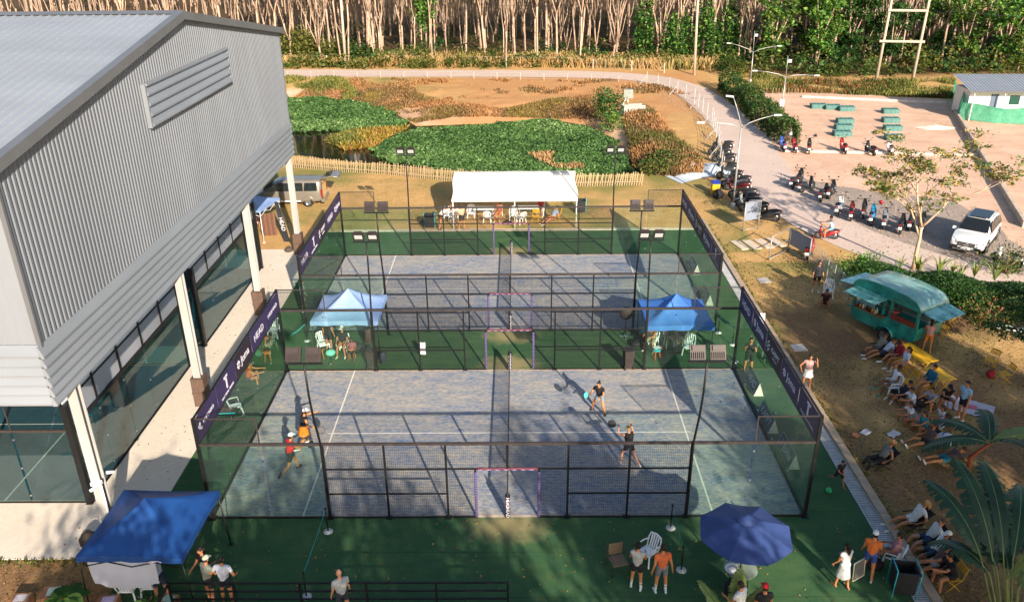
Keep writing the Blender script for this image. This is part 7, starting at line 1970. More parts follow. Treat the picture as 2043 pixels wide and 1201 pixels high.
# --- rubber plantation behind the road
def rubber_proto(i):
    rr = random.Random(100 + i)
    root = thing('rubber_tree', 'slender pale rubber tree trunk among the plantation rows behind the road', 'tree', (0, 0, 0), 0, 'rubber trees of the plantation')
    mb = MB()
    lean = rr.uniform(-.09, .09); lean2 = rr.uniform(-.06, .06)
    fz = rr.choice([1.6, 2.6, 3.4, 4.4, 5.2, 6.4, 7.5]); r0 = rr.uniform(.09, .185)
    trunk = [(lean * z + .05 * math.sin(z * .9 + i), lean2 * z, z) for z in np.linspace(-.4, fz, 6)]
    mb.tube(trunk, [r0 * 1.25, r0, r0 * .95, r0 * .9, r0 * .88, r0 * .9], 7)
    tips = []
    nb = rr.choice([1, 2, 2, 3, 3, 4])
    a0 = rr.uniform(0, 6)
    for k in range(nb):
        a = a0 + 6.283 * k / nb + rr.uniform(-.4, .4); sp = rr.uniform(.06, .34)
        base = Vector(trunk[-1]); L_ = max(rr.uniform(6.5, 9.5), 12.2 - fz); pts = []
        for t in np.linspace(0, 1, 6):
            rad = sp * L_ * (t ** .8)
            pts.append(base + Vector((math.cos(a) * rad + rr.uniform(-.2, .2), math.sin(a) * rad + rr.uniform(-.15, .15), L_ * t - .15)))
        mb.tube(pts, [r0 * .62, r0 * .5, r0 * .42, r0 * .33, r0 * .24, r0 * .12], 6)
        tips.append(pts[-1])
        if rr.random() < .5:
            j = rr.choice([2, 3]); b2 = pts[j]
            mb.tube([b2, b2 + Vector((math.cos(a + 1) * .5, math.sin(a + 1) * .5, 1.2)), b2 + Vector((math.cos(a + 1) * .9, math.sin(a + 1) * .9, 3.0))], [r0 * .3, r0 * .22, r0 * .1], 5)
    mb.build('trunk', BARK, root)
    C = np.concatenate([clump(230, (2.2, 2.2, 1.5), 8, (t.x, t.y, t.z + 1.2)) for t in tips])
    put('crown', leaf_mesh('crown', C, np.full(len(C), .5), LG, .3), root)
    return freeze(root)
NP = 16
protos = [rubber_proto(i) for i in range(NP)]
spots = []
r5 = random.Random(77)
y = 94.0; row = 0
while y < 150:
    half = (y + 22) * .66 + 6
    x = -half + (row % 2) * 1.6
    while x < half:
        px_, py_ = x + r5.uniform(-1.6, 1.6), y + r5.uniform(-1.8, 1.8)
        lim = 95 if px_ < 24 else 86
        if py_ > lim - 2 and not (px_ < -46 and y > 110): spots.append((px_, py_))
        x += 3.4 + row * .03
    y += 4.4; row += 1
# a front row where the photo shows single trunks standing at the edge
front = [(-46.25, 106.91, 0), (-42.21, 107.72, 0), (-36.84, 115.02, 0), (-33, 115.95, 0), (-28.61, 105.95, 0), (-26.69, 117.92, 0), (-21.01, 114.09, 0), (-17.81, 111.67, 0), (-12.28, 101.64, 0), (-9.64, 100.55, 0), (-7.07, 102.8, 0), (-4.11, 102.64, 0), (-1.04, 91.79, 0), (1.67, 105.3, 0), (4.83, 105.12, 0), (7.6, 101.05, 0), (10.87, 100.88, 0), (14.92, 109.78, 0), (15.91, 107.59, 0), (25.01, 131.74, 0), (34.52, 103.98, 0), (35.23, 93.33, 0), (41.36, 102.12, 0), (41.94, 92.99, 0), (49.41, 103.16, 0)]
alls = [(q[0], q[1]) for q in front] + [s_ for s_ in spots if min((s_[0] - q[0]) ** 2 + (s_[1] - q[1]) ** 2 for q in front) > 4.0]
indiv = alls[:300]; rest = alls[300:]
ORD = 'first second third fourth fifth sixth seventh eighth ninth tenth eleventh twelfth thirteenth fourteenth fifteenth sixteenth seventeenth eighteenth nineteenth twentieth twenty-first twenty-second twenty-third twenty-fourth twenty-fifth'.split()
DEEPLAB = 'slender pale rubber tree standing inside the plantation behind the front row'
for i, (x, y) in enumerate(indiv):
    pr_ = protos[i % NP] if i < NP else protos[r5.randrange(NP)]
    rz = r5.uniform(0, 6.28); sc_ = r5.uniform(.75, 1.15); zz = float(terrain(np.array([x]), np.array([y]))[0])
    lab_ = f'front row rubber tree at the plantation edge, {ORD[i]} from the left' if i < len(front) else None
    if i < NP:
        pr_.location = (x, y, zz); pr_.rotation_euler = (0, 0, rz); pr_.scale = (sc_,) * 3; pr_['label'] = lab_
    else: dup(pr_, (x, y, zz), rz, lab_ or DEEPLAB, None, sc_)
# the deeper rows read as one mass
mb = MB(); CC = []
for x, y in rest + [(r5.uniform(-110, 130), r5.uniform(150, 215)) for _ in range(520)]:
    z0 = float(terrain(np.array([x]), np.array([y]))[0]); l1, l2 = r5.uniform(-.4, .4), r5.uniform(-.4, .4)
    mb.tube([(x, y, z0 - .3), (x + l1 * .3, y, z0 + 4), (x + l1 * 2, y + l2 * 2, z0 + 11)], [.19, .15, .06], 5, 0, False)
    if r5.random() < .7: mb.tube([(x + l1 * .3, y, z0 + 4), (x - l1 * 2.5, y - l2, z0 + 11)], [.1, .04], 5, 0, False)
    if r5.random() < .5: CC.append(clump(60, (3.0, 3.0, 2.0), 5, (x, y, z0 + 11.5)))
deep = mb.build('deep_plantation', BARK)
stuff(deep, 'distant pale trunks deep inside the rubber plantation', 'trees')
CC = np.concatenate(CC)
cr_ = put('canopy', leaf_mesh('canopy', CC, np.full(len(CC), .9), LG, .3), deep); cr_['kind'] = 'stuff'

# --- bushes and leafy trees along the plantation edge
def bush(name, pos, r, N, mats, label, cat='bush', size=.3, group=None, k=16, stem=True, up=.3, z=None):
    root = thing(name, label, cat, (pos[0], pos[1], z if z is not None else 0), 0, group)
    C = clump(N, r, k, (0, 0, r[2] * .85), .35); C = C[C[:, 2] > .02]
    put('foliage', leaf_mesh('foliage', C, np.full(len(C), size), mats, up), root)
    if stem:
        mb = MB()
        for j in range(4):
            a = j * 1.6 + 1; mb.tube([(0, 0, -.1), (math.cos(a) * r[0] * .2, math.sin(a) * r[1] * .2, r[2] * .6), (math.cos(a) * r[0] * .5, math.sin(a) * r[1] * .5, r[2] * 1.2)], [.06, .045, .015], 6)
        mb.build('stem', BARK2, root)
    return root
bush('bush', (-29.73, 98.38, 0), (4.2, 2.0, 2.4), 4200, LO, 'big olive bush at the plantation edge beside the hall roof', size=.42)
bush('bush', (-21.75, 95.33, 0), (2.6, 1.4, 1.6), 2600, LD + LO[:1], 'rounded dark green bush beside the leaning roadside pole', size=.36)
bush('bush', (-32.29, 99.42, 0), (1.6, 1.2, 1.0), 600, LD, 'low dark bush just behind the hall corner', size=.32)
for px_, h_, w_, lab in (((-12.87, 103.11, 0), 4.2, 1.9, 'bright green young tree with dense leaves between the pale trunks'), ((18.07, 96.82, 0), 4.2, 1.5, 'vine covered green column left of the leafy group'), ((22.31, 95.71, 0), 3.5, 1.7, 'dense vine covered green column in the middle of the leafy group'), ((25.93, 94.66, 0), 3.9, 1.5, 'vine covered green column beside the tall roadside pole'), ((29.54, 96.23, 0), 3.6, 1.7, 'vine covered green column behind the clipped hedge')):
    t = thing('leafy_tree', lab, 'tree', (px_[0], px_[1], 0), 0, 'leafy trees at the plantation edge')
    zc = h_ if 'young' not in lab else 7.2
    C = clump(1700, (w_, w_ * .8, h_ if 'young' not in lab else 3.4), 22, (0, 0, zc), .3); C = C[C[:, 2] > .1]
    put('crown', leaf_mesh('crown', C, np.full(len(C), .45), LG if 'young' in lab else LG + LD[:2], .3), t)
    mb = MB(); mb.tube([(0, 0, -.2), (.05, 0, 3), (.2, .1, 8)], [.16, .13, .05], 7); mb.build('trunk', BARK, t)
# leafy wood right of the road: separate trees, greener and denser
rt_ = random.Random(5)
kinds = [(LG, 'bright green leafy tree in the wood behind the sandy lot'), (LG + LO[:1], 'yellow green leafy tree in the wood behind the sandy lot'), (LD + LG[:1], 'dark green leafy tree in the wood behind the sandy lot')]
lp = []
for kd, (ms, lab) in enumerate(kinds):
    t = thing('leafy_tree', lab, 'tree', (0, 0, 0), 0, f'leafy trees behind the sandy lot, kind {"abc"[kd]}')
    mb = MB(); tips = []
    for j in range(4):
        a = j * 1.57 + kd; L_ = rt_.uniform(6, 9)
        pts = [Vector((math.cos(a) * .05, math.sin(a) * .05, -.2)), Vector((math.cos(a) * .3, math.sin(a) * .3, L_ * .4)), Vector((math.cos(a) * 1.4, math.sin(a) * 1.2, L_ * .8)), Vector((math.cos(a) * 2.0, math.sin(a) * 1.7, L_))]
        mb.tube(pts, [.13, .1, .06, .025], 6); tips += pts[1:]
    mb.build('trunk', BARK, t)
    C = np.concatenate([clump(170, (1.3, 1.2, 1.0), 6, (q.x, q.y, q.z)) for q in tips])
    put('crown', leaf_mesh('crown', C, np.full(len(C), .48), ms, .3), t)
    lp.append(freeze(t))
used = [False] * 3
for i in range(46):
    x = rt_.uniform(33, 88); y = rt_.uniform(86, 92) if i % 2 else rt_.uniform(92, 108)
    if x < 40 and y < 88: continue
    k = i % 3; sc_ = rt_.uniform(.6, 1.15)
    if not used[k]:
        used[k] = True; lp[k].location = (x, y, 0); lp[k].scale = (sc_,) * 3
    else: dup(lp[k], (x, y, 0), rt_.uniform(0, 6.28), None, None, sc_)
# undergrowth along the edge: uncountable, one mass
U = []; UM = []
for i in range(680):
    x = rt_.uniform(-75, 92)
    y = (rt_.uniform(91.8, 100) if x < 27 else rt_.uniform(82.5, 96))
    h_ = rt_.uniform(.4, 1.3) * (1.5 if x > 27 else 1)
    q = clump(75, (1.5, 1.2, h_), 6, (x, y, h_ * .7)); U.append(q)
    UM.append(np.full(75, rt_.choice([0, 1, 2, 3, 4, 5] if x > 10 else [2, 3, 3, 4, 5, 5])))
for i in range(260):
    x = rt_.uniform(-60, 90); y = rt_.uniform(98, 135) if i % 2 else rt_.uniform(97, 106); h_ = rt_.uniform(.5, 1.8)
    U.append(clump(60, (2.0, 1.6, h_), 6, (x, y, h_ * .7))); UM.append(np.full(60, rt_.choice([0, 0, 1, 3])))
U = np.concatenate(U); UM = np.concatenate(UM); k_ = U[:, 2] > -.3
stuff(put('undergrowth', leaf_mesh('undergrowth', U[k_], np.full(k_.sum(), .42), LD + LO, .35, mi=UM[k_])), 'tangled green undergrowth along the plantation edge', 'undergrowth')

# --- grasses: blades as thin upright rhombi
def blades(name, XY, h, mats, label, zoff=None, w=.09, lean=.35):
    XY = np.asarray(XY); N = len(XY); z = terrain(XY[:, 0], XY[:, 1]) if zoff is None else np.full(N, zoff)
    H_ = h * (.6 + .8 * nr.random(N))
    a = nr.random(N) * 6.283; side = np.stack([np.cos(a), np.sin(a), np.zeros(N)], -1)
    ln = nr.normal(size=(N, 3)) * lean; ln[:, 2] = 1; ln /= np.linalg.norm(ln, axis=1)[:, None]
    B_ = np.stack([XY[:, 0], XY[:, 1], z - .03], -1)
    v = np.empty((N, 4, 3)); W_ = (w * (.6 + .8 * nr.random(N)))[:, None]
    v[:, 0] = B_ - side * W_ * .5; v[:, 1] = B_ + side * W_ * .5
    v[:, 2] = B_ + ln * H_[:, None] + side * W_ * .15; v[:, 3] = B_ + ln * H_[:, None] - side * W_ * .6
    me = bpy.data.meshes.new(name)
    me.vertices.add(N * 4); me.vertices.foreach_set('co', v.astype('f4').ravel())
    me.loops.add(N * 4); me.loops.foreach_set('vertex_index', np.arange(N * 4, dtype='i4'))
    me.polygons.add(N); me.polygons.foreach_set('loop_start', np.arange(0, N * 4, 4, dtype='i4')); me.polygons.foreach_set('loop_total', np.full(N, 4, 'i4'))
    for m in mats: me.materials.append(m)
    mi = (vnoise(XY[:, 0], XY[:, 1], 3.5, 6) * 1.3 + nr.random(N) * .7) / 2.0 * len(mats)
    me.polygons.foreach_set('material_index', np.clip(mi, 0, len(mats) - 1).astype('i4')); me.update(calc_edges=True)
    return stuff(put(name, me), label, 'grass')
def scatter(poly, N, dens=None):
    pl = np.array([q[:2] for q in poly], float); out = []
    lo, hi = pl.min(0), pl.max(0); c = 0
    while c < N:
        q = lo + (hi - lo) * nr.random((N * 2, 2)); k = poly_sd(q[:, 0], q[:, 1], poly) < 0
        q = q[k]
        if dens is not None: q = q[nr.random(len(q)) < dens(q[:, 0], q[:, 1])]
        out.append(q); c += len(q)
        if len(q) == 0: break
    return np.concatenate(out)[:N]
GOLD = [leafm('grass_gold_a', '#937548', '#ac8d58', .25), leafm('grass_gold_b', '#a98a5a', '#c0a06c', .25), leafm('grass_gold_c', '#7f7844', '#968c50', .25)]
blades('tall_dry_grass', scatter([(-46, 94.5), (-31.51, 94.11, 0), (-1.73, 92.65, 0), (15.01, 90.2, 0), (25.9, 88.1, 0), (27.79, 93.7, 0), (15.95, 97.83, 0), (-1.85, 99.68, 0), (-33.35, 101.33, 0), (-46, 99)], 17000), 1.0, GOLD, 'tall golden dry grass strip along the far side of the road', None, .13)
blades('lot_edge_weeds', scatter([(27.08, 72.52, 0), (32.88, 72.87, 0), (48.02, 68.85, 0), (53.8, 80.25, 0), (40.89, 79.13, 0), (30.29, 84.86, 0)], 9000, lambda x, y: sm(fbm(x, y, 5, 9), .35, .65)), .5, LO + LB[:1], 'scrubby weeds between the sandy lot and the wood')
bankpoly = [(-26.5, 75.59, 0), (-24.04, 81.97, 0), (-20.58, 83.56, 0), (-13.43, 77.23, 0), (-6.87, 69.05, 0), (-1.3, 66.21, 0), (4.21, 70, 0), (10.02, 72.62, 0), (11.65, 67.02, 0), (8.56, 62.64, 0), (2.93, 64.3, 0), (-1.26, 63.96, 0), (-6.48, 63.65, 0), (-9.99, 62.34, 0), (-13.28, 67.43, 0), (-17.32, 71.96, 0), (-22.43, 74.51, 0)]
blades('bank_brown_weeds', scatter(bankpoly, 34000, lambda x, y: sm(fbm(x, y, 5, 12), .2, .45)), .27, LB + LY[2:], 'brown dried weeds on the far pond bank', None, .075, .6)
blades('field_green_weeds', scatter([(-28.97, 84.65, 0), (-22, 84.34, 0), (-17.88, 75.23, 0), (-22.17, 73.31, 0), (-25.74, 72.58, 0)], 4500, lambda x, y: sm(fbm(x, y, 5, 15), .35, .6)), .45, LO + GOLD[2:], 'green and straw weeds beside the hall beyond the pond')
blades('reed_bank', scatter([(11.47, 63.26, 0), (14.31, 63.16, 0), (14.61, 51.52, 0), (15.49, 44.7, 0), (14.81, 40.32, 0), (12.35, 39.7, 0), (10.61, 41.12, 0), (10.31, 48.1, 0)], 16000), .6, LB + LO[:1], 'brown reeds on the right pond bank', None, .07, .5)
blades('field_tufts', scatter([(-20.71, 84.28, 0), (15.78, 81.25, 0), (20.2, 72.21, 0), (14.67, 65.62, 0), (4.26, 71.4, 0), (-6.97, 70.43, 0)], 6000, lambda x, y: sm(fbm(x, y, 4, 18), .48, .7)), .3, LB + GOLD[:1], 'low dry tufts on the bare field below the road', None, .1, .6)
# floating water hyacinth and the reed raft
ZA_ = [(-27.4, 75.33, -0.7), (-22.77, 75.74, -0.7), (-16.92, 72.62, -0.7), (-12.95, 66.64, -0.7), (-10.69, 61.36, -0.7), (-11.24, 59.63, -0.7), (-16.14, 58.93, -0.7), (-22.33, 58.7, -0.7)]
ZB_ = [(-12.85, 51.45, -0.7), (-11.08, 58.35, -0.7), (-6.27, 60.33, -0.7), (-1.24, 61.72, -0.7), (3.43, 63.18, -0.7), (7.27, 60.33, -0.7), (9.07, 55.68, -0.7), (9.9, 48.73, -0.7), (10.55, 43.25, -0.7), (7.21, 42.62, -0.7), (-4.91, 44.23, -0.7), (-8.19, 45.68, -0.7), (-11.64, 48.82, -0.7)]
def ragged(poly, k=.5):
    out = []
    for i in range(len(poly)):
        a = Vector(poly[i][:2]); b_ = Vector(poly[(i + 1) % len(poly)][:2])
        for j in range(6):
            q = a.lerp(b_, j / 6); out.append((q.x + mnoise.noise((q.x, q.y, 1)) * k, q.y + mnoise.noise((q.x, q.y, 5)) * k))
    return out
def hyacinth(name, poly, N, label):
    q = scatter(ragged(poly, 1.3), N, lambda x, y: sm(fbm(x, y, 2.4, 33), .16, .34))
    z = WATER_Z + .05 + .2 * nr.random(N) + .13 * fbm(q[:, 0], q[:, 1], 2.2, 3)
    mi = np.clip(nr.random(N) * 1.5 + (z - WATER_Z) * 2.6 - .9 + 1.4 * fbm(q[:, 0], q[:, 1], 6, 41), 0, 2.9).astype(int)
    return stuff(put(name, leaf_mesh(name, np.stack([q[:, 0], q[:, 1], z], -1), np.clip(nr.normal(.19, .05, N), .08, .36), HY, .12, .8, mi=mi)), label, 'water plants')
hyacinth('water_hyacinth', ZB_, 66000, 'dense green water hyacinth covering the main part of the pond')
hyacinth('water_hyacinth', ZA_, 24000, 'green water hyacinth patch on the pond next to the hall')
blades('reed_raft', scatter(ragged([(-17.89, 55.34, -0.8), (-16.11, 58.71, -0.8), (-10.69, 60.03, -0.8), (-12.07, 56.54, -0.8), (-12.9, 52.55, -0.8), (-15.33, 51.9, -0.8)]), 7000), .5, LO + LY[:1] + LB[:1], 'matted yellow brown reed raft between the hyacinth patches', WATER_Z, .1, .9)
blades('dead_patch', scatter(ragged([(1.18, 48.94, -0.6), (3.43, 49.9, -0.6), (3.35, 47.88, -0.6), (3.67, 45.32, -0.6), (6.01, 45.57, -0.6), (5.69, 44.06, -0.6), (3.71, 44.41, -0.6)], .3), 450), .3, [leafm('dead_orange', '#9c7850', '#b89468', .2)], 'withered orange plants among the hyacinth', -.55, .12, .7)
bush('bush', (9.51, 60.28, 0), (1.7, 1.6, 1.5), 1500, LG[:2] + LD, 'green creeper bush growing over the concrete pump trough', size=.25)
bush('bush', (9.66, 57.26, -0.5), (1.2, 1.0, .9), 600, LG, 'low green bush at the pond edge under the pump trough', size=.24, z=-.5)
bush('bush', (13.03, 42.5, 0), (2.2, 1.6, .8), 1200, LO + LG[:1], 'low scrubby bush beside the white tarpaulin', size=.22)
bush('bush', (11.3, 40.41, 0), (1.6, 1.0, .6), 700, LO + LG[:1], 'low green weeds at the right end of the picket fence', size=.2)

# --- lawn tufts and fallen leaves: uncountable
LAWN = [(12.9, -6), (21, -6), (27, 8), (22.5, 18.5), (18, 21.5), (16.5, 27), (12.9, 30)]
blades('lawn_tufts', scatter(LAWN, 26000, lambda x, y: sm(fbm(x, y, 4, 61), .36, .6)), .07, LO + GOLD[2:], 'short sparse grass tufts on the worn lawn beside the courts', 0, .05, .8)
blades('meadow_tufts', scatter([(-20, 28.6), (12.9, 28.6), (16, 34), (14, 38), (9, 38.5), (-4, 38.5), (-20, 43)], 22000, lambda x, y: sm(fbm(x, y, 4, 67), .38, .62)), .06, GOLD + LO[:2], 'short dry grass tufts around the marquee', 0, .05, .8)
blades('path_edge_weeds', np.concatenate([np.stack([nr.uniform(-17, -12, 500), -1.97 - np.abs(nr.normal(0, .14, 500))], -1), np.stack([12.86 + np.abs(nr.normal(0, .1, 900)), nr.uniform(-6, 29, 900)], -1)]), .12, LO + LG[:1], 'weeds along the path edge and the kerb', 0, .05, .6)
def pebbles(name, XY, r_, m, label):
    XY = np.asarray(XY); N = len(XY); R_ = (r_ * (.5 + nr.random(N)))[:, None, None]
    base = np.array([(1, 0, 0), (0, 1, 0), (-1, 0, 0), (0, -1, 0), (0, 0, .7), (0, 0, -.4)]) * (1 + .3 * nr.normal(size=(N, 6, 1)))
    v = base * R_ + np.stack([XY[:, 0], XY[:, 1], np.full(N, .03)], -1)[:, None]
    f = np.array([(0, 1, 4), (1, 2, 4), (2, 3, 4), (3, 0, 4)])[None] + (np.arange(N) * 6)[:, None, None]
    me = bpy.data.meshes.new(name); me.from_pydata(v.reshape(-1, 3).tolist(), [], f.reshape(-1, 3).tolist()); me.materials.append(m)
    return stuff(put(name, me), label, 'stones')
pebbles('loose_stones', np.concatenate([scatter(LOT, 2600), scatter(PARKING, 1800), scatter([(16.1, 79.21, 0), (19.95, 65.43, 0), (17.21, 43.13, 0), (16.28, 41.69, 0), (18.19, 61.83, 0), (14.97, 75.42, 0)], 500)]), .05, mat('pebble', hx('#9b8674'), .9, 0, .25, 1), 'loose stones scattered over the sandy lot and gravel')
q_ = np.concatenate([scatter(LAWN, 2600), scatter([(-11.9, -6), (11.9, -6), (11.9, -.1), (-11.9, -.1)], 420), scatter([(-16, -6), (-12, -6), (-12, -2), (-17, -2)], 500), scatter([(-14.4, -1.8), (-12, -1.8), (-12, 24), (-14.4, 24)], 160)])
stuff(put('fallen_leaves', leaf_mesh('fallen_leaves', np.stack([q_[:, 0], q_[:, 1], np.where((q_[:, 0] < -11.98) & (q_[:, 1] > -1.95), .05, .03)], -1), np.full(len(q_), .085), LB + LY[:1], 1.5)), 'scattered dry fallen leaves on lawn, turf and path', 'leaves')

# --- clipped hedges
def hedge(name, A, B_, h, w, N, mats, label, size=.16, wob=.35):
    A = Vector(A); B_ = Vector(B_); d = B_ - A; L_ = d.length
    root = thing(name, label, 'hedge', (A.x, A.y, 0), math.atan2(d.y, d.x))
    t = nr.random(N) * L_
    hh = h * (1 + wob * (np.array([vnoise(t, t * 0, 1.6, 4)])[0] - .5)); ww = w * (1 + wob * (vnoise(t, t * 0 + 3, 1.3, 7) - .5))
    a = nr.random(N) * math.pi; rad = .72 + .3 * nr.random(N)
    yy = np.cos(a) * ww / 2 * np.minimum(1.15, rad * 1.1); zz = np.sin(a) ** .6 * hh * rad
    low = nr.random(N) < .35; zz = np.where(low, nr.random(N) * hh * .8, zz); yy = np.where(low, np.sign(yy) * ww / 2 * (.85 + .2 * nr.random(N)), yy)
    put('foliage', leaf_mesh('foliage', np.stack([t, yy, zz], -1), np.full(N, size), mats, .3), root)
    mb = MB()
    n_ = max(2, int(L_ / 1.1))
    for j in range(n_):
        x = (j + .5) * L_ / n_; mb.tube([(x, 0, -.05), (x + .1, .05, h * .5), (x - .1, -.05, h * .8)], [.05, .04, .015], 6)
    s_ = mb.build('stems', BARK2, root); s_['kind'] = 'stuff'
    return root
hedge('hedge', (24.96, 75.62, 0), (24.41, 49.07, 0), 2.1, 2.2, 16000, LD + LO[:1] + LG[:1], 'tall dark green hedge between the road and the sandy lot', .22, .9)
hedge('hedge', (18.52, 18.67, 0), (26.71, 15.27, 0), 1.5, 2.4, 34000, LD + LG[:1], 'long dark green hedge behind the teal food trailer', .12, .6)
bush('bush', (19.19, 18.86, 0), (1.7, 1.2, .9), 3600, LG, 'bright green rounded bush at the left end of the long hedge', size=.13)
bush('bush', (23.33, 14.08, 0), (1.2, .9, .9), 1800, LO + LG[:1], 'sprawling flowering bush right of the food trailer', size=.11)
FLW = mat('red_flower', hx('#a3302c'), .6, 0, .3, 4)
mb = MB()
fb = (23.33, 14.08, 0)
for i in range(26):
    mb.ell((rnd.gauss(-.2, .8), rnd.uniform(-.9, .2), rnd.uniform(.3, 1.6)), (.045, .045, .035), 6, 4)
o = mb.build('flowers', FLW, None, (fb[0], fb[1], 0)); stuff(o, 'scattered red flowers on the bush by the trailer', 'flowers')
bush('bush', (27.82, 20.61, 0), (1.3, 1.0, 1.0), 1300, LD + LO, 'leafy shrub with pale blossoms in front of the white car', size=.14)
for i, q in enumerate([(21.5, 19.65, 0), (21.96, 19.43, 0), (22.5, 19.22, 0), (23.09, 19.07, 0), (23.67, 18.8, 0), (24.33, 18.65, 0), (24.87, 18.38, 0), (25.43, 18.11, 0)]):
    root = thing('spiky_plant', f'spiky strap leaved plant on the long hedge, {ORD[i]} from the small tree', 'plant', (q[0] + .3 * math.sin(i * 2.1), q[1] + .25 * math.cos(i * 3.3), .6), 0, 'spiky plants along the hedge'); root.scale = (.7 + .35 * ((i * 5) % 4) / 3,) * 3; root.rotation_euler = (0, 0, i * 1.7)
    for j in range(11):
        a = j * 2.4 + i; L_ = rnd.uniform(.7, 1.15); e = rnd.uniform(.5, 1.1); mb = MB()
        dx, dy = math.cos(a), math.sin(a); w_ = .05
        mb.add([(-dy * w_ * .6, dx * w_ * .6, .1), (dy * w_ * .6, -dx * w_ * .6, .1), (dx * L_ * .35 * e + dy * w_, dy * L_ * .35 * e - dx * w_, .1 + L_ * .7), (dx * L_ * .35 * e - dy * w_, dy * L_ * .35 * e + dx * w_, .1 + L_ * .7), (dx * L_ * .8 * e, dy * L_ * .8 * e, .1 + L_ * .95)], [(0, 1, 2, 3), (3, 2, 4)])
        mb.build('leaf', [LO[1], LG[2], LO[0]][j % 3], root)

# --- small open tree beside the road
def open_tree(name, pos, label, seed, H_, spread, leafN, mats, lsize=.12, first=1.6, r0=.13):
    rr = random.Random(seed); root = thing(name, label, 'tree', (pos[0], pos[1], 0))
    mb = MB(); ends = []
    def grow(p, d, L_, r, lev):
        pts = [p]; q = p.copy(); dd = d.copy()
        for k in range(4):
            dd = (dd + Vector((rr.uniform(-.13, .13), rr.uniform(-.13, .13), rr.uniform(-.04, .10)))).normalized()
            q = q + dd * L_ / 4; pts.append(q.copy())
        mb.tube(pts, [r * (1 - .42 * k / 4) for k in range(5)], 7 if lev < 2 else 5)
        if lev >= 4: ends.append((q, dd)); return
        for k in range(2 + (rr.random() < .55) + (lev == 0) * 2):
            ax = Vector((rr.uniform(-1, 1), rr.uniform(-1, 1), rr.uniform(-.2, .35))).normalized()
            nd = (dd * (.95 if lev else .8) + ax * spread).normalized()
            if nd.z < .05: nd.z = .1
            grow(pts[rr.choice([2, 3, 4, 4])] if lev else pts[rr.choice([3, 4, 4])], nd, L_ * rr.uniform(.68, .9), r * .5 if lev else r * .55, lev + 1)
        if lev >= 2: ends.append((q, dd))
    grow(Vector((0, 0, -.1)), Vector((.02, .02, 1)), H_ * .34, r0, 0)
    mb.build('trunk', mat('pale_tree_bark', hx('#b8977c'), .85, 0, .2, 2, .4, 14, hx('#d5b698')), root)
    rr.shuffle(ends); ends2 = ends[:int(len(ends) * .62)]
    C = np.concatenate([clump(leafN, (.55, .55, .22), 5, (e.x, e.y, e.z - .05)) for e, _ in ends2])
    put('crown', leaf_mesh('crown', C, np.full(len(C), lsize), mats, .5, .45), root)
    return root
open_tree('open_tree', (22.96, 21.27, 0), 'small pale barked tree with sparse leaves beside the road', 4, 8.2, .85, 56, LO + LG[:2] + LY[:2], .2)

# --- palms and broad leaves at the right edge
LEAFB = [mat('banana_leaf', hx('#16321c'), .4, 0, .25, 1.2, 0, 30, hx('#274a2b'), (1, 1, 1), .5, .2), mat('banana_leaf_pale', hx('#4f7038'), .42, 0, .2, 1.2, 0, 30, hx('#8a9650'), (1, 1, 1), .5, .25), mat('banana_leaf_dry', hx('#8f8a4e'), .5, 0, .2, 1.5, 0, 30, hx('#b7a868'), (1, 1, 1), .4, .3)]
MIDR = mat('leaf_midrib', hx('#6d7a4a'), .5, 0, .15, 3)
def big_leaf(root, base, d, L_, w, droop, m, seed, tear=.5, stalk=None, name='leaf'):
    """torn paddle leaf: midrib curve with many side strips"""
    rr = random.Random(seed); base = Vector(base); d = Vector(d).normalized(); n_ = 24
    pts = []; q = base.copy(); dd = d.copy()
    for i in range(n_ + 1):
        pts.append(q.copy()); dd = (dd + Vector((0, 0, -droop / n_))).normalized(); q = q + dd * L_ / n_
    side = d.cross(Vector((0, 0, 1))); side = side.normalized() if side.length > .05 else Vector((1, 0, 0))
    mb = MB()
    for i in range(1, n_):
        t = i / n_; ww = w * (math.sin(math.pi * min(1, t * 1.02)) ** .55) * .5
        a = pts[i]; c = pts[i + 1]; g = (c - a)
        for s_ in (-1, 1):
            j = rr.uniform(-.35, .35) * tear; dr_ = rr.uniform(.15, .5) * ww; up_ = g.cross(side * s_).normalized()
            if up_.z < 0: up_ = -up_
            e = side * s_ * ww + g * (1.2 + j * 2) - Vector((0, 0, dr_))
            m1 = side * s_ * ww * .5 + g * .5 + Vector((0, 0, .06 * ww))
            k_ = .96 if rr.random() > tear else .72
            mb.add([a, a + m1, a + e, a + e + g * k_, a + m1 + g * .98, c], [(0, 1, 4, 5), (1, 2, 3, 4)])
    o = mb.build(name, m, root)
    mb = MB(); mb.tube(([Vector(stalk)] if stalk else []) + pts[::3], ([.04] if stalk else []) + [.024 * (1 - .75 * k / len(pts[::3])) for k in range(len(pts[::3]))], 6); mb.build('midrib', MIDR, o)
    return o
tp = thing('travellers_palm', 'large fan palm with torn paddle leaves at the bottom right', 'palm', (14.0, -5.6, 0)); tp.scale = (.88, .88, .92)
PSH = Vector((.45, -.25, 0))
def loc(root, q): return Vector(q) - Vector((root.location.x, root.location.y, 0))
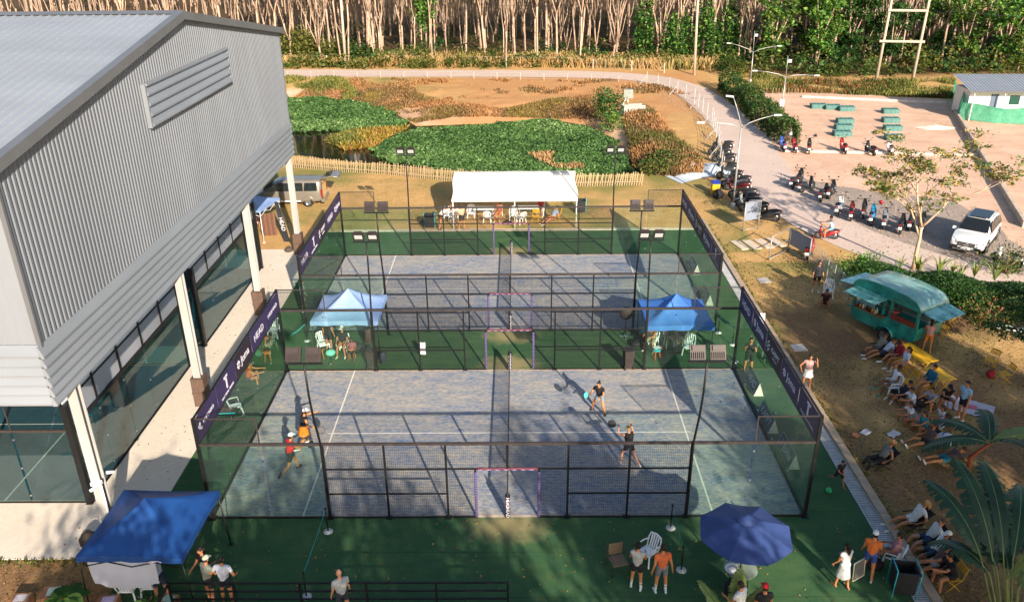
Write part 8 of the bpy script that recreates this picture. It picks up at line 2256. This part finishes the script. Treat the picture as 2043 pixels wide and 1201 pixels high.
specs = [((12.41, -4.32, 2.6), (-.2, .5, .75), 2.9, .85, 1.2, 0), ((12.75, -4.32, 2.6), (-.05, .55, .8), 3.3, .9, 1.0, 0), ((13.09, -4.32, 2.6), (.1, .6, .75), 3.4, .95, 1.0, 0), ((13.32, -4.42, 2.6), (.3, .55, .7), 3.2, .9, 1.2, 0), ((13.57, -4.45, 2.8), (.55, .5, .6), 3.0, .85, 1.3, 0), ((12.56, -5.4, 2.8), (.2, -.1, .9), 2.2, .8, .9, 1), ((13.05, -5.59, 2.8), (.7, .1, .5), 2.6, .8, 1.2, 0), ((13.76, -4.62, 2.6), (.75, .6, .35), 3.0, .8, 1.2, 0), ((12.8, -4.59, 2.4), (.0, .65, .5), 2.6, .8, 1.6, 0), ((12.65, -4.56, 2.2), (-.3, .45, .5), 2.2, .75, 1.7, 0), ((13.17, -4.58, 2.3), (.25, .7, .4), 2.5, .8, 1.7, 0), ((13.17, -5.14, 2.2), (.5, .3, .5), 2.2, .75, 1.6, 1), ((13.51, -5.53, 2.4), (.6, -.2, .7), 2.2, .75, 1.2, 1)]
for i, (b_, d_, L_, w_, dp, mi_) in enumerate(specs):
    lb = loc(tp, b_) + PSH
    big_leaf(tp, lb, d_, L_, w_, dp, LEAFB[mi_], 50 + i, .9, (lb.x * .35, lb.y * .35 - .1, .2))
bn = thing('banana_plant', 'banana plant with a dark drooping torn leaf at the right edge', 'banana plant', (16.6, 2.2, 0))
lb = loc(bn, (17.25, 1.82, 1.2))
mb = MB(); mb.tube([(0, 0, -.1), (-.1, 0, .8), (lb.x * .5, lb.y * .5, 1.5)], [.09, .08, .05], 8); mb.build('stem', mat('red_stem', hx('#8f4a2e'), .7, 0, .2, 3), bn)
for i, (d_, L_, w_, dp, mi_) in enumerate([((-.9, .25, .35), 2.3, .75, 1.3, 0), ((-.5, .7, .5), 2.2, .7, 1.2, 0), ((.3, .8, .6), 2.4, .75, 1.2, 0), ((.8, .2, .6), 2.2, .7, 1.2, 1), ((.1, -.5, .8), 1.8, .6, 1.2, 0)]):
    big_leaf(bn, (lb.x * .5, lb.y * .5, 1.5), d_, L_, w_, dp, LEAFB[mi_], 80 + i, .5)
bn2 = thing('banana_plant', 'young banana plant with yellow green upright leaves at the bottom edge', 'banana plant', (6.41, -4.97, 0))
for i, (d_, L_, w_, dp, mi_) in enumerate([((-.5, .3, 1), 1.7, .5, .6, 1), ((.05, .2, 1), 1.9, .5, .5, 1), ((.45, .2, 1), 1.6, .5, .7, 2), ((-.75, .1, .8), 1.3, .45, .9, 2), ((.2, .5, .9), 1.5, .45, .8, 1)]):
    big_leaf(bn2, (0, 0, .1), d_, L_, w_, dp, LEAFB[mi_], 90 + i, .25)
bl = thing('broad_leaf_plant', 'bright green broad leaved plant at the bottom left corner', 'plant', (-12.68, -4.41, 0))
for i in range(16):
    a = i * 2.4; e = .35 + .5 * ((i * 7) % 10) / 10; mb = MB(); L_ = .42 + .14 * ((i * 3) % 5) / 5
    c0 = Vector((math.cos(a) * .3 * e, math.sin(a) * .3 * e, .45 + .5 * (1 - e) + .1 * (i % 3))); d_ = Vector((math.cos(a), math.sin(a), .3)).normalized(); s_ = Vector((-math.sin(a), math.cos(a), 0))
    rows = []
    for k in range(6):
        t = k / 5; w_ = .2 * math.sin(math.pi * (t * .92 + .06)) ** .7
        p_ = c0 + d_ * L_ * t + Vector((0, 0, -.22 * t * t)); rows.append([p_ - s_ * w_ + Vector((0, 0, .04)), p_, p_ + s_ * w_ + Vector((0, 0, .04))])
    mb.grid(rows); mb.tube([(0, 0, 0), c0 * .6, c0], [.012, .01, .008], 5)
    mb.build('leaf', [LG[1], LG[2], LG[0]][i % 3], bl)
bush('bush', (-10.57, -4.03, 0), (.5, .4, .3), 160, LG, 'small leafy shrub beside the black railing', size=.14)
# dark feathery branch reaching in from a tree just right of the frame
ft = thing('feathery_tree', 'dark feathery leaved tree reaching in at the right edge', 'tree', (22.8, 7.8, 0))
mb = MB(); mb.tube([(0, 0, -.1), (-.1, .1, 1.5), (-.3, .2, 2.8)], [.14, .11, .07], 8)
C = []
for j in range(9):
    a = j * .55 + 1.2; e = Vector((math.cos(a) * rnd.uniform(1.8, 3.0), math.sin(a) * rnd.uniform(1.0, 1.8), 3.0 + rnd.uniform(-.4, .5)))
    mb.tube([(-.3, .2, 2.6), (e * .5 + Vector((0, 0, 1.7))), e], [.05, .035, .012], 6)
    C.append(clump(260, (.75, .7, .3), 6, tuple(e)))
mb.build('trunk', BARK2, ft); C = np.concatenate(C)
put('crown', leaf_mesh('crown', C, np.full(len(C), .17), LD + LG[:1], .4, .4), ft)

# --- tall trees behind and right of the camera, whose shade lies on the foreground
SHADE = [(-4.5, -22.5, 12.0, 2.6), (1.2, -24.5, 12.8, 3.1), (6.0, -25.2, 13.0, 2.9), (11.9, -23.0, 14.2, 2.6), (18.4, -18.6, 12.2, 2.3), (22.8, -20.5, 13.0, 2.4), (19.8, -22.0, 13.2, 2.6), (26.4, -15.6, 13.0, 2.3), (22.4, -12.4, 12.4, 2.2), (27.6, -8.4, 12.2, 1.9), (22.4, -5.4, 11.4, 1.9), (30.4, -20.0, 13.2, 2.2), (23.4, -1.2, 10.2, 1.5), (31.5, -1.0, 9.6, 2.0)]
def shade_proto():
    t = thing('shade_tree', 'tall leafy shade tree behind the viewpoint', 'tree', (0, 0, 0), 0, 'shade trees behind the viewpoint')
    mb = MB(); mb.tube([(0, 0, -.2), (.03, 0, .35), (0, .03, .62)], [.035, .028, .02], 8)
    for j in range(7):
        a = j * .9; mb.tube([(0, 0, .45 + .02 * j), (math.cos(a) * .16, math.sin(a) * .16, .68), (math.cos(a) * .3, math.sin(a) * .3, .85)], [.018, .012, .004], 6)
    mb.build('trunk', BARK2, t)
    C = clump(3600, (.36, .36, .17), 24, (0, 0, .76), .4)
    put('crown', leaf_mesh('crown', C, np.full(len(C), .042), LG[:2] + LD[:1], .3), t)
    return freeze(t)
sp_ = shade_proto()
for i, (x, y, h_, r_) in enumerate(SHADE):
    o = sp_ if i == 0 else dup(sp_, (x, y, 0), i * 1.3)
    o.location = (x, y, 0); o.scale = (r_ / .42, r_ / .42, h_)
